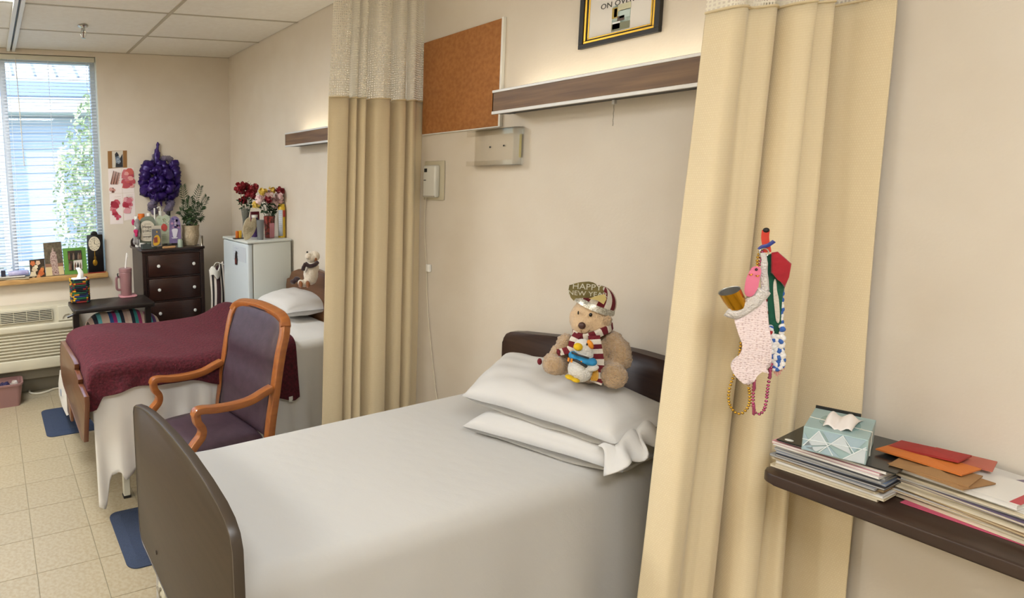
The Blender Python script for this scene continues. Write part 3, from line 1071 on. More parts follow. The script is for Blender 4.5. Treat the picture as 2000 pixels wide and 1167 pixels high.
m_ink = mat('ink', '#3a3632', .6)
pt_ = un(1203, 9, 'x', W-.008)
text('lettering', 'ON OVER', (W-.0085, pt_.y-.004, pt_.z-.004), (0, -1, 0), (0, 0, 1), .026, m_ink, fr)

# clear acrylic file holder
m_acr = bpy.data.materials.new('clear acrylic')
m_acr.use_nodes = True
nt = m_acr.node_tree
for n_ in list(nt.nodes):
    nt.nodes.remove(n_)
o_ = nt.nodes.new('ShaderNodeOutputMaterial'); tr = nt.nodes.new('ShaderNodeBsdfTransparent'); gl = nt.nodes.new('ShaderNodeBsdfGlossy'); mx = nt.nodes.new('ShaderNodeMixShader'); lw = nt.nodes.new('ShaderNodeLayerWeight')
tr.inputs['Color'].default_value = (.985, .98, .965, 1)
gl.inputs['Roughness'].default_value = .08
lw.inputs['Blend'].default_value = .25
nt.links.new(lw.outputs['Fresnel'], mx.inputs['Fac'])
nt.links.new(tr.outputs[0], mx.inputs[1]); nt.links.new(gl.outputs[0], mx.inputs[2]); nt.links.new(mx.outputs[0], o_.inputs[0])
ah = thing('file_holder', 'clear acrylic wall file holder below the cork board', 'holder', (W-.03, 1.95, 1.73))
ay0, ay1, az0, az1 = 1.842, 2.095, 1.735, 1.889
bm = bmesh.new(); bx(bm, W-.005, W-.001, ay0, ay1, az0, az1); fin('back_sheet', bm, m_acr, ah, smooth=0)
bm = bmesh.new(); bx(bm, W-.052, W-.005, ay0, ay1, az0, az0+.004); fin('lower_tray', bm, m_acr, ah, smooth=0)
bm = bmesh.new(); bx(bm, W-.052, W-.005, ay0, ay1, az1-.004, az1); fin('upper_tray', bm, m_acr, ah, smooth=0)
for z0_, z1_ in ((az0+.004, az0+.022), (az1-.026, az1-.004)):
    bm = bmesh.new(); bx(bm, W-.052, W-.048, ay0+.01, ay1, z0_, z1_); fin('front_lip', bm, m_acr, ah, smooth=0)
bm = bmesh.new(); bx(bm, W-.052, W-.005, ay0, ay0+.004, az0, az1); fin('end_sheet', bm, m_acr, ah, smooth=0)
for (u, v) in ((957, 287), (984, 284)):
    q = un(u, v, 'x', W-.005)
    bm = bmesh.new(); lathe(bm, [(0, .003), (.003, .002), (.004, 0)], n=10, M=Matrix.Translation((W-.005, q.y, q.z)) @ Matrix.Rotation(-PI/2, 4, 'Y')); fin('screw', bm, m_dark, ah)
q = un(1018, 285, 'x', W-.003)
bm = bmesh.new(); bx(bm, W-.0068, W-.0055, q.y-.004, q.y+.006, az0+.03, az1-.03); fin('yellow_sticker', bm, mat('yellowed tape', '#d8c76a', .5), ah, smooth=0)

# nurse call station with cord
m_call = mat('call plate', '#bfb69c', .45)
m_callb = mat('call unit', '#cfccc0', .35)
ca = thing('nurse_call_station', 'cream nurse call wall station with plugged cord by the curtain', 'call station', (W-.02, 2.34, 1.58))
bm = bmesh.new(); bx(bm, W-.010, W-.001, 2.276, 2.412, 1.578, 1.768, .004, 2); fin('wall_plate', bm, m_call, ca)
bm = bmesh.new(); bx(bm, W-.040, W-.009, 2.300, 2.388, 1.592, 1.748, .010, 4); un_ = fin('speaker_unit', bm, m_callb, ca)
bm = bmesh.new(); bx(bm, W-.0425, W-.039, 2.357, 2.375, 1.715, 1.733, .001, 1); fin('call_button', bm, m_dark, un_)
bm = bmesh.new(); bx(bm, W-.0415, W-.039, 2.363, 2.378, 1.674, 1.678); fin('indicator_slot', bm, m_dark, un_, smooth=0)
bm = bmesh.new(); bx(bm, W-.0405, W-.030, 2.305, 2.383, 1.597, 1.600); fin('lower_seam', bm, m_basebd, un_, smooth=0)
cord = thing('call_cord', 'thin white call cord hanging down the wall with a clip', 'cord', (W-.01, 2.37, .70))
c0 = un(833, 372, 'x', W-.02)
bm = bmesh.new(); tube(bm, [c0+V((0, 0, .012)), c0+V((0, 0, .004)), c0+V((0, 0, -.012)), c0+V((0, 0, -.018))], [.005, .007, .006, .003], 8); fin('plug', bm, m_white, cord)
bm = bmesh.new()
tube(bm, smooth_path([c0+V((0, 0, -.016)), un(829, 420, 'x', W-.006), un(830, 470, 'x', W-.006), un(833, 520, 'x', W-.006), un(834, 580, 'x', W-.006), un(838, 640, 'x', W-.008), un(844, 700, 'x', W-.008), un(851, 765, 'x', W-.01), un(856, 790, 'x', W-.015)], 6), .0022, 6)
fin('wire', bm, mat('cord jacket', '#d9d0ba', .5), cord)
cl = un(838, 523, 'x', W-.006)
bm = bmesh.new(); bx(bm, W-.016, W-.002, cl.y-.013, cl.y+.013, cl.z-.019, cl.z+.019, .003, 2); fin('clip', bm, mat('clip white', '#efede6', .35), cord)

# ================================================================== far bed
m_oak = mat('brown footboard laminate', '#6a4426', .38, '#593719', 7, stretch=(1, .5, 7), coat=.15)
m_trimb = mat('moulded brown edge', '#6b3f28', .3, coat=.3)
XB = .372
fbed = thing('bed', 'far hospital bed by the window with scalloped brown footboard', 'bed', (1.2, 3.3, 0), 'beds')
fo = [un(u, v, 'x', XB) for u, v in ((119, 667), (121, 668), (131, 684), (143, 704), (146, 712), (146, 722), (150, 733), (153, 742), (153, 750), (157, 758), (161, 768), (165, 776), (166, 790), (164, 862))]
out = [(p.y, p.z) for p in fo]
yl = out[0][0]
lft = [un(u, v, 'x', XB) for u, v in ((158, 850), (124, 752), (120, 732), (117.5, 705), (117.5, 680))]
out = [(p.y, p.z) for p in lft[1:]]+out+[(lft[0].y-.02, lft[0].z-.005)]
bm = bmesh.new()
plate(bm, [(-y, z) for y, z in out], (XB+.022, 0, 0), (0, -1, 0), (0, 0, 1), .022, bev=.004)
fb2 = fin('footboard', bm, m_oak, fbed, smooth=50)
bm = bmesh.new(); tube(bm, [V((XB+.011, y, z)) for y, z in out], 1, 8, closed=True, flat=(.004, .0125), up0=(0, 0, 1)); fin('edge_band', bm, m_trimb, fb2)
lg_ = [un(u, v, 'x', XB+.011) for u, v in ((131, 745), (137, 745), (137, 810), (132, 812))]
bm = bmesh.new(); bx(bm, XB+.002, XB+.020, lg_[1].y, lg_[0].y, lg_[2].z, lg_[0].z+.02, .004, 2); fin('footboard_leg', bm, m_trimb, fb2)
hp = [(3.762, .55), (3.762, .93), (3.755, .975), (3.735, .985), (3.71, .985), (3.68, 1.04), (3.58, 1.07), (3.35, 1.10), (3.1, 1.075), (2.95, 1.03), (2.90, .985), (2.84, .93), (2.84, .55)]
bm = bmesh.new(); plate(bm, [(-y, z) for y, z in hp], (2.03, 0, 0), (0, -1, 0), (0, 0, 1), .035, bev=.004); fin('headboard', bm, m_oak, fbed, smooth=50)
bm = bmesh.new(); bx(bm, XB+.05, 1.98, 2.97, 3.70, .44, .72, .05, 4); fin('mattress', bm, MATS['mattress ticking'], fbed)
bm = bmesh.new()
for y in (3.0, 3.65):
    bx(bm, XB+.10, 1.96, y-.02, y+.02, .30, .36, .004, 1)
bx(bm, .53, .57, 3.0, 3.65, .30, .36, .004, 1); bx(bm, 1.83, 1.87, 3.0, 3.65, .30, .36, .004, 1)
bx(bm, XB+.10, XB+.14, 3.02, 3.63, .36, .43); bx(bm, 1.9, 1.94, 3.02, 3.63, .36, .43)
fin('frame_rails', bm, m_cfr, fbed)
lf = un(240, 955, 'y', 2.985)
for x in (.60, 1.84):
    for y in (3.0, 3.62):
        bm = bmesh.new(); bx(bm, x-.018, x+.018, y-.018, y+.018, .012, .30, .003, 1); lg = fin('leg', bm, m_cfr, fbed)
        bm = bmesh.new(); bx(bm, x-.021, x+.021, y-.021, y+.021, 0, .014, .002, 1); fin('foot_cap', bm, m_dark, lg)
bm = bmesh.new(); bx(bm, .60, 1.84, 2.985, 3.01, .17, .205, .003, 1); fin('lower_brace', bm, m_cfr, fbed)

m_sheet2 = mat('far white sheet', '#e4e1da', .8, bump=.12, bscale=14, sheen=.1)


def drape(xa, xb, top, yf, yn, hemf, hemn, R=.05, seed=0, fold=.012, ff=30, foot=None, rise=None):
    def fn(s, tt):
        x = xa+(xb-xa)*s
        z0 = top(s)
        hf, hn = hemf(s), hemn(s)
        d1, d2 = max(z0-R-hf, .01), max(z0-R-hn, .01)
        arc = R*PI/2; wid = yf-yn-2*R
        # fixed share of the mesh for each stretch
        seg = [.25, .08, .34, .08, .25]
        acc = 0
        for q, g in enumerate(seg):
            if tt <= acc+g+1e-9:
                k = (tt-acc)/g
                break
            acc += g
        w = fold*math.sin(x*ff+2*math.sin(x*9+seed))+fold*nz((x*11, tt*2, 0), 1, seed)
        if q == 0:
            y, z = yf+(1-k)*(.03+w), z0-R-d1*(1-k)
        elif q == 1:
            a = k*PI/2; y, z = yf-R+R*math.cos(a), z0-R+R*math.sin(a)
        elif q == 2:
            y, z = yf-R-wid*k, z0+(rise(s, k) if rise else 0)
        elif q == 3:
            a = k*PI/2; y, z = yn+R-R*math.sin(a), z0-R+R*math.cos(a)
        else:
            y, z = yn-k*(.03+w), z0-R-d2*k
        return V((x, y, z))
    return fn


def lerpk(pts):
    def f(s):
        for (a, va), (b_, vb) in zip(pts, pts[1:]):
            if s <= b_:
                k = (s-a)/(b_-a) if b_ > a else 0
                k = k*k*(3-2*k)
                return va+(vb-va)*k
        return pts[-1][1]
    return f


bm = bmesh.new()
hem = lerpk([(0, .05), (.022, .03), (.05, .20), (.075, .22), (.095, .17), (.11, .185), (.15, .225), (.3, .24), (1, .22)])
rise2 = lambda s, k: .004*nz((s*20, k*6, 0), 1, 2)
grid(bm, drape(XB+.055, 1.985, lambda s: .735+.035*s, 3.705, 2.905, lambda s: .25, hem, R=.05, seed=3, fold=.014, ff=44, rise=rise2), 140, 90)
fs = fin('bed_sheet', bm, m_sheet2, smooth=180, solid=.004)
tag(fs, 'white sheet hanging down the near side of the far bed', 'sheet')
# the loose sheet corner hanging past the footboard
bm = bmesh.new()
XLN = XB+.040
pts = [un(u, v, 'x', XLN) for u, v in ((118, 722), (115, 748), (116, 770), (122, 792), (131, 811), (141, 806), (150, 797), (146, 770), (150, 740), (140, 715))]
plate(bm, [(-p.y, p.z) for p in pts], (XLN, 0, 0), (0, -1, 0), (0, 0, 1), .004)
lc = tag(fin('hanging_linen', bm, m_sheet2, smooth=0), 'white linen corner with blue mark hanging past the far footboard', 'linen')
bm = bmesh.new()
cq = un(119.5, 766, 'x', XLN-.006)
tube(bm, [cq+V((-.002, .016*math.cos(a), .026*math.sin(a))) for a in [2*PI*k/14 for k in range(14)]], .0025, 5, closed=True)
fin('blue_mark', bm, mat('blue laundry mark', '#8d97ad', .7), lc)

# burgundy fleece
m_fleece = mat('burgundy fleece', '#581220', .95, '#3a0b14', 70, sheen=.12, bump=.9, bscale=75, contrast=(.3, .7))
m_fleece.node_tree.nodes['Principled BSDF'].inputs['Sheen Tint'].default_value = (.6, .15, .2, 1)
hemb = lerpk([(0, .66), (.012, .57), (.03, .575), (.07, .64), (.2, .665), (.45, .66), (.65, .60), (.88, .48), (.97, .455), (1, .47)])


def riseb(s, k):
    return .012*math.sin(PI*k)*(1-s)+.012*nz((s*6, k*3, 0), 1, 5)+.02*math.exp(-((s-.1)/.12)**2)*math.sin(PI*k)+.05*math.exp(-((s-.93)/.09)**2)*math.exp(-((k-.05)/.3)**2)


bm = bmesh.new()
top_b = lerpk([(0, .765), (.06, .79), (.22, .79), (.48, .760), (.72, .765), (.90, .800), (1, .80)])
fn = drape(XB+.026, 1.585, top_b, 3.80, 2.880, lambda s: .60+.05*s, hemb, R=.06, seed=7, fold=.010, ff=16, rise=riseb)


def fnb(s, tt):
    p = fn(max(s, .02), tt)
    if s < .02:
        k_ = 1-s/.02
        p.x = XB+.052-.024*k_
        if p.z > .68:
            p.z -= .10*k_*k_
    if s < .12 and tt < .5:
        p.z -= .03*(1-s/.12)
    return p


grid(bm, fnb, 120, 90)
bl = thing('fleece_blanket', 'burgundy fleece blanket spread over the far bed', 'blanket', (1.0, 3.3, .8))
fin('fleece', bm, m_fleece, bl, smooth=180, solid=.012)
tgp = un(568, 780, 'y', 2.835)
bm = bmesh.new(); plate(bm, [(-.012, -.012), (.012, -.010), (.012, .02), (-.012, .018)], tgp, (1, 0, 0), (0, 0, 1), .0015); fin('care_tag', bm, m_white, bl, smooth=0)

# far pillow and plush dog
pillow('pillow', [un(497, 592, 'z', .855), un(560, 612, 'z', .84), un(660, 600, 'z', .86), un(575, 572, 'z', .87)], .085, m_linen, seed=12, wr=.006)
tag(bpy.context.scene.objects['pillow.001'] if False else [o for o in C.objects if o.name.startswith('pillow')][-1], 'single white pillow at the head of the far bed', 'pillow')
m_pw = mat('cream plush', '#dfd2bd', .95, sheen=.4, bump=.6, bscale=160)
m_pb = mat('brown plush', '#8a5226', .95, sheen=.4, bump=.6, bscale=160)
m_pd = mat('dark brown plush', '#2a1214', .9, sheen=.3)
O = un(598, 562, 'x', 1.86)
dog = thing('plush_dog', 'small cream and brown plush dog leaning on the far pillow', 'plush toy', O)


def off(u, v, p0=O, d=0):
    n = V((p0[0], p0[1], 0)).normalized()
    return unp(u, v, V(p0)-n*d)


blob('body', [(off(607, 535), (.045, .05, .07)), (off(612, 522), (.035, .04, .04)), (off(594, 553, d=.02), (.022, .03, .024)), (off(588, 552, d=.03), (.02, .026, .022))], m_pw, dog, vox=.006, fuzz=.002)
blob('head', [(off(608, 502), (.034, .036, .036)), (off(602, 500, d=.02), (.02, .022, .02)), (off(615, 500), (.03, .035, .034))], m_pw, dog, vox=.005, fuzz=.0015)
blob('ear', [(off(616, 503, d=.02), (.012, .014, .030))], m_pb, dog, vox=.004)
for u, v in ((587, 555), (601, 555)):
    blob('foot_pad', [(off(u, v, d=.045), (.012, .022, .024))], m_pb, dog, vox=.004)
bm = bmesh.new(); sph(bm, off(600, 492, d=.036), .006, n=8); fin('nose', bm, m_dark, dog)
bm = bmesh.new(); tube(bm, smooth_path([off(596, 514, d=.04), off(604, 519, d=.05), off(614, 517, d=.05), off(620, 512, d=.03)], 4), .013, 8)
tube(bm, smooth_path([off(597, 514, d=.045), off(593, 522, d=.045), off(592, 528, d=.042)], 4), [.012]*4+[.013]*4+[.008], 8)
fin('bow', bm, m_pd, dog)
blob('tail', [(off(580, 545), (.02, .03, .018)), (off(572, 550), (.016, .026, .016))], m_pd, dog, vox=.005)

# ================================================================== armchair between the beds
m_cw = mat('honey wood', '#a0602c', .3, '#92552a', 8, stretch=(1, 6, 6), coat=.35)
m_vin = mat('plum vinyl', '#43303a', .45, '#3b2a33', 30, bump=.06, bscale=140)
a = math.radians(8)
fu = V((math.cos(a), math.sin(a), 0))       # front to back
sv = V((-math.sin(a), math.cos(a), 0))      # near to far
N0 = V((.78, 2.33, 0))
ch = thing('armchair', 'wood framed armchair with plum vinyl seat and back between the beds', 'chair', N0+fu*.22+sv*.235)


def cp(tt, s, z):
    return N0+fu*tt+sv*s+V((0, 0, z))


WD = .47
# back frame
for s, nm in ((0, 'back_post'), (WD, 'back_post')):
    bm = bmesh.new()
    tube(bm, smooth_path([cp(.43, s, 0), cp(.385, s, .30), cp(.392, s, .50), cp(.425, s, .70), cp(.458, s, .88), cp(.485, s, .985), cp(.500, s+(.02 if s == 0 else -.02), 1.035)], 6), 1, 12, flat=(.020, .021), up0=fu)
    fin(nm, bm, m_cw, ch)
bm = bmesh.new()
tube(bm, smooth_path([cp(.492, .0, 1.015), cp(.500, .018, 1.040), cp(.506, .06, 1.056), cp(.512, .15, 1.066), cp(.514, WD/2, 1.070), cp(.512, WD-.15, 1.066), cp(.506, WD-.06, 1.056), cp(.500, WD-.018, 1.040), cp(.492, WD, 1.015)], 5), 1, 12, flat=(.021, .024), up0=(0, 0, 1))
fin('top_rail', bm, m_cw, ch)
for s in (0, WD):
    bm = bmesh.new()
    tube(bm, smooth_path([cp(.405, s, .735), cp(.36, s, .722), cp(.29, s, .700), cp(.20, s, .694), cp(.10, s, .700), cp(.04, s, .709), cp(.010, s, .706), cp(.002, s, .688)], 6), 1, 12, flat=(.016, .022), up0=(0, 0, 1))
    fin('arm', bm, m_cw, ch)
    bm = bmesh.new()
    tube(bm, smooth_path([cp(.006, s, .698), cp(.012, s, .66), cp(.034, s, .625), cp(.030, s, .59), cp(-.004, s, .555), cp(-.030, s, .52), cp(-.034, s, .47), cp(-.028, s, .40), cp(-.03, s, .2), cp(-.035, s, 0)], 6), 1, 12, flat=(.018, .020), up0=fu)
    fin('front_leg', bm, m_cw, ch)
    bm = bmesh.new(); tube(bm, [cp(-.02, s, .43), cp(.40, s, .43)], 1, 12, flat=(.03, .016), up0=(0, 0, 1)); fin('side_rail', bm, m_cw, ch)
bm = bmesh.new(); tube(bm, [cp(-.025, .02, .43), cp(-.025, WD-.02, .43)], 1, 12, flat=(.03, .014), up0=(0, 0, 1)); fin('front_rail', bm, m_cw, ch)
# seat pad


def seatf(u_, v_):
    p = cp(-.025+.415*u_, .022+(WD-.044)*v_, .46)
    k = (max(0, 1-abs(2*u_-1)**4)*max(0, 1-abs(2*v_-1)**4))**.5
    p.z += .058*k**.5+.012*k
    return p


bm = bmesh.new(); grid(bm, seatf, 28, 28); grid(bm, lambda u_, v_: V((seatf(u_, v_).x, seatf(u_, v_).y, .455)), 4, 4); fin('seat', bm, m_vin, ch, smooth=180)
# back pad
out = []
prof = lerpk([(0, .392), (.25, .415), (.6, .455), (1, .508)])


def padf(front):
    def fn(u_, v_):
        z = .50+.562*v_
        shape = 1
        s = .020+(WD-.040)*u_
        if v_ > .9:
            z -= .030*max(0, (abs(2*u_-1)-.55)/.45)**2*((v_-.9)/.1)
        k = (max(0, 1-abs(2*u_-1)**5)*max(0, 1-abs(2*v_-1)**6))**.5
        return cp(prof(v_)+(-.012-.022*k if front else .012+.014*k), s, z)
    return fn


bm = bmesh.new(); grid(bm, padf(True), 26, 26); grid(bm, padf(False), 26, 26); fin('backrest', bm, m_vin, ch, smooth=60)
bm = bmesh.new(); f_ = padf(True)
ed = [f_(k/12, 1) for k in range(13)]+[f_(1, 1-k/12) for k in range(1, 13)]
ed = [f_(0, k/12) for k in range(12)]+ed
tube(bm, [p-fu*.004 for p in ed], .004, 6); fin('piping', bm, mat('plum piping', '#241820', .5), ch)

# ================================================================== floor mats
m_mat = mat('blue foam mat', '#2c3a54', .75, '#26334b', 120, bump=.4, bscale=260)
for (x0, x1, y0, y1, lab) in ((.262, .86, 3.935, 4.445, 'blue anti fatigue mat beyond the far bed'), (.470, 1.10, 2.385, 2.865, 'blue anti fatigue mat under the armchair')):
    t = thing('floor_mat', lab, 'mat', ((x0+x1)/2, (y0+y1)/2, 0), 'blue floor mats')
    bm = bmesh.new(); o_ = rrect(x1-x0, y1-y0, .05, 6, (x0+x1)/2, (y0+y1)/2)
    i_ = rrect(x1-x0-.10, y1-y0-.10, .03, 6, (x0+x1)/2, (y0+y1)/2)
    A = [bm.verts.new((x, y, 0)) for x, y in o_]; A2 = [bm.verts.new((x, y, .005)) for x, y in o_]; B = [bm.verts.new((x, y, .018)) for x, y in i_]
    n = len(A)
    for k in range(n):
        bm.faces.new((A[k], A[(k+1) % n], A2[(k+1) % n], A2[k]))
        bm.faces.new((A2[k], A2[(k+1) % n], B[(k+1) % n], B[k]))
    bm.faces.new(A[::-1])
    fin('bevelled_border', bm, m_mat, t, smooth=20)
    bm = bmesh.new(); plate(bm, i_, (0, 0, .0175), (1, 0, 0), (0, 1, 0), .001); fin('top_panel', bm, m_mat, t, smooth=0)

# ================================================================== plush bear and duck on the near pillow
B0 = un(1150, 745, 'x', 1.835)
HOR = V((B0.x, B0.y, 0)).normalized()
RGT = V((HOR.y, -HOR.x, 0))
MV = Matrix(((RGT.x, HOR.x, 0), (RGT.y, HOR.y, 0), (RGT.z, HOR.z, 1)))       # columns: right, away, up
SU = (unp(1151, 700, B0)-unp(1150, 700, B0)).length
SV = (unp(1150, 701, B0)-unp(1150, 700, B0)).length


def bl_(u, v, wp, hp, d=0, dep=None, rot=0):
    r = (wp*SU, dep if dep else (wp*SU+hp*SV)/2, hp*SV)
    M = MV @ Matrix.Rotation(math.radians(rot), 3, 'Y')
    return (off(u, v, B0, d), r, M)


m_bear = mat('honey plush fur', '#c9a982', .95, '#b8956c', 90, sheen=.5, bump=1.0, bscale=190, contrast=(.3, .7))
m_bearf = mat('short face plush', '#cfb08a', .95, sheen=.4, bump=.5, bscale=220)
m_maroon = mat('maroon knit', '#6e1622', .9, bump=.5, bscale=260)
m_ivory = mat('ivory knit', '#ded3c2', .9, bump=.5, bscale=260)
m_nose = mat('brown nose', '#45291f', .45)
m_eye = mat('black eye', '#080706', .12)
bear = thing('plush_bear', 'honey plush bear in striped hat and scarf sitting on the pillow', 'plush toy', B0)
blob('body', [bl_(1150, 690, 38, 40, 0, .07), bl_(1148, 715, 42, 30, .01, .07),
              bl_(1105, 670, 18, 20, .02, .03), bl_(1090, 690, 16, 18, .035, .03), bl_(1075, 702, 14, 13, .05, .025),
              bl_(1196, 670, 22, 24, .01, .035), bl_(1208, 686, 23, 26, .02, .04), bl_(1214, 700, 20, 21, .03, .035),
              bl_(1092, 714, 22, 17, .06, .035, 15), bl_(1082, 712, 24, 20, .09, .03),
              bl_(1192, 728, 24, 22, .06, .04), bl_(1199, 733, 26, 24, .09, .03)], m_bear, bear, vox=.006, fuzz=.0045, fscale=150, relax=4)
hd_ = blob('head', [bl_(1154, 618, 38, 37, .01, .058), bl_(1140, 634, 25, 20, .045, .03), bl_(1168, 630, 26, 24, .015, .05), bl_(1128, 620, 16, 24, .02, .035)], m_bearf, bear, vox=.005, fuzz=.0025, fscale=170, relax=5)
blob('ear', [bl_(1181, 628, 13, 15, .045, .014, 20)], m_bear, hd_, vox=.004, fuzz=.003, fscale=170)
bm = bmesh.new(); s = bl_(1136.5, 635.5, 7.2, 6.6, .079, .009); sph(bm, s[0], s[1], s[2], n=12); fin('nose', bm, m_nose, hd_)
for u, v, d, wp in ((1153.5, 614.5, .072, 3.4), (1129.5, 610.5, .060, 1.6)):
    bm = bmesh.new(); s = bl_(u, v, wp, 3.6, d, .005); sph(bm, s[0], s[1], s[2], n=10); fin('eye', bm, m_eye, hd_)
bm = bmesh.new(); tube(bm, smooth_path([off(1135, 644, B0, .078), off(1137, 650, B0, .074), off(1145, 650, B0, .072), off(1152, 644, B0, .070)], 4), .0011, 5); fin('mouth_stitch', bm, mat('stitch', '#7d5a3e', .8), hd_)
# hat: dome in maroon and ivory gores
hat = bmesh.new()
hc, hr, hM = bl_(1163, 592, 38, 34, .0, .062)
tilt = Matrix.Rotation(math.radians(22), 3, 'Y')


def dome(a, b):
    th = a*2*PI
    ph = b*PI*.56
    p = V((math.cos(th)*math.sin(ph), math.sin(th)*math.sin(ph), math.cos(ph)))
    return hc+MV @ (tilt @ V((p.x*hr[0], p.y*hr[1], p.z*hr[2])))


grid(hat, dome, 64, 14, mi=lambda i, j: (i//4) % 2, wrap=True)
fin('knit_hat', hat, [m_maroon, m_ivory], hd_, smooth=180, solid=.004)
# silver band round the hat
bm = bmesh.new()
band = []
for k in range(40):
    th = 2*PI*k/40
    p = V((math.cos(th), math.sin(th), -.06))
    band.append(hc+MV @ (tilt @ V((p.x*hr[0]*1.04, p.y*hr[1]*1.06, p.z*hr[2]))))
tube(bm, band, 1, 8, closed=True, flat=(.0105, .002), up0=(0, 0, 1)); tb = fin('silver_band', bm, mat('silver sequin', '#aaa493', .35, '#e0dccf', 260, metal=.5, contrast=(.4, .6)), hd_)
# foil fan: HAPPY NEW YEAR
m_foil = mat('dull gold foil', '#8d8358', .28, '#5c5438', 14, metal=.75, bump=.25, bscale=40)
fan = [(375, 165), (384, 122), (405, 118), (440, 106), (480, 96), (530, 92), (560, 90), (600, 98), (625, 112), (650, 131), (694, 134), (688, 160), (704, 186), (660, 212), (610, 228), (560, 238), (500, 240), (440, 244), (424, 266), (396, 236), (384, 200)]
fan = [(1030+x/4.67, 530+y/4.67) for x, y in fan]
fc = off(1146, 565, B0, .080)
bm = bmesh.new()
pp = [off(u, v, B0, .080) for u, v in fan]
plate(bm, [((p-fc).dot(RGT), p.z-fc.z) for p in pp], fc-HOR*.0, RGT, (0, 0, 1), .002)
fan_o = fin('party_fan', bm, m_foil, hd_, smooth=0)
m_silver = mat('silver lettering', '#c9c7b6', .4, metal=.3)
lo_ = off(1146, 565, B0, .0835); lo2 = off(1147, 577.5, B0, .0835)
text('lettering', 'HAPPY', lo_, RGT, (0, 0, 1), .026, m_silver, fan_o)
text('lettering', 'NEW YEAR', lo2, RGT, (0, 0, 1), .021, m_silver, fan_o)
bm = bmesh.new(); pts = [off(1030+x/4.67, 530+y/4.67, B0, .086) for x, y in ((560, 245), (650, 215), (705, 205), (722, 250), (695, 298), (640, 262))]
plate(bm, [((p-fc).dot(RGT), p.z-fc.z) for p in pts], fc+(pts[0]-fc).dot(HOR)*HOR, RGT, (0, 0, 1), .002); fin('foil_tag', bm, mat('pale gold foil', '#c6b478', .35, metal=.5), hd_, smooth=0)


def striped(bm, pts, half, th, n_str, upv):
    P = smooth_path(pts, 6)
    m = len(P)-1
    fs = tube(bm, P, 1, 8, flat=(half, th), up0=upv)
    i = 0
    for k in range(m):
        for _ in range(8):
            fs[i].material_index = int(k*n_str/m) % 2
            i += 1


bm = bmesh.new()
striped(bm, [off(1122, 640, B0, .03), off(1124, 652, B0, .055), off(1140, 658, B0, .066), off(1158, 655, B0, .068), off(1175, 648, B0, .062), off(1188, 641, B0, .045), off(1194, 636, B0, .02)], .0125, .005, 9, (0, 0, 1))
striped(bm, [off(1160, 655, B0, .075), off(1163, 672, B0, .082), off(1166, 690, B0, .085), off(1168, 712, B0, .09), off(1166, 738, B0, .095), off(1163, 748, B0, .10)], .0165, .004, 10, RGT)
striped(bm, [off(1128, 652, B0, .066), off(1120, 664, B0, .076), off(1115, 680, B0, .082), off(1100, 686, B0, .086), off(1089, 688, B0, .086)], .011, .004, 7, RGT)
fin('striped_scarf', bm, [m_maroon, m_ivory], bear, smooth=50)
bm = bmesh.new(); s = bl_(1054, 705.5, 5, 6.5, .08, .008); sph(bm, s[0], s[1], s[2], n=8); s = bl_(1091, 687, 4, 5, .09, .008); sph(bm, s[0], s[1], s[2], n=8); fin('pompom', bm, m_maroon, bear)

# duck
m_dw = mat('white plush', '#e2ddd3', .95, sheen=.4, bump=.7, bscale=240)
m_dy = mat('yellow felt', '#d9b012', .8)
m_do = mat('orange felt', '#e08a22', .85)
m_dbl = mat('sky blue felt', '#2b86b8', .85)
duck = thing('plush_duck', 'small white plush duck with blue vest held by the bear', 'plush toy', off(1133, 745, B0, .10))
DD = .125
blob('body', [bl_(1133, 722, 24, 22, DD, .036), bl_(1137, 705, 20, 16, DD, .032)], m_dw, duck, vox=.0045, fuzz=.002, fscale=200)
dh = blob('head', [bl_(1139, 679, 18.5, 17, DD, .028), bl_(1143, 690, 16, 12, DD, .026)], m_dw, duck, vox=.0045, fuzz=.0015, fscale=200)
blob('beak', [bl_(1129, 677, 9, 7.5, DD+.027, .014)], m_dy, dh, vox=.003)
blob('cheek_patch', [bl_(1153, 672, 5.5, 9, DD+.014, .012, -25)], m_do, dh, vox=.003)
bm = bmesh.new(); s = bl_(1146.5, 672, 1.6, 2.4, DD+.0275, .003); sph(bm, s[0], s[1], s[2], n=8); fin('eye', bm, m_eye, dh)
blob('vest', [bl_(1122, 694, 12, 7, DD+.012, .03, 12), bl_(1140, 702, 18, 7.5, DD+.012, .032, 14), bl_(1156, 706, 10, 7, DD+.01, .026, 10)], m_dbl, duck, vox=.004)
bm = bmesh.new(); tube(bm, smooth_path([off(1117, 688, B0, DD+.036), off(1130, 693, B0, DD+.045), off(1150, 699, B0, DD+.040)], 4), .003, 6); fin('vest_collar', bm, m_dark, duck)
bm = bmesh.new(); tube(bm, smooth_path([off(1120, 702, B0, DD+.036), off(1130, 706, B0, DD+.042), off(1146, 716, B0, DD+.040)], 4), .0045, 6); fin('vest_hem', bm, m_dark, duck)
for u, v in ((1111, 701), (1117, 703), (1136, 707)):
    bm = bmesh.new(); tube(bm, [off(u, v-3, B0, DD+.04), off(u-1, v+4, B0, DD+.04)], .003, 6); fin('orange_fringe', bm, m_do, duck)
blob('wing', [bl_(1156, 718, 14, 6.5, DD+.02, .012, -20)], m_dw, duck, vox=.0035)
blob('foot', [bl_(1112, 736, 9, 4, DD+.03, .016, 12), bl_(1124, 742, 9, 3.6, DD+.035, .014, 8)], m_dy, duck, vox=.003)
bm = bmesh.new()
for k in range(4):
    cx = 1157+k*2.8
    tube(bm, smooth_path([off(cx, 722, B0, DD-.005), off(cx+2.2, 728, B0, DD+.002), off(cx+1.5, 739, B0, DD+.002), off(cx-1.5, 742, B0, DD), off(cx-2.2, 730, B0, DD)], 4, closed=True), .0018, 5, closed=True)
fin('yellow_cord', bm, mat('yellow cord', '#cf9a35', .7), duck)

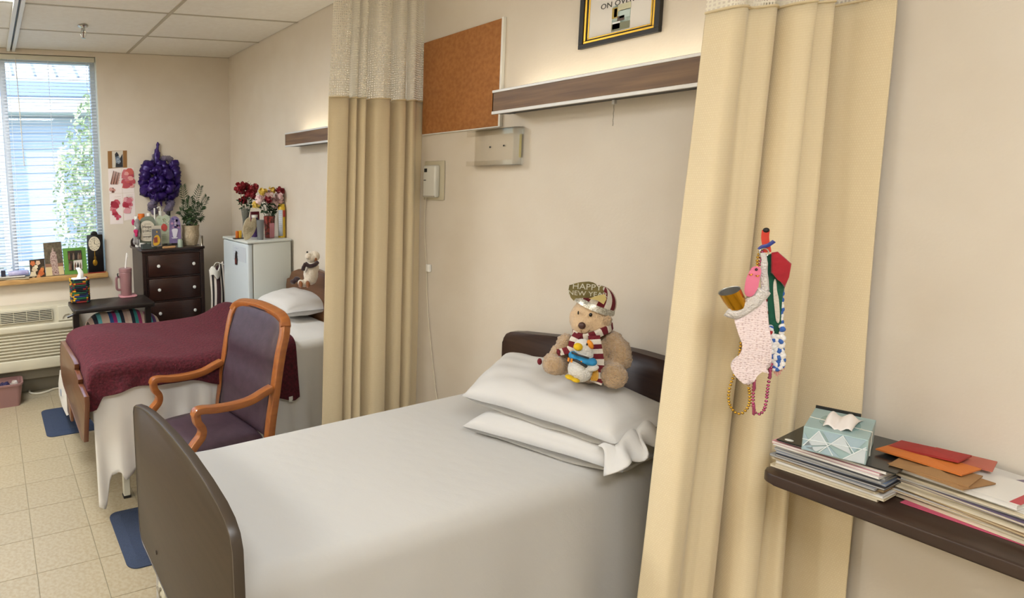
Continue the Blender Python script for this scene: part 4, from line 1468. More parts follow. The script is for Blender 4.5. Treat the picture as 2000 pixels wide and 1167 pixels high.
# ================================================================== stockings pinned on the near curtain
S0 = V((1.705, .858, 1.3))
SH = V((S0.x, S0.y, 0)).normalized()
SR = V((SH.y, -SH.x, 0))


def so(u, v, d=0):
    return unp(u, v, S0-SH*d)


def z5(pts):
    return [(1380+x/2.92, 430+y/2.92) for x, y in pts]


def cut(bm, px, d, th, bev=0, mi=0):
    P = [so(u, v, d) for u, v in px]
    o = S0-SH*d
    plate(bm, [((p-o).dot(SR), p.z-o.z) for p in P], o, SR, (0, 0, 1), th, bev=bev, seg=3, mi=mi)


m_pinkk = mat('pale pink crochet', '#c6a9a6', .95, '#e6d3d0', 190, kind='voronoi', contrast=(.12, .42), sheen=.3)
nt = m_pinkk.node_tree
vo = nt.nodes.new('ShaderNodeTexVoronoi'); vo.inputs['Scale'].default_value = 190; vo.inputs['Randomness'].default_value = .55
[setattr(n_.inputs['Randomness'], 'default_value', .55) for n_ in nt.nodes if n_.type == 'TEX_VORONOI']
bp = nt.nodes.new('ShaderNodeBump'); bp.inputs['Strength'].default_value = .7; bp.inputs['Distance'].default_value = .003; bp.invert = False
tcx = nt.nodes.new('ShaderNodeTexCoord')
nt.links.new(tcx.outputs['Object'], vo.inputs['Vector']); nt.links.new(vo.outputs['Distance'], bp.inputs['Height']); nt.links.new(bp.outputs['Normal'], nt.nodes['Principled BSDF'].inputs['Normal'])
st = thing('christmas_stocking', 'pale pink crocheted stocking hanging on the gathered curtain', 'stocking', so(1470, 745))
bm = bmesh.new()
leg = smooth_path([(*p, 0) for p in z5([(160, 560), (185, 640), (205, 700), (190, 755), (150, 795), (140, 820), (165, 870), (215, 918), (240, 926), (268, 912), (290, 872), (330, 840), (366, 815), (370, 700), (352, 560), (338, 430)])], 4)
cut(bm, [(p.x, p.y) for p in leg], .004, .026, bev=.009)
fin('leg', bm, m_pinkk, st, smooth=60)
bm = bmesh.new()
tube(bm, smooth_path([so(*p, .022) for p in z5([(118, 515), (160, 528), (220, 500), (290, 445), (330, 395)])], 5), [.014]*5+[.016]*5+[.016]*5+[.014]*5+[.010], 10)
fin('cuff', bm, mat('white crochet', '#e6ded6', .95, sheen=.3, bump=.9, bscale=220), st)
bm = bmesh.new(); tube(bm, smooth_path([so(*p, .02) for p in z5([(335, 400), (328, 300), (330, 230), (322, 185)])], 4), [.007]*4+[.006]*4+[.005]*4+[.004], 8); fin('hanging_loop', bm, MATS['white crochet'], st)
# foil tube standing in it
m_goldf = mat('gold foil tube', '#c08a1e', .18, metal=.9)
ft = thing('foil_party_horn', 'open gold foil tube sticking out of the pink stocking', 'party horn', so(1441, 598, .02))
a0, a1 = so(*z5([(130, 402)])[0], .035), so(*z5([(180, 492)])[0], .022)
ax = (a1-a0).normalized()
Mx = Matrix.Translation(a0) @ ax.to_track_quat('Z', 'Y').to_matrix().to_4x4()
Lh = (a1-a0).length
bm = bmesh.new(); lathe(bm, [(.0215, 0), (.0205, Lh*.5), (.0175, Lh), (0, Lh)], n=28, M=Mx); fin('foil_outside', bm, m_goldf, ft)
bm = bmesh.new(); lathe(bm, [(.0218, -.0005), (.0205, .001), (.0195, Lh*.5), (.016, Lh*.95), (0, Lh*.96)], n=28, M=Mx); fin('silver_lining', bm, mat('silver lining', '#a7a49c', .3, metal=.7), ft)
# pink cut-out tag
m_pink = mat('pink foam', '#d9718c', .7)
tg = thing('foam_ornament', 'pink foam cut-out tag on a bead chain above the pink stocking', 'ornament', so(1471, 575, .03))
bm = bmesh.new()
ol = smooth_path([(*p, 0) for p in z5([(262, 266), (300, 264), (312, 290), (300, 350), (292, 385), (262, 430), (228, 430), (216, 400), (224, 340), (240, 300)])], 4, closed=True)
cut(bm, [(p.x, p.y) for p in ol], .030, .004, bev=.001); fin('foam_shape', bm, m_pink, tg, smooth=50)
bm = bmesh.new()
for x, y in ((252, 305), (290, 312)):
    tube(bm, smooth_path([so(*p, .0355) for p in z5([(x-9, y), (x, y+8), (x+9, y)])], 3), .0012, 5)
fin('gold_eyes', bm, m_goldf, tg)
bm = bmesh.new(); tube(bm, smooth_path([so(*p, .0355) for p in z5([(284, 274), (290, 280), (284, 286), (278, 280)])], 3, closed=True), .001, 5, closed=True); fin('eyelet', bm, m_dark, tg)
# green stocking behind
m_green = mat('green felt', '#12553c', .9, sheen=.3, bump=.3, bscale=120)
m_red = mat('red quilted felt', '#a01220', .85, sheen=.3, bump=.5, bscale=45)
sg_ = thing('christmas_stocking', 'green felt stocking with red flap beside the pink one', 'stocking', so(1520, 720))
bm = bmesh.new(); cut(bm, z5([(338, 200), (372, 186), (400, 250), (446, 378), (432, 440), (425, 520), (434, 640), (400, 662), (356, 640), (345, 400)]), -.012, .012, bev=.004); fin('felt_leg', bm, m_green, sg_, smooth=60)
bm = bmesh.new(); cut(bm, z5([(370, 182), (406, 177), (484, 245), (470, 320), (446, 381), (412, 330), (366, 296)]), .0005, .012, bev=.003); fin('red_flap', bm, m_red, sg_, smooth=60)
bm = bmesh.new(); fg = smooth_path([(*p, 0) for p in z5([(388, 335), (398, 345), (402, 400), (412, 450), (418, 540), (412, 584), (396, 570), (388, 500), (382, 440), (380, 370)])], 3, closed=True)
cut(bm, [(p.x, p.y) for p in fg], .0005, .003, bev=.001); fin('white_applique', bm, m_ivory, sg_, smooth=50)
rnd = random.Random(4)
bms = [bmesh.new() for _ in range(3)]
for k in range(150):
    yy = rnd.uniform(600, 850)
    lo2_ = 352+(yy-600)*.12
    xx = rnd.uniform(lo2_, 438)
    if yy < 655 and 372 < xx < 425:
        continue
    p = so(*z5([(xx, yy)])[0], .004+rnd.uniform(0, .006))
    b_ = bms[rnd.choice([0, 0, 0, 1, 1, 2]) if xx < 380 else rnd.choice([0, 0, 1])]
    sph(b_, p, (.005, .004, .0065), MV @ Matrix.Rotation(rnd.uniform(-.6, .6), 3, 'Y'), n=5)
for k in range(12):
    for xx in (346, 432):
        p = so(*z5([(xx+rnd.uniform(-5, 5), 400+k*18)])[0], -.004)
        sph(bms[rnd.choice([0, 0, 1, 2] if xx < 400 else [0, 1])], p, (.0035, .003, .006), n=5)
for b_, c, nm in zip(bms, ('#e4e0da', '#3a62a8', '#a3242c'), ('white_yarn', 'blue_yarn', 'red_yarn')):
    fin(nm, b_, mat(nm.replace('_', ' '), c, .9), sg_)['kind'] = 'stuff'
bm = bmesh.new()
for k in range(11):
    x = 385+k*5.5
    tube(bm, [so(*z5([(x, 845-(k*3))])[0], .006), so(*z5([(x+2+rnd.uniform(-4, 4), 885-k*4+rnd.uniform(-14, 16))])[0], .006)], .0012, 5)
fin('fringe', bm, mat('pink fringe', '#d2988a', .8), sg_)
bm = bmesh.new(); pts = z5([(338, 200), (325, 190), (318, 168)]); tube(bm, smooth_path([so(*p, .0) for p in pts], 4), .003, 6); fin('hanging_loop', bm, m_green, sg_)
# ribbons, ring and chains
rb = thing('ribbon_hanger', 'red and blue ribbon loop with key ring pinned to the curtain', 'ribbon', so(1497, 452))
bm = bmesh.new(); tube(bm, smooth_path([so(*p, .012) for p in z5([(338, 56), (334, 100), (342, 150), (347, 182)])], 4), 1, 8, flat=(.007, .002), up0=SR); fin('red_ribbon', bm, mat('red satin', '#c23420', .4), rb)
bm = bmesh.new(); tube(bm, smooth_path([so(*p, .016) for p in z5([(300, 166), (318, 150), (350, 142), (386, 118)])], 4), 1, 8, flat=(.004, .002), up0=(0, 0, 1)); fin('blue_ribbon', bm, mat('blue satin', '#27357e', .4), rb)
bm = bmesh.new(); tube(bm, [so(*z5([(328+26*math.cos(a), 184+24*math.sin(a))])[0], .02) for a in [2*PI*k/20 for k in range(20)]], .0013, 6, closed=True); fin('key_ring', bm, m_chrome, rb)
bm = bmesh.new(); sph(bm, so(*z5([(340, 56)])[0], .012), .006, n=8); fin('pin_head', bm, m_dark, rb)
bm = bmesh.new(); tube(bm, smooth_path([so(*p, .010) for p in z5([(318, 190), (326, 230), (330, 280), (334, 310)])], 4), [.004]*4+[.006]*4+[.005]*4+[.003], 8); fin('purple_cord', bm, mat('purple foil', '#5b2f7c', .3, metal=.4), rb)


def beads(name, label, paths, r, m, step):
    t = thing(name, label, 'bead chain', so(*z5([paths[-1][0]])[0], .01), 'bead chains')
    for pth, closed in ((p, False) for p in paths):
        P = smooth_path([so(*p, .012) for p in z5(pth)], 10)
        bm = bmesh.new()
        acc = 0
        last = P[0]
        sph(bm, last, r, n=6)
        for q in P[1:]:
            if (q-last).length >= step:
                sph(bm, q, r, n=6)
                last = q
        fin('bead_string', bm, m, t)
    return t


m_gb = mat('gold bead', '#c49a3a', .2, metal=.9)
m_pbd = mat('pink metallic bead', '#b2567a', .2, metal=.8)
beads('bead_chain', 'gold bead chain looping below the pink stocking', [[(305, 178), (292, 215), (290, 262)], [(196, 700), (188, 760), (165, 860), (140, 925), (126, 990), (132, 1050), (165, 1095), (205, 1098), (240, 1055), (246, 1000), (236, 930), (225, 890)]], .0033, m_gb, .0062)
pk = beads('bead_chain', 'pink bead chain looping beside the gold one', [[(318, 180), (312, 220), (306, 262)], [(276, 892), (268, 950), (266, 1010), (268, 1070), (290, 1105), (325, 1085), (340, 1030), (350, 950), (366, 850), (370, 815)]], .0034, m_pbd, .0066)
for x, y in ((270, 1075), (362, 870), (272, 935)):
    bm = bmesh.new(); cut(bm, z5([(x-10, y-30), (x+8, y-28), (x+10, y+22), (x+2, y+36), (x-10, y+28)]), .012, .006, bev=.002); fin('foil_charm', bm, m_pbd, pk, smooth=50)

# ================================================================== overbed table at the right with papers
m_tt = mat('dark table laminate', '#3a2a21', .32, '#33241c', 9, stretch=(6, 1, 6))
ZT2 = .970
tb_ = thing('overbed_table', 'dark overbed table with magazines beside the gathered curtain', 'table', (1.89, .35, 0), 'overbed tables')
bm = bmesh.new(); plate(bm, rrect(.285, .86, .03, 5, 1.735+.1425, .822-.43), (0, 0, ZT2-.026), (1, 0, 0), (0, 1, 0), .026, bev=.004); fin('table_top', bm, m_tt, tb_, smooth=50)
bm = bmesh.new(); bx(bm, 1.80, 1.98, .04, .12, .90, ZT2-.026, .005, 1); fin('top_bracket', bm, m_cfr, tb_)
bm = bmesh.new(); bx(bm, 1.86, 1.92, .05, .09, .06, .91, .006, 2); fin('column', bm, m_chrome, tb_)
bm = bmesh.new()
for y in (.0, .12):
    bx(bm, 1.35, 1.96, y, y+.035, .05, .08, .005, 1)
bx(bm, 1.86, 1.92, -.01, .165, .045, .085, .005, 1)
fin('base', bm, m_cfr, tb_)
for x in (1.38, 1.93):
    for y in (.017, .137):
        bm = bmesh.new(); sph(bm, (x, y, .026), (.025, .014, .025), n=8); fin('caster', bm, m_dark, tb_)


def slab(name, label, cat, cx, cy, sx, sy, rz, z, th, cover, page, group=None, tilt=0, curl=0):
    """magazine: page block with front and back cover"""
    t = thing(name, label, cat, (cx, cy, z), group)
    R_ = Matrix.Translation((cx, cy, z)) @ Matrix.Rotation(math.radians(rz), 4, 'Z') @ Matrix.Rotation(math.radians(tilt), 4, 'X')
    cvr = max(.0007, th*.12)
    bm = bmesh.new(); bx(bm, -sx/2+.001, sx/2-.001, -sy/2+.001, sy/2-.001, cvr, th-cvr, M=R_)
    fin('pages', bm, page, t, smooth=0)
    for a, b_ in ((0, cvr), (th-cvr, th)):
        bm = bmesh.new(); bx(bm, -sx/2, sx/2, -sy/2, sy/2, a+.0001, b_, M=R_); fin('cover', bm, cover, t, smooth=0)
    return t


PAGES = [mat('page cream', '#cfc3ab', .8), mat('page grey', '#a9a69f', .8), mat('page white', '#d9d4cb', .8), mat('page tan', '#c0ab86', .8)]
COV = {k: mat('cover '+k, c, .35) for k, c in dict(grey='#8d8f92', white='#d6d2ca', black='#2c2a2b', pink='#c78a94', blue='#7f8ea6', cream='#cdbf9f', brown='#8a6a48', red='#b02a38', violet='#6d5f77', green='#8fa37d').items()}
rnd = random.Random(11)
ORD = ['lowest', 'second', 'third', 'fourth', 'fifth', 'sixth', 'seventh', 'eighth', 'ninth', 'tenth', 'eleventh', 'twelfth', 'topmost']
cols = ['cream', 'cream', 'white', 'cream', 'brown', 'grey', 'black', 'blue', 'grey', 'grey', 'white', 'pink', 'white']
z = ZT2+.0005
CXL, CYL = 1.888, .733
for k, cn in enumerate(cols):
    th = .0042+rnd.uniform(0, .0022)
    slab('magazine', '%s %s magazine of the stack under the tissue box' % (ORD[k]+('' if k in (0, 12) else ' from the bottom'), cn), 'magazine', CXL+rnd.uniform(-.008, .008), CYL+rnd.uniform(-.006, .006), .205, .185, 4+rnd.uniform(-4, 4), z, th, COV[cn], PAGES[(0, 0, 2, 0, 3, 1, 1, 1, 1, 1, 2, 2, 2)[k]], 'magazines under the tissue box', )
    z += th+.0003
ZL = z
bm = bmesh.new()
Mf = Matrix.Translation((CXL+.005, CYL-.005, ZL)) @ Matrix.Rotation(math.radians(7), 4, 'Z')
bx(bm, -.112, .112, -.098, .098, 0, .0035, .001, 1, M=Mf)
fo_ = thing('ring_folder', 'glossy black folder lying between the magazines and tissue box', 'folder', (CXL, CYL, ZL))
fin('cover', bm, mat('black vinyl', '#1d1f1e', .22), fo_)
for sx, sy in ((-.095, .08), (.095, -.08)):
    bm = bmesh.new(); lathe(bm, [(0, .0005), (.007, .0004), (.008, 0)], n=14, M=Mf @ Matrix.Translation((sx, sy, .0036))); fin('punch_hole', bm, m_white, fo_)
# tissue box
ZB = ZL+.004
g = [un(u, v, 'z', ZB) for u, v in ((1560, 879), (1685, 904), (1740, 868))]
ax_y = (g[1]-g[0]); ax_x = (g[2]-g[1])
wy, wx = ax_y.length, ax_x.length
U_ = ax_y.normalized(); U_.rotate(Matrix.Rotation(math.radians(-11), 3, 'Z')); V_ = V((-U_.y, U_.x, 0))
if V_.dot(ax_x) < 0:
    V_ = -V_
wx = min(wx, .165)
hbx = .058
tbx = thing('tissue_box', 'pale teal tissue box with triangle pattern on the magazine stack', 'tissue box', (g[0]+g[1])/2+V_*wx/2)
m_teal = mat('teal card', '#9fb5b3', .5, '#97adab', 8)
m_lt = mat('pale card', '#c2c9cb', .5)
m_mid = mat('mid teal card', '#9cb0b8', .5)
cgx = (g[0]+g[1])/2+V_*wx/2+U_*.004
g[0] = cgx-V_*wx/2-U_*wy/2
bm = bmesh.new(); plate(bm, [(-wy/2, -wx/2), (wy/2, -wx/2), (wy/2, wx/2), (-wy/2, wx/2)] if U_.cross(V_).z > 0 else [(-wy/2, wx/2), (wy/2, wx/2), (wy/2, -wx/2), (-wy/2, -wx/2)], (cgx.x, cgx.y, ZB+.0002), U_, V_ if U_.cross(V_).z > 0 else -V_, hbx, bev=.0015); fin('carton', bm, m_teal, tbx, smooth=0)
# printed triangles on the front
tri = [((.02, .2), (.25, .95), (.42, .45), m_lt), ((.45, .5), (.62, .98), (.78, .3), m_lt), ((.3, .05), (.42, .42), (.62, .05), m_mid), ((.02, .05), (.02, .75), (.22, .05), m_mid), ((.66, .05), (.98, .70), (.98, .05), m_lt), ((.30, .97), (.60, .97), (.44, .52), m_mid), ((.64, .97), (.97, .97), (.80, .40), m_mid), ((.24, .08), (.06, .15), (.40, .40), m_lt)]
fo0 = V((g[0].x, g[0].y, ZB+.0002))-V_*.0012
for a_, b_, c_, m in tri:
    bm = bmesh.new()
    q = [fo0+U_*(p[0]*wy)+V((0, 0, p[1]*hbx)) for p in (a_, b_, c_)]
    q2 = [p-V_*.0006 for p in q]
    va = [bm.verts.new(p) for p in q]; vb = [bm.verts.new(p) for p in q2]
    bm.faces.new(va); bm.faces.new(vb[::-1])
    for i in range(3):
        bm.faces.new((va[i], va[(i+1) % 3], vb[(i+1) % 3], vb[i]))
    fin('printed_triangle', bm, m, tbx, smooth=0)
for pa, pb in (((0, .48), (1, .62)), ((.02, .2), (.25, .95)), ((.25, .95), (.5, .08)), ((.28, .08), (.62, .97)), ((.62, .97), (.82, .35)), ((.66, .05), (.98, .72))):
    bm = bmesh.new(); tube(bm, [fo0-V_*.0008+U_*(pa[0]*wy)+V((0, 0, pa[1]*hbx)), fo0-V_*.0008+U_*(pb[0]*wy)+V((0, 0, pb[1]*hbx))], .0009, 4); fin('printed_line', bm, mat('print white', '#e3e8e6', .5), tbx, smooth=0)
zt_ = ZB+hbx
bm = bmesh.new(); plate(bm, [(p[0], p[1]) for p in smooth_path([(-.03, -.03, 0), (.0, -.045, 0), (.03, -.03, 0), (.028, .03, 0), (0, .05, 0), (-.028, .03, 0)], 4, closed=True)], (cgx.x, cgx.y, zt_+.0003), U_, V_, .0006); fin('slot_film', bm, mat('slot film', '#8aa6a2', .2), tbx, smooth=0)


def tis(a, b):
    return cgx+V((0, 0, zt_-cgx.z+.003+.012*math.sin(PI*b)+.006*math.sin(9*a+3*b)))+U_*((a-.5)*.045+.01*b)+V_*((b-.5)*.12)


bm = bmesh.new(); grid(bm, tis, 10, 14); fin('tissue', bm, mat('tissue paper', '#e6ddd6', .9), tbx, smooth=180, solid=.0008)
bm = bmesh.new(); q = cgx-U_*wy*0+V_*.0
for s_ in (.14,):
    c_ = V((cgx.x, cgx.y, 0))+U_*(.02)
    lp_ = [c_+U_*(wy/2+.001-.02)+V_*(-wx*.12)+V((0, 0, ZB+.002)), c_+U_*(wy/2+.001-.02)+V_*(-wx*.12)+V((0, 0, zt_+.001)), c_-U_*(wy/2+.019)+V_*(-wx*.02)+V((0, 0, zt_+.001)), c_-U_*(wy/2+.021)+V_*(-wx*.02)+V((0, 0, ZB+.002))]
    tube(bm, lp_, .0012, 5)
fin('string', bm, mat('string', '#d9d5c6', .8), tbx)
# thin dark strip standing in for the box's dark back top edge
cpos = cgx+V_*(wx/2+.006)-U_*.012
bm = bmesh.new(); plate(bm, [(-.038, 0), (.038, 0), (.038, .064), (-.038, .064)], (cpos.x, cpos.y, ZL+.0042), U_, (0, 0, 1), .005)
tag(fin('box_edge_strip', bm, m_dark, smooth=0), 'slim black case standing behind the tissue box', 'case')

# right stack
cols = ['cream', 'cream', 'white', 'brown', 'cream', 'cream', 'violet', 'grey', 'cream', 'white']
z = ZT2+.0005
CXR, CYR = 1.945, .532
bm = bmesh.new(); bx(bm, 1.835, 1.95, .40, .62, z, z+.0016, M=Matrix.Translation((0, 0, 0)))
tag(fin('pink_folder', bm, mat('pink card', '#c4526c', .6), smooth=0), 'pink card folder at the bottom of the loose paper pile', 'folder')
z += .002
for k, cn in enumerate(cols):
    th = .0048+rnd.uniform(0, .0028)
    slab('magazine', '%s %s magazine of the pile under the red envelope' % ((ORD[k]+' from the bottom') if 0 < k < 9 else ('lowest' if k == 0 else 'topmost'), cn), 'magazine', CXR+rnd.uniform(-.010, .010), CYR+rnd.uniform(-.012, .012), .195, .205, -6+rnd.uniform(-6, 6), z, th, COV[cn], PAGES[(0, 0, 3, 3, 0, 0, 0, 2, 0, 2)[k]], 'magazines under the red envelope')
    z += th+.0003
ZR = z
m_kraft = mat('kraft envelope', '#9a7348', .7)
m_or = mat('orange envelope', '#c9702c', .65)
m_re = mat('red envelope paper', '#9c2a26', .65)
m_ro = mat('rose envelope', '#b0604e', .65)


def envelope(name, label, c, sx, sy, rz, z, th, m, tilt=0, flapm=None):
    t = thing(name, label, 'envelope', (*c, z), 'envelopes on the magazine pile')
    Mx = Matrix.Translation((*c, z)) @ Matrix.Rotation(math.radians(rz), 4, 'Z') @ Matrix.Rotation(math.radians(tilt), 4, 'X')
    bm = bmesh.new(); bx(bm, -sx/2, sx/2, -sy/2, sy/2, 0, th, M=Mx); fin('body', bm, m, t, smooth=0)
    bm = bmesh.new()
    vs = [bm.verts.new(Mx @ V(p)) for p in ((-sx/2, -sy/2, th+.0003), (-sx/2, sy/2, th+.0003), (sx*.05, 0, th+.004))]
    bm.faces.new(vs); fin('flap', bm, flapm or m, t, smooth=0, solid=.0004)
    return t


def eat(u, v, z):
    p = un(u, v, 'z', z)
    return (p.x, p.y)


_pb = slab('magazine', 'white paperback with red spine just under the envelopes', 'magazine', 1.915, .545, .14, .16, -4, ZR, .011, COV['white'], PAGES[2], 'magazines under the red envelope')
bm = bmesh.new(); bx(bm, 1.845, 1.98, .468, .482, ZR+.0112, ZR+.0118); fin('red_spine', bm, COV['red'], _pb, smooth=0)
ZR += .0122
envelope('envelope', 'lower brown kraft envelope under the orange one', eat(1835, 925, ZR), .095, .115, -8, ZR, .003, m_kraft)
envelope('envelope', 'upper brown kraft envelope showing at the near side', eat(1825, 922, ZR), .09, .11, 6, ZR+.0034, .003, m_kraft)
envelope('envelope', 'rose coloured envelope at the right of the red one', eat(1880, 903, ZR), .075, .085, 12, ZR+.0070, .0025, m_ro)
envelope('envelope', 'orange envelope under the red one', eat(1808, 905, ZR), .075, .13, -2, ZR+.0100, .003, m_or)
envelope('envelope', 'folded red envelope on top of the pile', eat(1812, 893, ZR), .065, .105, 2, ZR+.0135, .004, m_re, tilt=-5)
# glossy magazine leaning out at the picture edge
gm = slab('magazine', 'glossy violet magazine with yellow patch at the right picture edge', 'magazine', 1.975, .468, .15, .11, -20, ZR-.010, .004, COV['violet'], PAGES[1], 'loose magazines')
bm = bmesh.new(); bx(bm, -.012, .012, -.012, .012, 0, .0006, M=Matrix.Translation((2.0, .475, ZR-.0058)) @ Matrix.Rotation(.3, 4, 'Z')); fin('yellow_patch', bm, mat('yellow print', '#d9c431', .5), gm, smooth=0)
text('lettering', 's', (1.965, .462, ZR-.0055), (.35, -.94, 0), (.94, .35, 0), .034, mat('white print', '#e8e4e0', .5), gm)
lt = thing('letter_sheet', 'loose white letter sheet sticking out under the glossy magazine', 'paper', (1.94, .45, ZR-.02))
bm = bmesh.new(); bx(bm, -.06, .06, -.05, .05, 0, .0008, M=Matrix.Translation((1.945, .475, ZR-.0125)) @ Matrix.Rotation(-.5, 4, 'Z')); fin('sheet', bm, PAGES[2], lt, smooth=0)

# ================================================================== dresser by the window wall
m_mah = mat('dark mahogany', '#2a1712', .38, '#1f110d', 7, stretch=(2, 2, 14), coat=.2)
m_mahr = mat('mahogany drawer front', '#34190f', .35, '#27120b', 7, stretch=(2, 2, 16), coat=.25)
m_knob = mat('cut glass knob', '#d8d8d2', .12, spec=.8)
DX0, DX1, DY0, DY1, DZ = 1.115, 1.632, 4.50, 4.90, 1.165
dr = thing('dresser', 'dark mahogany dresser with glass knobs against the window wall', 'dresser', ((DX0+DX1)/2, 4.7, 0))
bm = bmesh.new(); bx(bm, DX0+.012, DX1-.012, DY0+.014, DY1, .08, DZ-.022, .003, 1); fin('carcass', bm, m_mah, dr)
bm = bmesh.new(); bx(bm, DX0-.008, DX1+.008, DY0-.008, DY1, DZ-.022, DZ, .005, 2); fin('top', bm, m_mah, dr)
nd = 5
zz0, zz1 = .16, DZ-.040
hgt = (zz1-zz0)/nd
for k in range(nd):
    a0, a1 = zz0+k*hgt+.008, zz0+(k+1)*hgt-.008
    bm = bmesh.new(); bx(bm, DX0+.045, DX1-.040, DY0-.002, DY0+.02, a0, a1, .006, 2); dw = fin('drawer', bm, m_mahr, dr)
    bm = bmesh.new(); bx(bm, DX0+.028, DX1-.025, DY0+.002, DY0+.018, a1+.002, a1+.012, .002, 1); fin('drawer_rail', bm, m_mah, dr)
    for x in (DX0+.125, DX1-.095):
        bm = bmesh.new(); lathe(bm, [(0, .026), (.010, .024), (.014, .018), (.012, .011), (.006, .007), (.006, 0), (.011, 0)], n=12, M=Matrix.Translation((x, DY0-.002, (a0+a1)/2)) @ Matrix.Rotation(PI/2, 4, 'X')); fin('knob', bm, m_knob, dw, smooth=20)
for x in (DX0+.014, DX1-.014):
    bm = bmesh.new(); bx(bm, x-.016, x+.016, DY0+.002, DY0+.05, 0, DZ-.022, .004, 1); fin('corner_post', bm, m_mah, dr)
    bm = bmesh.new(); bx(bm, x-.016, x+.016, DY1-.05, DY1-.004, 0, .09, .004, 1); fin('back_foot', bm, m_mah, dr)
bm = bmesh.new()
plate(bm, [(0, 0), (DX1-DX0, 0), (DX1-DX0, .02), (DX1-DX0-.05, .03), (.09, .03), (.07, .045), (.045, .062), (.02, .062), (.004, .045), (0, .03)], (DX0, DY1-.002, DZ), (1, 0, 0), (0, 0, 1), .014, bev=.002)
fin('back_rail', bm, m_mah, dr, smooth=40)

# ---- things on the dresser
ZD = DZ+.0005


def dp(u, v, y):
    return un(u, v, 'y', y)


def card(name, label, cat, px, y, th, m, lean=0, group=None):
    """upright flat piece: outline in photo pixels on the plane y, given real thickness"""
    P = [dp(u, v, y) for u, v in px]
    zmin = min(p.z for p in P)
    xm = sum(p.x for p in P)/len(P)
    t = thing(name, label, cat, (xm, y, zmin), group)
    bm = bmesh.new()
    plate(bm, [(p.x-xm, p.z-zmin) for p in P], (xm, y, zmin), (1, 0, 0), (0, 0, 1), -th if False else th)
    return t, bm, xm, zmin


def z5b(pts):     # zoom of the dresser top: 180..420 x 260..500 at 4.863
    return [(180+x/4.8625, 260+y/4.8625) for x, y in pts]


def flat(bm, px, y, th=.0008, mi=0):
    P = [dp(u, v, y) for u, v in px]
    plate(bm, [(p.x, p.z) for p in P], (0, y, 0), (1, 0, 0), (0, 0, 1), th, mi=mi)


def squiggle(parent, px0, px1, y, m, seed=0, n=14, amp=2.6, r=.0008):
    """a line of handwriting too small to read"""
    rn = random.Random(seed)
    P = [dp(*z5b([(px0[0]+(px1[0]-px0[0])*k/n, px0[1]+(px1[1]-px0[1])*k/n+rn.uniform(-amp, amp))])[0], y) for k in range(n+1)]
    bm = bmesh.new(); tube(bm, P, r, 4); fin('script_line', bm, m, parent)


# plaque with lettering
m_plq = mat('grey green plaque', '#7b8373', .6, '#6c7566', 25)
m_pale = mat('plaque face', '#cfc6b2', .6)
yq = DY0+.06
t = thing('scripture_plaque', 'arched grey plaque lettered about hope on the dresser', 'plaque', dp(289, 477, yq))
bm = bmesh.new()
ol = smooth_path([(*p, 0) for p in z5b([(455, 1040), (452, 900), (448, 850), (470, 810), (520, 790), (575, 795), (605, 850), (610, 930), (606, 1045)])], 4)
flat(bm, [(p.x, p.y) for p in ol], yq, -.012); fin('board', bm, m_plq, t, smooth=0)
bm = bmesh.new(); ol = smooth_path([(*p, 0) for p in z5b([(480, 1020), (462, 990), (470, 930), (460, 870), (490, 835), (540, 830), (575, 850), (590, 880), (580, 940), (592, 990), (570, 1022)])], 3, closed=True)
flat(bm, [(p.x, p.y) for p in ol], yq-.0125, -.001); face = fin('face', bm, m_pale, t, smooth=0)
for k_, yy in enumerate((862, 958, 1004)):
    squiggle(face, (494 if k_ < 2 else 508, yy), (556 if k_ < 2 else 545, yy-2), yq-.0145, m_ink, k_)
for s_, yy, sz in (('Hope', 900, .036), ('LORD', 938, .028), ('strength', 988, .021)):
    q = dp(*z5b([(524, yy)])[0], yq-.0142)
    text('lettering', s_, q, (1, 0, 0), (0, 0, 1), sz, m_ink, face, ex=.0004)
bm = bmesh.new(); q0, q1 = dp(*z5b([(468, 1075)])[0], yq), dp(*z5b([(606, 1048)])[0], yq); bx(bm, q0.x, q1.x, yq-.03, yq+.03, ZD, q1.z, .002, 1); fin('base_block', bm, mat('slate base', '#39403c', .6), t)

# green heart card, violet cup card
m_mint = mat('mint card', '#a9b49a', .6, '#bcc4ae', 30)
m_lilac = mat('lilac card', '#75658f', .6, '#8878a2', 22)
yq = DY0+.085
t = thing('greeting_card', 'mint green card with red bird and flowers on the dresser', 'card', dp(317, 478, yq), 'cards on the dresser')
bm = bmesh.new(); ol = smooth_path([(*p, 0) for p in z5b([(612, 1050), (610, 850), (612, 800), (640, 778), (672, 790), (705, 772), (735, 800), (738, 860), (738, 1045)])], 3)
flat(bm, [(p.x, p.y) for p in ol], yq, -.004); cd = fin('card_sheet', bm, m_mint, t, smooth=0)
bm = bmesh.new(); flat(bm, [(p.x, p.y) for p in smooth_path([(*p, 0) for p in z5b([(655, 885), (680, 858), (708, 875), (712, 905), (690, 930), (662, 915)])], 3, closed=True)], yq-.0045, -.001); fin('red_bird', bm, mat('bird print', '#b8463f', .6), cd, smooth=0)
rnd = random.Random(2)
for k in range(14):
    x, y = rnd.uniform(628, 728), rnd.uniform(800, 860)
    bm = bmesh.new(); flat(bm, z5b([(x-6, y), (x, y-6), (x+6, y), (x, y+6)]), yq-.0045, -.0006); fin('printed_blossom', bm, (m_ivory, mat('blossom print', '#8a9a6a', .6))[k % 2], cd, smooth=0)
for k in range(3):
    squiggle(cd, (662, 960+k*20), (702, 958+k*20), yq-.0048, mat('card ink', '#7f8a72', .6), 20+k)
yq = DY0+.07
t = thing('greeting_card', 'lilac card with white cup of flowers on the dresser', 'card', dp(340, 476, yq), 'cards on the dresser')
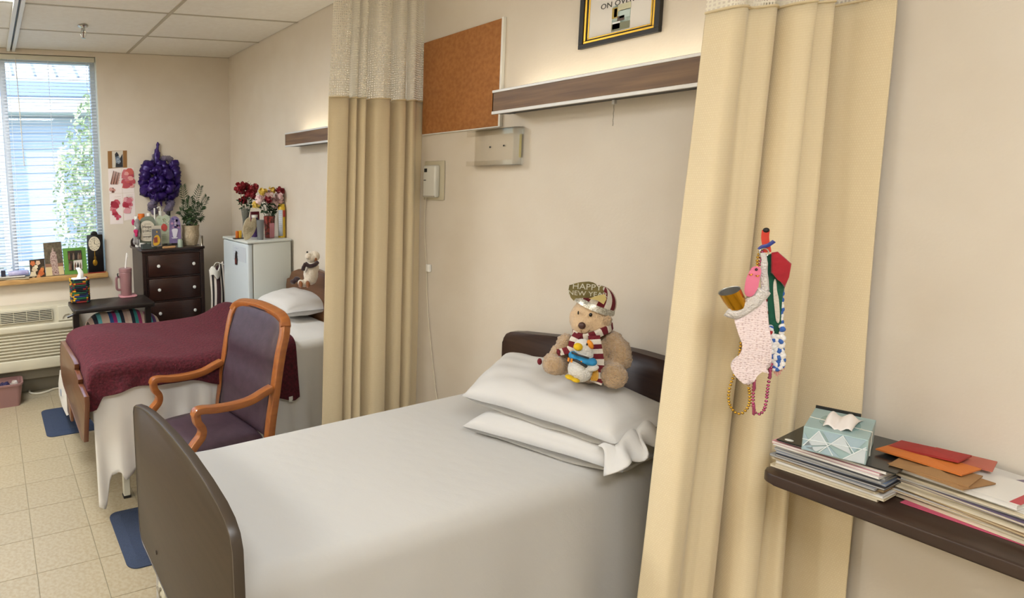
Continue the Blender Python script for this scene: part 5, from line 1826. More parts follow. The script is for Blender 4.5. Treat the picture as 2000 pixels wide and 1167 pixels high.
bm = bmesh.new(); ol = smooth_path([(*p, 0) for p in z5b([(735, 1045), (735, 860), (745, 810), (775, 788), (805, 792), (832, 830), (842, 900), (846, 1040)])], 3)
flat(bm, [(p.x, p.y) for p in ol], yq, -.004); cd = fin('card_sheet', bm, m_lilac, t, smooth=0)
bm = bmesh.new(); flat(bm, [(p.x, p.y) for p in smooth_path([(*p, 0) for p in z5b([(760, 910), (812, 908), (806, 960), (798, 985), (772, 986), (764, 950)])], 3, closed=True)], yq-.0045, -.001)
flat(bm, z5b([(752, 990), (816, 986), (806, 998), (766, 1000)]), yq-.0045, -.001); fin('white_cup', bm, mat('cup print', '#d9d6de', .6), cd, smooth=0)
for k in range(16):
    x, y = rnd.uniform(748, 828), rnd.uniform(812, 900)
    c = ('#3f4a86', '#b88aa8', '#4f3d6e', '#c8b7c9')[k % 4]
    bm = bmesh.new(); r_ = rnd.uniform(6, 13); flat(bm, z5b([(x+r_*math.cos(a), y+r_*math.sin(a)) for a in [PI/3*i for i in range(6)]]), yq-.0045, -.0006-.0001*k); fin('printed_blossom', bm, mat('petal print '+c, c, .6), cd, smooth=0)

# acrylic picture in front
yq = DY0+.02
t = thing('acrylic_picture', 'small clear standing picture of a yellow flower on the dresser', 'picture', dp(306, 480, yq))
bm = bmesh.new(); flat(bm, z5b([(566, 1076), (562, 878), (655, 876), (662, 1070)]), yq, -.006); fin('acrylic_block', bm, mat('milky acrylic', '#bfb7a6', .15), t, smooth=0)
bm = bmesh.new(); flat(bm, z5b([(570, 1070), (567, 912), (648, 908), (654, 1064)]), yq-.0065, -.001); pr = fin('print', bm, mat('slate print', '#5c5e63', .5), t, smooth=0)
bm = bmesh.new(); flat(bm, [(p.x, p.y) for p in smooth_path([(*p, 0) for p in z5b([(590, 985), (622, 965), (645, 1000), (640, 1045), (610, 1066), (580, 1055)])], 4, closed=True)], yq-.0078, -.001)
flat(bm, z5b([(607, 935), (616, 925), (622, 938), (614, 948)]), yq-.0078, -.001); fin('yellow_flower', bm, mat('flower print', '#cf9f2c', .5), pr, smooth=0)
bm = bmesh.new(); flat(bm, z5b([(585, 992), (618, 985), (622, 1036), (588, 1040)]), yq-.0092, -.001); fin('red_square', bm, mat('brick print', '#8a4438', .5), pr, smooth=0)

# grey plush elephant with hearts
q = dp(265, 478, DY0+.05)
t = thing('plush_elephant', 'small grey plush animal holding pink heart at the dresser edge', 'plush toy', q)
m_gpl = mat('grey plush', '#85817f', .95, sheen=.4, bump=.6, bscale=260)
m_mag = mat('magenta plush', '#b02458', .8)
E0 = q


def eb(x, y, rx, rz, d=0, dep=.02):
    u, v = z5b([(x, y)])[0]
    return (off(u, v, E0, d), (rx, dep, rz))


blob('body', [eb(422, 980, .030, .045), eb(428, 930, .024, .03), eb(404, 1030, .014, .026, .01), eb(432, 1035, .014, .026, .01), eb(445, 960, .012, .03, .01)], m_gpl, t, vox=.005, fuzz=.0015)
blob('head', [eb(426, 860, .026, .030), eb(428, 835, .02, .022), eb(436, 890, .012, .022, .02, .014)], m_gpl, t, vox=.005, fuzz=.0015)
blob('pink_ear', [eb(390, 845, .014, .026, .0, .010)], m_mag, t, vox=.004)
blob('heart', [eb(408, 930, .014, .016, .03, .012), eb(424, 932, .013, .016, .03, .012), eb(420, 960, .013, .022, .03, .012)], m_mag, t, vox=.004)

# bottles at the back of the dresser top


def bottle(name, label, u, y, ztop_v, r, prof, parts):
    b_ = dp(u, 470, y)
    h = dp(u, ztop_v, y).z-ZD
    t = thing(name, label, 'bottle', (b_.x, y, ZD), 'bottles on the dresser')
    for nm, m, pr_ in prof(r, h):
        bm = bmesh.new(); lathe(bm, pr_, (b_.x, y, ZD), 16); fin(nm, bm, m, t)
    return t


def capped(mb, mc, frac=.78, neck=.5):
    def f(r, h):
        hb_ = h*frac
        return [('body', mb, [(0, 0), (r, 0), (r*1.02, .01), (r, hb_*.85), (r*neck, hb_), (0, hb_)]), ('cap', mc, [(r*neck*1.15, hb_-.004), (r*neck*1.2, h), (0, h)])]
    return f


m_clearp = mat('pale bottle', '#b9c0b8', .2)
bottle('bottle', 'white bottle with orange cap behind the plaque', 278, DY0+.24, 417, .030, capped(mat('white bottle', '#d8d6cf', .3), mat('orange cap', '#cf6a1c', .4), .82, .78), 0)
bottle('bottle', 'pale green bottle with white cap behind the plaque', 292, DY0+.24, 416, .026, capped(mat('pale green bottle', '#8f9c8c', .25), m_white, .84, .6), 0)
bottle('bottle', 'thin white topped black pen bottle beside the mint card', 304, DY0+.20, 406, .008, capped(m_dark, m_white, .55, .7), 0)
pb = bottle('pump_bottle', 'clear pump bottle with white nozzle behind the mint card', 315, DY0+.24, 412, .026, capped(m_clearp, m_white, .86, .45), 0)
bm = bmesh.new(); b_ = dp(315, 470, DY0+.24); zt_ = dp(315, 404, DY0+.24).z
tube(bm, smooth_path([(b_.x, DY0+.24, zt_-.05), (b_.x, DY0+.24, zt_-.004), (b_.x-.012, DY0+.235, zt_), (b_.x-.030, DY0+.23, zt_-.006)], 4), .005, 8); fin('nozzle', bm, m_white, pb)
bottle('bottle', 'small clear bottle with black cap behind the lilac card', 331, DY0+.24, 412, .020, capped(m_clearp, m_dark, .88, .7), 0)
bottle('bottle', 'short white bottle behind the plush animal', 268, DY0+.24, 422, .018, capped(mat('white bottle', '#d8d6cf', .3), m_white, .8, .7), 0)
q = dp(352, 476, DY0+.03)
bm = bmesh.new(); lathe(bm, [(0, 0), (.022, 0), (.022, .05), (.018, .06), (.018, .066), (0, .066)], (q.x, DY0+.03, ZD), 16); tag(fin('glass_jar', bm, mat('green glass jar', '#93a08f', .1, spec=.7)), 'short greenish glass jar in front of the lilac card', 'jar')
bm = bmesh.new(); q0 = dp(331, 478, DY0+.015); bx(bm, q0.x-.06, q0.x+.045, DY0-.002, DY0+.016, ZD, ZD+.016, .002, 1); tag(fin('wood_strip', bm, mat('pale wood', '#b5895a', .6)), 'small pale wooden strip lying at the dresser front', 'strip')

# potted palm
q = dp(373, 474, DY0+.14)
pl = thing('potted_palm', 'small palm in a foil wrapped pot on the dresser', 'plant', (q.x, DY0+.14, ZD))
py_ = DY0+.14
m_wrap = mat('crinkled cream wrap', '#b9a78a', .35, '#a39274', 30, bump=.8, bscale=50)
bm = bmesh.new()
prof = [(0, 0), (.052, 0), (.064, .03), (.072, .08), (.066, .13), (.075, .165), (.070, .163), (.058, .13)]
vs = lathe(bm, prof, (q.x, py_, ZD), 28)
for v in vs:
    d_ = V((v.co.x-q.x, v.co.y-py_, 0))
    v.co += d_*.10*nz((v.co.x, v.co.y, v.co.z), 28, 3)
fin('pot_wrap', bm, m_wrap, pl)
m_palm = mat('palm leaf', '#1c3016', .5, '#2b4520', 20)
rnd = random.Random(21)


def frond(tip_u, tip_v, bend, n=11, ln=.055, yoff=0):
    base = V((q.x+rnd.uniform(-.02, .02), py_+rnd.uniform(-.02, .02), ZD+.13))
    tip = dp(tip_u, tip_v, py_+yoff)
    mid = base.lerp(tip, .55)+V((bend*.3, 0, .04))
    P = smooth_path([base, mid, tip], 8)
    bm = bmesh.new()
    tube(bm, P, .0018, 5)
    m_ = len(P)
    for k in range(4, m_):
        d_ = (P[k]-P[k-1]).normalized()
        s_ = d_.cross(V((0, 1, 0))).normalized()
        for sg in (-1, 1):
            l_ = ln*(1-.45*abs(2*k/m_-1.2))
            dirn = (s_*sg+d_*.8+V((0, rnd.uniform(-.4, .4), -.15))).normalized()
            w_ = d_*.005
            a_, e_ = P[k], P[k]+dirn*l_
            mpt = P[k]+dirn*l_*.5
            vv = [bm.verts.new(x) for x in (a_, mpt+w_, e_, mpt-w_)]
            bm.faces.new(vv)
    fin('frond', bm, m_palm, pl, smooth=0, recalc=False)


for a_ in ((357, 363, -.05), (391, 364, .03), (404, 384, .06), (372, 385, 0), (383, 395, .03), (362, 392, -.03), (395, 402, .05), (352, 412, -.05), (392, 425, .05), (368, 410, -.01), (380, 415, .02), (360, 425, -.03)):
    frond(*a_, ln=.05 if a_[1] < 400 else .06, yoff=rnd.uniform(-.04, .04))
bm = bmesh.new()
for k in range(90):
    c = V((q.x+rnd.gauss(0, .035), py_+rnd.gauss(0, .03), ZD+.17+abs(rnd.gauss(.0, .05))))
    a_ = V((rnd.uniform(-1, 1), rnd.uniform(-1, 1), rnd.uniform(-1, .6))).normalized(); b2 = a_.orthogonal().normalized()
    s_ = rnd.uniform(.014, .026)
    bm.faces.new([bm.verts.new(x) for x in (c, c+a_*s_+b2*s_*.5, c+a_*s_*2, c+a_*s_-b2*s_*.5)])
fin('leaf_cluster', bm, m_palm, pl, smooth=0, recalc=False)['kind'] = 'stuff'
# clear tub next to the plant
bm = bmesh.new(); q2 = dp(389, 473, DY0+.02); bx(bm, q2.x-.030, q2.x+.030, DY0+.002, DY0+.055, ZD, ZD+.085, .006, 2); tag(fin('clear_tub', bm, m_acr), 'clear plastic tub at the right dresser corner', 'tub')

# ================================================================== on the window wall: prints, wreath
m_kr = mat('brown mount', '#8a6234', .7)
yw = D-.002


def wallcard(name, label, px, m, group):
    t = thing(name, label, 'print', dp(sum(p[0] for p in px)/len(px), max(p[1] for p in px), yw), group)
    bm = bmesh.new(); flat(bm, px, yw, -.002); s = fin('paper', bm, m, t, smooth=0)
    return t, s


def spots(parent, pal, x0, x1, y0, y1, n, rmin, rmax, seed, y=yw-.0024):
    r = random.Random(seed)
    for k in range(n):
        x, yy, rr = r.uniform(x0, x1), r.uniform(y0, y1), r.uniform(rmin, rmax)
        bm = bmesh.new(); ph_ = r.uniform(0, 1)
        flat(bm, z5b([(x+rr*(1+.25*math.sin(3*a+ph_))*math.cos(a), yy+rr*(1+.2*math.cos(2*a))*math.sin(a)) for a in [PI/5*i for i in range(10)]]), y-.0001*k, -.0004)
        c = pal[k % len(pal)]
        fin('printed_petal', bm, mat('petal '+c, c, .6), parent, smooth=0)


t, s = wallcard('wall_photo', 'brown mounted photo of a seated person above four flower prints', z5b([(147, 170), (330, 163), (332, 325), (152, 335)]), m_kr, 'prints beside the window')
bm = bmesh.new(); flat(bm, z5b([(188, 172), (292, 166), (293, 325), (192, 328)]), yw-.0022, -.0005); p_ = fin('photo', bm, mat('photo ground', '#c9c1b2', .5), s, smooth=0)
bm = bmesh.new(); flat(bm, z5b([(215, 200), (232, 176), (250, 200), (262, 240), (288, 195), (292, 322), (222, 324), (225, 270)]), yw-.0028, -.0004); fin('dark_figure', bm, mat('navy print', '#23242c', .5), p_, smooth=0)
bm = bmesh.new(); flat(bm, z5b([(222, 225), (255, 215), (272, 270), (255, 292), (228, 280)]), yw-.0033, -.0004); fin('patterned_top', bm, mat('blue pattern print', '#4a5a70', .5, '#9aa6b2', 90), p_, smooth=0)
m_pp = mat('pink white paper', '#e6dbd6', .55)
t, s = wallcard('wall_print', 'pale print with brown feathers, upper left of four', z5b([(152, 338), (276, 330), (284, 566), (160, 572)]), m_pp, 'prints beside the window')
for k in range(6):
    bm = bmesh.new(); x = 172+k*12; flat(bm, z5b([(x, 480), (x+30, 355+k*4), (x+36, 358+k*4), (x+10, 490)]), yw-.0024-.0001*k, -.0004); fin('printed_feather', bm, (mat('brown print', '#6a4636', .6), mat('blush print', '#b98a7c', .6))[k % 2], s, smooth=0)
spots(s, ['#b88478', '#6b4038', '#c99a90'], 165, 215, 520, 560, 5, 8, 18, 3)
for k in range(5):
    squiggle(s, (222, 380+k*24), (266, 376+k*24), yw-.0028, mat('rose ink', '#a08078', .6), 30+k)
t, s = wallcard('wall_print', 'rose coloured bouquet print, upper right of four', z5b([(278, 330), (392, 328), (400, 560), (288, 566)]), m_pp, 'prints beside the window')
spots(s, ['#a83848', '#c26a70', '#b04a52', '#d89a94', '#c05a50'], 302, 376, 355, 505, 24, 20, 40, 5)
t, s = wallcard('wall_print', 'red rose print, lower left of four', z5b([(164, 576), (288, 570), (296, 860), (172, 864)]), m_pp, 'prints beside the window')
spots(s, ['#9c2238', '#b8485a', '#8a1a30', '#c77a80'], 190, 232, 650, 765, 14, 18, 34, 7); spots(s, ['#c0546a', '#b43c54'], 232, 272, 770, 815, 4, 12, 24, 8)
for k in range(4):
    squiggle(s, (212, 605+k*22), (272, 601+k*22), yw-.0028, MATS['rose ink'], 40+k)
t, s = wallcard('wall_print', 'red and pink rose print, lower right of four', z5b([(292, 570), (402, 562), (412, 810), (304, 830)]), m_pp, 'prints beside the window')
spots(s, ['#9c2238', '#d49aa0', '#a83a4c', '#c06a78'], 318, 372, 620, 735, 18, 18, 34, 9)
for k in range(3):
    squiggle(s, (322, 588+k*16), (388, 584+k*16), yw-.0034, MATS['rose ink'], 50+k)

# deco mesh wreath: loops of shiny purple mesh
m_pur = bpy.data.materials.new('purple deco mesh'); m_pur.use_nodes = True
nt = m_pur.node_tree; b = nt.nodes['Principled BSDF']
b.inputs['Base Color'].default_value = (*lin('#2c1160'), 1); b.inputs['Roughness'].default_value = .35; b.inputs['Metallic'].default_value = .25; b.inputs['Alpha'].default_value = .86
m_lav = mat('lavender deco mesh', '#6d6280', .5, alpha=.55)
wr = thing('mesh_wreath', 'purple deco mesh wreath with a pointed loop above the dresser', 'wreath', dp(313, 400, D-.03))
rnd = random.Random(5)
yv = D-.035


def puff(px, r, m, name, yy=yv, n=14, taper=None, sq=1.0, crk=.5):
    P = smooth_path([dp(*p_, yy+rnd.uniform(-.02, .02)) for p_ in z5b(px)], 8)
    k_ = len(P)
    bm = bmesh.new()
    if taper:
        rs = [r*(taper[0]+(taper[1]-taper[0])*i/(k_-1)) for i in range(k_)]
    else:
        rs = [r*(.35+.65*math.sin(PI*(i+.5)/k_)**.7) for i in range(k_)]
    tube(bm, P, rs, n)
    bm.normal_update()
    sd = rnd.uniform(0, 50)
    for v in bm.verts:
        v.co += v.normal*r*crk*(nz((v.co.x, v.co.y, v.co.z), 38, sd)+.6*nz((v.co.x, v.co.y, v.co.z), 90, sd))
        v.co.y = min(v.co.y, D-.004)
    fin(name, bm, m, wr, smooth=180)


puff([(612, 345), (610, 250), (618, 160), (623, 82)], .046, m_pur, 'pointed_loop', taper=(1, .10), crk=.25)
puff([(590, 300), (580, 250), (578, 205)], .020, m_lav, 'sheer_loop', taper=(1, .3))
puff([(655, 330), (665, 262), (700, 240), (745, 258), (752, 330)], .026, m_lav, 'sheer_loop')
puff([(745, 340), (765, 300), (795, 285), (805, 315)], .030, m_pur, 'side_loop')
puff([(800, 510), (790, 560), (760, 590)], .030, m_pur, 'side_loop')
for (px, r_) in (([(600, 300), (540, 310), (505, 370), (500, 440)], .050), ([(498, 400), (495, 480), (520, 550), (560, 570)], .052), ([(530, 550), (590, 590), (650, 590), (700, 580)], .050), ([(680, 600), (740, 590), (785, 540), (790, 460)], .050), ([(790, 490), (790, 400), (765, 330), (720, 310)], .052), ([(600, 320), (660, 310), (720, 330)], .046)):
    puff(px, r_, m_pur, 'mesh_loop', crk=.55)
for (px, r_) in (([(560, 380), (600, 350), (650, 360), (660, 420)], .042), ([(640, 400), (700, 370), (740, 420), (720, 480)], .044), ([(560, 440), (590, 500), (650, 510), (690, 480)], .046), ([(590, 420), (640, 430), (660, 470), (630, 510)], .042), ([(610, 540), (560, 520), (550, 470)], .040), ([(690, 540), (740, 520), (750, 470)], .040)):
    puff(px, r_, m_pur, 'mesh_loop', yy=D-.075, crk=.6)
puff([(610, 610), (575, 660), (572, 715), (610, 755)], .036, m_lav, 'lavender_tail'); puff([(680, 610), (735, 640), (735, 700), (690, 750)], .036, m_lav, 'lavender_tail')
puff([(655, 590), (652, 640), (662, 690)], .016, m_pur, 'centre_tail', taper=(1, .3))
bm = bmesh.new()
for k in range(26):
    a_ = rnd.uniform(0, 6.28); rr = rnd.uniform(20, 130)
    sph(bm, dp(*z5b([(645+rr*math.cos(a_), 450+rr*1.1*math.sin(a_))])[0], D-.09), .0028, n=4)
fin('glitter', bm, mat('silver glitter', '#d8d0e6', .2, metal=.6), wr)['kind'] = 'stuff'

# ================================================================== on the window sill
ZSI = ZS+.0305


def z3(pts):     # zoom 0..300 x 440..640 at 5.833
    return [(x/5.8333, 440+y/5.8333) for x, y in pts]


def sillcard(name, label, cat, px, y, th, m, group=None):
    P = [dp(u, v, y) for u, v in px]
    zmin = min(p.z for p in P)
    dz = ZSI-zmin
    t = thing(name, label, cat, (sum(p.x for p in P)/len(P), y, ZSI), group)
    bm = bmesh.new(); plate(bm, [(p.x, max(p.z, ZSI)) for p in P], (0, y, 0), (1, 0, 0), (0, 0, 1), -th); s = fin('board', bm, m, t, smooth=0)
    return t, s


def onflat(px, y, m, parent, name, th=.0006):
    bm = bmesh.new()
    P = [dp(u, v, y) for u, v in px]
    plate(bm, [(p.x, p.z) for p in P], (0, y, 0), (1, 0, 0), (0, 0, 1), -th)
    return fin(name, bm, m, parent, smooth=0)


y = D-.045
t, s = sillcard('flower_photo', 'small dark photo card of orange and cream flowers on the sill', 'photo', z3([(333, 395), (505, 375), (522, 585), (350, 606)]), y, .004, mat('dark photo', '#3b2f24', .4), 'photos on the window sill')
rnd = random.Random(31)
for k, (x, yy, rr, c) in enumerate([(372, 432, 28, '#c06a3c'), (432, 425, 26, '#cfae90'), (395, 500, 32, '#cdb897'), (380, 560, 36, '#d3c3a2'), (470, 540, 34, '#b8602f'), (410, 470, 22, '#dccfae'), (490, 480, 20, '#6b5a3a'), (440, 580, 22, '#c58a58'), (480, 500, 22, '#c6733c')]):
    onflat(z3([(x+rr*(1+.15*math.sin(5*a))*math.cos(a), yy+rr*(1+.15*math.sin(5*a))*math.sin(a)) for a in [PI/8*i for i in range(16)]]), y-.0045-.0002*k, mat('bloom '+c, c, .5), s, 'printed_bloom')
y = D-.038
t, s = sillcard('tall_photo', 'tall photo of a standing person in a striped robe on the sill', 'photo', z3([(490, 200), (695, 183), (736, 560), (525, 585)]), y, .004, mat('foliage photo', '#4c4334', .4, '#6a5f4c', 60), 'photos on the window sill')
onflat(z3([(518, 478), (722, 462), (733, 556), (524, 578)]), y-.0045, mat('pale ground print', '#cbb98c', .5), s, 'pale_ground')
onflat(z3([(512, 440), (718, 424), (722, 462), (518, 478)]), y-.0045, mat('brown band print', '#8a6650', .5), s, 'brown_band')
fg = onflat(z3([(575, 320), (590, 296), (588, 268), (598, 256), (608, 268), (610, 294), (632, 300), (646, 345), (658, 440), (678, 560), (600, 568), (588, 460), (568, 400)]), y-.0052, mat('robe print', '#6e4a48', .5, '#c9b3a6', 130, contrast=(.45, .55), stretch=(3, 1, 1)), s, 'printed_figure')
y = D-.046
t, s = sillcard('photo_collage', 'bright green frame with four small photos on the sill', 'photo', z3([(712, 262), (972, 246), (1000, 545), (740, 560)]), y, .008, mat('grass green mount', '#5c8f3c', .5), 'photos on the window sill')
for k, px in enumerate(([(768, 292), (850, 284), (856, 392), (776, 398)], [(852, 284), (926, 280), (934, 388), (858, 392)], [(780, 404), (832, 402), (838, 508), (790, 512)], [(836, 400), (934, 390), (940, 494), (844, 506)])):
    c = ('#3a2c22', '#2e2a26', '#4a3b30', '#cfc9bd')[k]
    p_ = onflat(z3(px), y-.0085, mat('snap '+c, c, .45), s, 'snapshot')
    xs = [p[0] for p in px]; ys = [p[1] for p in px]
    for j in range(3):
        x = min(xs)+(.22+.28*j)*(max(xs)-min(xs)); y0_ = min(ys)+.28*(max(ys)-min(ys)); y1_ = max(ys)-6
        onflat(z3([(x-9, y1_), (x-11, y0_+30), (x-5, y0_+14), (x-5, y0_), (x+5, y0_), (x+5, y0_+14), (x+11, y0_+30), (x+9, y1_)]), y-.0092-.0002*j, mat('snap figure %d' % ((k+j) % 3), ('#6b4a34', '#1f1a18', '#7d6a58')[(k+j) % 3], .5), p_, 'printed_figure')
# pendulum clock
y = D-.035
clk = thing('pendulum_clock', 'black pendulum clock with round cream dial on the sill', 'clock', dp(185, 528, y))
Pk = [dp(u, v, y) for u, v in z3([(1005, 525), (985, 112), (1160, 95), (1180, 515)])]
xm0, xm1, zk = min(Pk[0].x, Pk[1].x), max(Pk[2].x, Pk[3].x), dp(*z3([(1070, 103)])[0], y).z
bm = bmesh.new(); bx(bm, xm0, xm1, y-.028, y+.0, ZSI+.006, zk, .004, 2); fin('case', bm, mat('black lacquer', '#0f0f10', .3), clk)
xc = (xm0+xm1)/2
bm = bmesh.new()
arch = [(xm0*.0+.030*math.cos(a)+0, .030*math.sin(a)) for a in [PI*k/12 for k in range(13)]]
plate(bm, arch, (xc-.003, y-.004, zk-.001), (1, 0, 0), (0, 0, 1), .018, bev=.002)
fin('top_hanger', bm, MATS['black lacquer'], clk, smooth=50)
dc = dp(*z3([(1074, 208)])[0], y-.03)
rx = (dp(*z3([(1140, 208)])[0], y-.03).x-dp(*z3([(1008, 208)])[0], y-.03).x)/2
rz = rx*1.04*1.2
dcy = y-.0285
bm = bmesh.new(); plate(bm, [(rx*math.cos(a), rz*math.sin(a)) for a in [2*PI*k/40 for k in range(40)]], (dc.x, dcy, dc.z), (1, 0, 0), (0, 0, 1), .003); fd = fin('dial', bm, mat('cream dial', '#d6ccb2', .45), clk, smooth=0)
bm = bmesh.new(); tube(bm, [V((dc.x+rx*.5*math.cos(a), dcy-.0035, dc.z+rz*.5*math.sin(a))) for a in [2*PI*k/40 for k in range(40)]], .0007, 4, closed=True); fin('chapter_ring', bm, m_ink, fd)
for k, s_ in enumerate(('III', 'II', 'I', 'XII', 'XI', 'X', 'IX', 'VIII', 'VII', 'VI', 'V', 'IIII')):
    a_ = k*PI/6
    text('numeral', s_, V((dc.x+rx*.78*math.cos(a_), dcy-.0034, dc.z+rz*.78*math.sin(a_)-.007)), (1, 0, 0), (0, 0, 1), .017, m_ink, fd, ex=.0003)
for tip, w_ in ((( .02, .62), .0022), ((.60, -.16), .0018)):
    bm = bmesh.new(); tube(bm, [V((dc.x, dcy-.0045, dc.z)), V((dc.x+rx*tip[0], dcy-.0045, dc.z+rz*tip[1]))], [w_, .0008], 5); fin('hand', bm, m_dark, fd)
pq = dp(*z3([(1076, 425)])[0], y-.032)
bm = bmesh.new(); tube(bm, [V((dc.x, dcy-.001, dc.z-rz)), V((dc.x, dcy-.001, pq.z))], .003, 6); rod = fin('pendulum_rod', bm, m_gold, clk)
bm = bmesh.new(); plate(bm, [(.019*math.cos(a), .026*math.sin(a)) for a in [2*PI*k/24 for k in range(24)]], (dc.x, dcy+.001, pq.z), (1, 0, 0), (0, 0, 1), .004, bev=.0015); fin('pendulum_bob', bm, m_gold, rod, smooth=50)
bm = bmesh.new(); tube(bm, [V((dc.x-.008, dcy-.003, pq.z+.05)), V((dc.x-.008, dcy-.003, pq.z+.028)), V((dc.x+.008, dcy-.003, pq.z+.028)), V((dc.x+.008, dcy-.003, pq.z+.05))], .0015, 5, closed=True); fin('stirrup', bm, m_gold, rod)
bm = bmesh.new(); bx(bm, xm0-.005, xm1+.01, D-.072, D-.01, ZSI, ZSI+.0055, .001, 1); tag(fin('red_booklet', bm, mat('red cover', '#96301f', .5)), 'thin red booklet lying under the clock', 'booklet')
# papers on the sill at the left
rnd = random.Random(8)
for k, (x0, x1, c, th, lab) in enumerate(((-.10, .27, '#b7a98c', .008, 'lowest buff folder of the sill papers'), (-.02, .33, '#9a8f78', .005, 'grey envelope in the middle of the sill papers'), (.02, .24, '#cfc8bb', .006, 'upper white letter of the sill papers'))):
    bm = bmesh.new(); xm_ = (x0+x1)/2; bx(bm, -(x1-x0)/2, (x1-x0)/2, -.05, .05, 0, th, M=Matrix.Translation((xm_, D-.022, ZSI+.001+k*.009)) @ Matrix.Rotation(rnd.uniform(-.12, .12), 4, 'Z'))
    tag(fin('paper_bundle', bm, mat('paper '+c, c, .8), smooth=0), lab, 'paper', 'papers on the sill')
bm = bmesh.new(); bx(bm, 0, .16, -.035, .035, 0, .035, .012, 3, M=Matrix.Translation((.11, D-.015, ZSI+.027))); tag(fin('folded_bag', bm, mat('lilac plastic bag', '#b9b4cf', .4, '#8e8db5', 20)), 'lilac plastic packet on top of the sill papers', 'packet')
bm = bmesh.new(); bx(bm, 0, .07, -.03, .03, 0, .028, .008, 3, M=Matrix.Translation((.285, D-.01, ZSI+.001))); tag(fin('blue_packet', bm, mat('blue packet', '#7fa6c8', .4)), 'pale blue packet on the sill beside the flower card', 'packet')
bm = bmesh.new(); bx(bm, .055, .09, D-.05, D-.01, ZSI+.027, ZSI+.075, .003, 1); tag(fin('small_box', bm, mat('navy box', '#2b2a3a', .4)), 'small dark box at the left end of the sill papers', 'box')

# ================================================================== dark overbed table beyond the far bed
m_blk = mat('black brown laminate', '#1f1a17', .35)
ZTB = .83
q = [un(u, v, 'z', ZTB) for u, v in ((128, 590), (150, 606), (280, 588))]
TX0, TX1 = .505, 1.09
TY0, TY1 = 4.07, 4.40
t = thing('overbed_table', 'black overbed table with tumbler and crochet tissue cover by the window', 'table', (.8, 4.25, 0), 'overbed tables')
bm = bmesh.new(); plate(bm, rrect(TX1-TX0, TY1-TY0, .02, 4, (TX0+TX1)/2, (TY0+TY1)/2), (0, 0, ZTB-.03), (1, 0, 0), (0, 1, 0), .03, bev=.004); fin('table_top', bm, m_blk, t, smooth=50)
lx = un(148, 620, 'y', TY0+.04).x
for x in (lx, 1.04):
    bm = bmesh.new(); bx(bm, x-.022, x+.022, TY0+.02, TY0+.06, .05, ZTB-.03, .003, 1); fin('post', bm, m_blk, t)
bm = bmesh.new(); bx(bm, lx-.03, 1.06, TY0+.02, TY0+.30, .02, .05, .004, 1); fin('base', bm, m_blk, t)
bm = bmesh.new(); tube(bm, [(lx-.06, TY0+.03, ZTB-.05), (lx-.01, TY0+.03, ZTB-.035)], .008, 8); fin('height_lever', bm, m_blk, t)

# crochet tissue cover
q = un(157, 588, 'z', ZTB+.001)
tc_ = thing('tissue_cover', 'rainbow crochet tissue box cover on the black overbed table', 'tissue box', q)
rnd = random.Random(3)
cols = ['#c08a12', '#101a30', '#7a1c18', '#14402c', '#b07a10', '#1a2a5a', '#0e0e12', '#c49a20', '#1c5a34']
ms = [mat('yarn '+c, c, .95, bump=.5, bscale=200) for c in cols]
S_ = .062
nr, nc = 13, 44
bm = bmesh.new()
ring = rrect(2*S_, 2*S_, .025, 4)
run = 0
ci = 0
for r_ in range(nr):
    z = ZTB+.008+r_*.0135
    P = [V((q.x+a, q.y+b_, z)) for a, b_ in ring]
    k0 = len(bm.faces)
    fs = tube(bm, smooth_path(P, 3, closed=True), .0085, 6, closed=True)
    m_ = len(fs)//6
    for i in range(m_):
        if run <= 0:
            run = rnd.randint(2, 5); ci = rnd.randrange(len(cols))
        run -= 1
        for j in range(6):
            fs[i*6+j].material_index = ci
fin('crochet_cover', bm, ms, tc_, smooth=180)
bm = bmesh.new(); bx(bm, q.x-S_+.004, q.x+S_-.004, q.y-S_+.004, q.y+S_-.004, ZTB+.001, ZTB+.176, .01, 2); fin('carton', bm, m_white, tc_)
bm = bmesh.new()


def tuft(a, b_):
    th = a*2*PI
    r_ = .022*(1-.35*b_)*(1+.25*math.sin(3*th+5*b_))
    return V((q.x+.006+r_*math.cos(th)+.014*b_*math.sin(4*b_), q.y+r_*math.sin(th), ZTB+.172+.082*b_))


grid(bm, tuft, 24, 8, wrap=True); fin('tissue_tuft', bm, mat('white tissue', '#e4e4e2', .9), tc_, smooth=180, solid=.001)

# pink tumbler on a saucer
q = un(247, 578, 'z', ZTB+.001)
m_tum = mat('dusty pink steel', '#8f6868', .38, coat=.2)
m_sau = mat('pink saucer', '#b98085', .45)
bm = bmesh.new(); plate(bm, rrect(.135, .13, .03, 4, q.x+.01, q.y), (0, 0, ZTB+.0005), (1, 0, 0), (0, 1, 0), .010, bev=.003); tag(fin('saucer', bm, m_sau, smooth=50), 'square pink saucer under the tumbler', 'saucer')
tu = thing('tumbler', 'dusty pink tumbler with handle and straw on the black overbed table', 'tumbler', (q.x, q.y, ZTB+.011))
zb_ = ZTB+.011
ht = un(247, 523, 'y', q.y).z-zb_
bm = bmesh.new(); lathe(bm, [(0, 0), (.040, 0), (.042, .006), (.046, ht*.5), (.049, ht*.84), (.0475, ht*.85), (.0475, ht*.87), (.050, ht*.88), (.050, ht*.985), (.047, ht), (0, ht)], (q.x, q.y, zb_), 28); fin('cup', bm, m_tum, tu)
bm = bmesh.new(); tube(bm, smooth_path([(q.x-.045, q.y-.01, zb_+ht*.70), (q.x-.072, q.y-.015, zb_+ht*.68), (q.x-.076, q.y-.016, zb_+ht*.5), (q.x-.072, q.y-.015, zb_+ht*.26), (q.x-.043, q.y-.01, zb_+ht*.22)], 5), 1, 8, flat=(.008, .009), up0=(0, 1, 0)); fin('handle', bm, m_tum, tu)
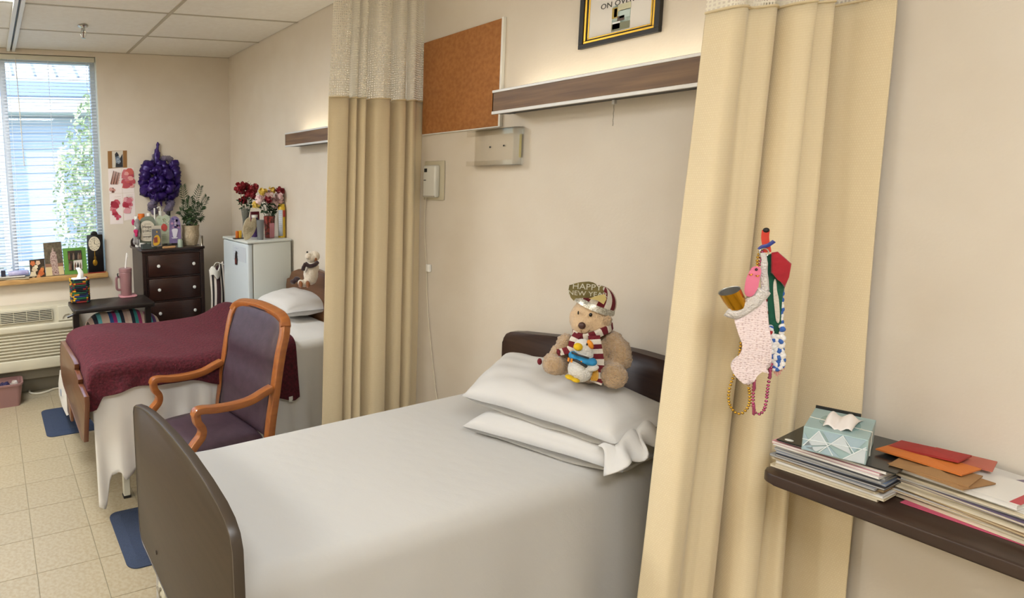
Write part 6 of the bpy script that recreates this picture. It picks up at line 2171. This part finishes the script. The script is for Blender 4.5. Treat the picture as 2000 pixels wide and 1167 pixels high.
bm = bmesh.new(); tube(bm, smooth_path([(q.x+.002, q.y, zb_+ht), (q.x+.012, q.y, zb_+ht+.07), (q.x+.018, q.y, zb_+ht+.115)], 3), .0058, 8); fin('straw', bm, mat('white straw', '#ddd8d2', .4), tu)
bm = bmesh.new(); tube(bm, smooth_path([(q.x+.018, q.y-.006, zb_+ht+.112), (q.x+.024, q.y-.006, zb_+ht+.10), (q.x+.022, q.y-.006, zb_+ht+.085)], 3), .002, 5); fin('straw_clip', bm, m_white, tu)
bm = bmesh.new(); tube(bm, smooth_path([(q.x-.06, q.y-.02, zb_+ht*.84), (q.x-.066, q.y-.02, zb_+ht*.80), (q.x-.062, q.y-.02, zb_+ht*.70)], 3), .005, 6); fin('black_clip', bm, m_dark, tu)

# striped blanket piled under the table
st_cols = ['#b49a8c', '#131a2c', '#4f9aa0', '#b8a292', '#b8a292', '#20447a', '#8a1f62', '#4f9aa0', '#131a2c', '#b49a8c', '#c0aa9c', '#131a2c', '#2f7f7c', '#8f2a5a', '#b49a8c', '#8a1f62', '#4f9aa0', '#46205a', '#b8a292']
ms = [mat('blanket stripe '+c, c, .95, sheen=.3, bump=.3, bscale=120) for c in st_cols]


def strp(a, b_):
    x = .62+.50*a
    th = PI*b_
    hgt = .785-.08*abs(2*a-1)**3-.02*a+.010*math.sin(14*a)
    y = 4.20-.12*math.cos(th)*(1 if True else 0)
    z = hgt*(math.sin(th)**.35 if th > 0 and th < PI else 0)
    return V((x+.02*math.cos(th), y+.012*math.sin(11*a+3*b_), max(.06, z)))


bm = bmesh.new(); grid(bm, strp, 114, 36, mi=lambda i, j: min(len(st_cols)-1, i*len(st_cols)//114))
tag(fin('striped_blanket', bm, ms, smooth=180, solid=.01), 'blanket with pink, teal and navy stripes bundled under the black table', 'blanket')

# ================================================================== fridge in the corner
m_fr = mat('fridge enamel', '#c9cdc6', .3)
m_frd = mat('fridge door', '#c3cbcd', .3)
FX0, FX1, FY0, FY1, FZ = 1.700, 2.045, 3.775, 4.24, 1.262
fg = thing('mini_fridge', 'white mini fridge beside the far bed with flowers on top', 'fridge', (1.87, 4.0, 0))
bm = bmesh.new(); bx(bm, FX0+.045, FX1, FY0, FY1, .02, FZ-.018, .006, 2); fin('cabinet', bm, m_fr, fg)
bm = bmesh.new(); bx(bm, FX0-.004, FX1+.004, FY0-.004, FY1+.004, FZ-.018, FZ, .006, 3); fin('top_panel', bm, m_fr, fg)
bm = bmesh.new(); bx(bm, FX0, FX0+.040, FY0+.002, FY1-.002, .06, FZ-.022, .010, 3); dr_ = fin('door', bm, m_frd, fg)
bm = bmesh.new(); bx(bm, FX0+.040, FX0+.046, FY0+.008, FY1-.008, .07, FZ-.03); fin('door_gasket', bm, m_basebd, dr_, smooth=0)
for x in (FX0+.08, FX1-.03):
    for y in (FY0+.04, FY1-.04):
        bm = bmesh.new(); lathe(bm, [(0, 0), (.018, 0), (.018, .022), (0, .022)], (x, y, 0), 12); fin('foot', bm, m_dark, fg)
nq = [un(u, v, 'x', FX0-.001) for u, v in ((455, 478), (480, 478), (479, 513), (456, 512))]
bm = bmesh.new(); bx(bm, FX0-.0018, FX0-.0004, nq[1].y, nq[0].y, nq[2].z, nq[0].z); nt_ = tag(fin('note_paper', bm, mat('note paper', '#bcc2c6', .6), smooth=0), 'handwritten note stuck on the fridge door', 'note')
m_pen = mat('pen ink', '#7c86a8', .6)
for k in range(5):
    zz = nq[0].z-.018-.020*k
    bm = bmesh.new(); tube(bm, smooth_path([(FX0-.0022, nq[0].y-.02-j*.017, zz+.003*((j*7+k*3) % 3-1)) for j in range(6)], 3), .0009, 4); fin('handwriting', bm, m_pen, nt_)
mq = un(462, 504, 'x', FX0-.003)
mg = thing('fridge_magnet', 'dark red figure magnet on the fridge door', 'magnet', mq)
bm = bmesh.new(); plate(bm, [(-.02, -.05), (.012, -.045), (.02, -.01), (.012, .03), (.02, .045), (0, .055), (-.016, .03), (-.022, -.01)], (FX0-.0025, mq.y, mq.z), (0, -1, 0), (0, 0, 1), .006, bev=.001); fin('figure', bm, mat('dark magnet', '#241c1c', .4), mg)
bm = bmesh.new(); bx(bm, FX0-.0105, FX0-.008, mq.y-.008, mq.y+.01, mq.z-.04, mq.z+.0, .001, 1); fin('red_panel', bm, mat('magnet red', '#70302a', .4), mg)

ZF = FZ+.0005


def fq(u, v, y):
    return un(u, v, 'y', y)


def z6(pts):   # zoom 380..640 x 320..640 at 3.647
    return [(380+x/3.6465, 320+y/3.6465) for x, y in pts]


m_gl = mat('clear vase glass', '#cfd3cc', .05, trans=.9)
m_stem = mat('stem green', '#22391d', .6)
m_rosr = mat('red rose silk', '#8f0d1e', .6, '#6d0814', 60)
m_pk = mat('pink carnation silk', '#d8a8a8', .7, '#e2cfc8', 70)
m_ye = mat('yellow silk', '#cfae4a', .7)
m_wr = mat('deep red silk', '#7a0a1c', .6)


def bloom(px, y, r, m, parent, seed, n=16, name='bloom'):
    c = fq(*z6([px])[0], y)
    rnd = random.Random(seed)
    bm = bmesh.new()
    sph(bm, c, r*.55, n=6)
    for k in range(n):
        a_ = V((rnd.gauss(0, 1), rnd.gauss(0, 1), rnd.gauss(.25, 1))).normalized()
        b_ = a_.orthogonal().normalized(); b_.rotate(Matrix.Rotation(rnd.uniform(0, 6.28), 3, a_)); d_ = a_.cross(b_)
        s_ = r*rnd.uniform(.5, .75)
        o_ = c+a_*r*.5
        vs = [bm.verts.new(x) for x in (o_-b_*s_*.5, o_-b_*s_*.6+a_*s_*.5+d_*s_*.4, o_+a_*s_*.7+d_*s_*.5, o_+b_*s_*.6+a_*s_*.5+d_*s_*.4, o_+b_*s_*.5, o_-d_*s_*.3)]
        bm.faces.new(vs)
    return fin(name, bm, m, parent, smooth=0, recalc=False)


def stems(parent, pts, base, y, m=m_stem):
    for px in pts:
        bm = bmesh.new(); e = fq(*z6([px])[0], y); tube(bm, smooth_path([base, base.lerp(e, .5)+V((0, 0, .02)), e], 4), .002, 5); fin('stem', bm, m, parent)


# rose vase
yr = 4.06
vb = fq(*z6([(362, 530)])[0], yr); vb.z = ZF
rv = thing('rose_vase', 'slim glass vase of red silk roses on the fridge', 'vase', vb, 'vases on the fridge')
zt_ = fq(*z6([(362, 318)])[0], yr).z
hv = zt_-ZF
bm = bmesh.new(); lathe(bm, [(0, 0), (.026, 0), (.028, .006), (.017, hv*.25), (.019, hv*.6), (.030, hv), (.027, hv), (.016, hv*.6), (.014, hv*.25), (0, .012)], vb, 18); fin('vase_glass', bm, m_gl, rv)
rosep = [(322, 165), (350, 150), (372, 155), (405, 175), (428, 190), (345, 265), (388, 215), (412, 225), (340, 200), (310, 180), (430, 165), (362, 250)]
stems(rv, rosep[:8], vb+V((0, 0, .03)), yr)
for k, p_ in enumerate(rosep):
    bloom(p_, yr-.02+.04*(k % 3)/2, .040 if k in (0, 2, 5, 6, 4) else .032, m_rosr, rv, k, name='rose')
bm = bmesh.new()
rnd = random.Random(6)
for k in range(40):
    c = fq(*z6([(rnd.uniform(320, 420), rnd.uniform(250, 320))])[0], yr+rnd.uniform(-.03, .03)); a_ = V((rnd.uniform(-1, 1), rnd.uniform(-1, 1), rnd.uniform(-.6, .6))).normalized(); b_ = a_.orthogonal()
    s_ = .018; bm.faces.new([bm.verts.new(x) for x in (c, c+a_*s_+b_*s_*.4, c+a_*s_*2, c+a_*s_-b_*s_*.4)])
fin('rose_leaves', bm, m_stem, rv, smooth=0, recalc=False)['kind'] = 'stuff'
# mixed bouquet vase
yb_ = 3.93
vb = fq(*z6([(535, 548)])[0], yb_); vb.z = ZF
bv = thing('bouquet_vase', 'patterned vase with pink, yellow and red silk flowers on the fridge', 'vase', vb, 'vases on the fridge')
hv = fq(*z6([(535, 370)])[0], yb_).z-ZF
bm = bmesh.new(); lathe(bm, [(0, 0), (.034, 0), (.036, .006), (.038, hv*.5), (.042, hv), (.039, hv), (.035, hv*.5), (0, .01)], vb, 20); fin('vase_glass', bm, mat('dark patterned vase', '#4a201a', .2, '#86332a', 60, contrast=(.45, .55)), bv)
bm = bmesh.new(); c_ = fq(*z6([(552, 480)])[0], yb_-.04); bx(bm, c_.x-.018, c_.x+.018, yb_-.042, yb_-.036, ZF+.002, ZF+.11, .001, 1); fin('pink_label', bm, mat('pink label', '#b4757e', .5), bv)
bq = [((488, 195), m_ye, .034), ((545, 190), m_ye, .034), ((440, 290), m_ye, .034), ((525, 215), m_pk, .040), ((465, 255), m_pk, .040), ((585, 255), m_pk, .044), ((605, 225), m_pk, .040), ((575, 285), m_pk, .036), ((500, 240), m_wr, .034), ((525, 250), m_wr, .032), ((620, 205), m_wr, .038), ((640, 230), m_wr, .036), ((600, 190), m_wr, .032), ((612, 270), m_pk, .034)]
stems(bv, [b_[0] for b_ in bq], vb+V((0, 0, hv*.6)), yb_)
for k, (p_, m, r) in enumerate(bq):
    bloom(p_, yb_-.03+.05*(k % 3)/2, r, m, bv, 40+k, n=22)
bm = bmesh.new()
for k in range(50):
    c = fq(*z6([(rnd.uniform(480, 600), rnd.uniform(285, 350))])[0], yb_+rnd.uniform(-.03, .03)); a_ = V((rnd.uniform(-1, 1), rnd.uniform(-1, 1), rnd.uniform(-.8, .6))).normalized(); b_ = a_.orthogonal()
    s_ = .020; bm.faces.new([bm.verts.new(x) for x in (c, c+a_*s_+b_*s_*.4, c+a_*s_*2, c+a_*s_-b_*s_*.4)])
fin('bouquet_leaves', bm, m_stem, bv, smooth=0, recalc=False)['kind'] = 'stuff'
# cream winged heart
yh = 3.88
bm = bmesh.new()
P = [fq(*p_, yh) for p_ in z6([(356, 535), (348, 470), (362, 405), (392, 380), (402, 420), (412, 388), (436, 384), (446, 420), (430, 480), (395, 530), (370, 540)])]
zm = min(p_.z for p_ in P)
plate(bm, [(p_.x, p_.z-zm+ZF+.001) for p_ in smooth_path(P, 3, closed=True)], (0, yh, 0), (1, 0, 0), (0, 0, 1), -.012, bev=.003)
hp_ = thing('heart_ornament', 'cream heart shaped ornament leaning on the fridge top', 'ornament', (P[0].x, yh, ZF)); fin('heart', bm, mat('cream ceramic', '#b9ac8e', .6, '#a89a7c', 60), hp_, smooth=40)
m_eng = mat('engraved line', '#6e6450', .7)
for k in range(3):
    bm = bmesh.new(); tube(bm, smooth_path([fq(*p_, yh-.0135) for p_ in z6([(372, 470+k*14), (392, 450+k*12), (400, 462+k*10), (420, 446+k*8)])], 4), .0012, 4); fin('engraving', bm, m_eng, hp_)
# candle holder, purple bottle, clear tumbler, spray can


def cyl(name, label, cat, px, y, top, r, parts, group=None):
    b_ = fq(*z6([px])[0], y)
    h = fq(*z6([(px[0], top)])[0], y).z-ZF
    t = thing(name, label, cat, (b_.x, y, ZF), group)
    for nm, m, pr_ in parts(r, h):
        bm = bmesh.new(); lathe(bm, pr_, (b_.x, y, ZF), 18); fin(nm, bm, m, t)
    return t, b_, h


cyl('spray_bottle', 'purple bottle with white lid behind the cream heart', 'bottle', (430, 528), 4.05, 362, .026, lambda r, h: [('body', mat('purple plastic', '#3a2358', .35), [(0, 0), (r, 0), (r, h*.86), (r*.8, h*.9), (0, h*.9)]), ('lid', m_white, [(r*.9, h*.88), (r*.95, h), (0, h)])], 'bottles on the fridge')
cyl('clear_tumbler', 'grey plastic tumbler beside the bouquet vase', 'tumbler', (470, 552), 3.85, 398, .026, lambda r, h: [('cup', mat('smoky tumbler', '#6d6f70', .2), [(0, 0), (r*.85, 0), (r*1.1, h), (r*1.05, h), (r*.8, .01), (0, .01)])])
cs, cb_, chh = cyl('spray_can', 'yellow aerosol can with white label on the fridge', 'can', (622, 543), 3.90, 285, .027, lambda r, h: [('can', mat('yellow can', '#c9a51e', .3), [(0, 0), (r, 0), (r, h*.90), (r*.8, h*.94), (0, h*.94)]), ('cap', mat('yellow cap', '#cfb02a', .35), [(r*.85, h*.92), (r*.85, h), (0, h)])], 'bottles on the fridge')
bm = bmesh.new()
grid(bm, lambda a, b_: V((cb_.x+.0285*math.cos(PI*(1.02+.42*a)), 3.90+.0285*math.sin(PI*(1.02+.42*a)), ZF+chh*(.05+.78*b_))), 8, 2); lb = fin('label', bm, mat('can label', '#b9bfc6', .5), cs, smooth=180, solid=.0006)
bm = bmesh.new(); grid(bm, lambda a, b_: V((cb_.x+.0287*math.cos(PI*(1.46+.3*a)), 3.90+.0287*math.sin(PI*(1.46+.3*a)), ZF+chh*(.62+.2*b_))), 8, 2); fin('red_label', bm, mat('can red', '#a83226', .5), cs, smooth=180, solid=.0006)
for k in range(8):
    bm = bmesh.new(); zz = ZF+chh*(.30+.06*k)
    tube(bm, [V((cb_.x+.0291*math.cos(PI*(1.10+.28*a)), 3.90+.0291*math.sin(PI*(1.10+.28*a)), zz)) for a in (0, .25, .5, .75, 1)], .0006, 4); fin('print_line', bm, m_ink, lb)
q_ = fq(*z6([(312, 525)])[0], 4.0)
cnd = thing('block_candles', 'small orange and yellow blocks on a dark coaster on the fridge', 'ornament', (q_.x, 4.0, ZF))
bm = bmesh.new(); plate(bm, rrect(.075, .06, .01, 3, q_.x, 4.0), (0, 0, ZF), (1, 0, 0), (0, 1, 0), .006); fin('coaster', bm, m_mah, cnd, smooth=0)
bm = bmesh.new(); bx(bm, q_.x-.022, q_.x-.002, 3.985, 4.005, ZF+.006, ZF+.058, .003, 2); fin('orange_block', bm, mat('orange wax', '#c4661c', .5), cnd)
bm = bmesh.new(); bx(bm, q_.x, q_.x+.02, 3.98, 4.0, ZF+.006, ZF+.060, .003, 2); fin('yellow_block', bm, mat('yellow wax', '#d0a42c', .5), cnd)
# small photo bag with red top between the vases
q_ = fq(*z6([(425, 350)])[0], 4.12)
bm = bmesh.new(); bx(bm, q_.x-.03, q_.x+.04, 4.11, 4.13, ZF, q_.z+.012, .004, 2); tag(fin('gift_box', bm, mat('crimson box', '#7c2030', .4)), 'crimson box standing at the back of the fridge top', 'box')

# striped bag in the corner between dresser and fridge
m_sb = [mat('bag white', '#cfc7bd', .8), mat('bag maroon', '#2c0f14', .8), mat('bag black', '#161214', .8)]
bag = thing('striped_bag', 'white and maroon striped bag hanging between dresser and fridge', 'bag', (1.78, 4.5, .35))


def bagf(a, b_):
    x = 1.660+.27*a
    z = .55+.42*b_+.17*a*b_
    return V((x, 4.45-.04*math.sin(PI*a)-.03*math.sin(PI*b_)+.012*math.sin(17*a+2*b_), z))


seq = [0, 2, 0, 1, 1, 0, 2, 0, 1, 1, 1, 0, 0, 2, 0, 1, 0, 0, 1, 1]
bm = bmesh.new(); grid(bm, bagf, 60, 16, mi=lambda i, j: seq[(i//3) % len(seq)]); fin('cloth', bm, m_sb, bag, smooth=180, solid=.008)
bm = bmesh.new(); tube(bm, smooth_path([(1.668, 4.42, .96), (1.70, 4.41, 1.03), (1.75, 4.40, 1.02), (1.80, 4.40, 1.0)], 5), .0035, 6); fin('handle_loop', bm, m_white, bag)
bm = bmesh.new()
grid(bm, lambda a, b_: V((1.645+.085*a, 4.40-.02*math.sin(PI*a), .92+.07*b_+.02*math.sin(7*a))), 12, 8); fin('white_towel', bm, m_white, bag, smooth=180, solid=.01)
# support stool, seen only in part
bm = bmesh.new()
bx(bm, 1.66, 1.96, 4.36, 4.62, .50, .54, .004, 1)
so_ = thing('corner_stool', 'low wooden stool under the striped bag in the corner', 'stool', (1.81, 4.5, 0)); fin('seat', bm, m_mah, so_)
for x in (1.68, 1.94):
    for y in (4.38, 4.60):
        bm = bmesh.new(); bx(bm, x-.012, x+.012, y-.012, y+.012, 0, .50); fin('leg', bm, m_mah, so_, smooth=0)

# pink tub with odds and ends, white flex on the floor
m_tub = mat('dusty pink plastic', '#8e6a66', .4)
tx0, tx1, ty0, ty1 = -.27, .150, 4.60, 4.80
tub = thing('plastic_tub', 'dusty pink plastic tub on the floor below the air conditioner', 'tub', (-.06, 4.70, 0))
bm = bmesh.new()
lo_r = rrect(tx1-tx0-.05, ty1-ty0-.05, .03, 5, (tx0+tx1)/2, (ty0+ty1)/2)
hi_r = rrect(tx1-tx0, ty1-ty0, .045, 5, (tx0+tx1)/2, (ty0+ty1)/2)
hi_o = rrect(tx1-tx0+.016, ty1-ty0+.016, .05, 5, (tx0+tx1)/2, (ty0+ty1)/2)
in_r = rrect(tx1-tx0-.012, ty1-ty0-.012, .04, 5, (tx0+tx1)/2, (ty0+ty1)/2)
in_l = rrect(tx1-tx0-.062, ty1-ty0-.062, .026, 5, (tx0+tx1)/2, (ty0+ty1)/2)
HT = .185
lev = [(lo_r, 0), (hi_r, HT-.012), (hi_o, HT-.012), (hi_o, HT), (in_r, HT), (in_l, .006)]
rings = [[bm.verts.new((x, y, z)) for x, y in r_] for r_, z in lev]
for A, B in zip(rings, rings[1:]):
    for k in range(len(A)):
        bm.faces.new((A[k], A[(k+1) % len(A)], B[(k+1) % len(A)], B[k]))
bm.faces.new(rings[0][::-1]); bm.faces.new(rings[-1])
fin('tub_shell', bm, m_tub, tub, smooth=40)
rnd = random.Random(9)
for k, (x, c, lab) in enumerate(((.02, '#23204a', 'dark blue crumpled wrapper in the pink tub'), (.088, '#9a8f88', 'grey crumpled wrapper in the pink tub'), (-.06, '#4a2a1c', 'brown crumpled wrapper in the pink tub'), (-.13, '#c4bdb2', 'pale crumpled wrapper in the pink tub'))):
    bm = bmesh.new()
    bmesh.ops.create_icosphere(bm, subdivisions=3, radius=.036, matrix=Matrix.Translation((x, 4.70+rnd.uniform(-.02, .02), .145)))
    for v in bm.verts:
        v.co += (v.co-V((x, 4.70, .145)))*.5*nz(v.co, 40, k)
    tag(fin('crumpled_wrapper', bm, mat('wrapper '+c, c, .4), smooth=20), lab, 'wrapper', 'wrappers in the tub')
    bm = bmesh.new()
bm.free()
bm = bmesh.new(); bx(bm, tx0+.04, tx1-.04, ty0+.04, ty1-.04, .008, .115, .02, 2)
tag(fin('folded_cloth', bm, mat('folded cloth', '#8e8078', .9)), 'folded cloth filling the bottom of the pink tub', 'cloth')
cp_ = [un(u, v, 'z', .008) for u, v in ((118, 753), (95, 755), (72, 757), (58, 762), (60, 767), (75, 768), (92, 764), (105, 759), (118, 757), (135, 755))]
bm = bmesh.new(); tube(bm, smooth_path(cp_, 6), .009, 8); tag(fin('power_cord', bm, mat('white flex', '#c8c0aa', .5)), 'white power cord looped on the floor by the window wall', 'cord')
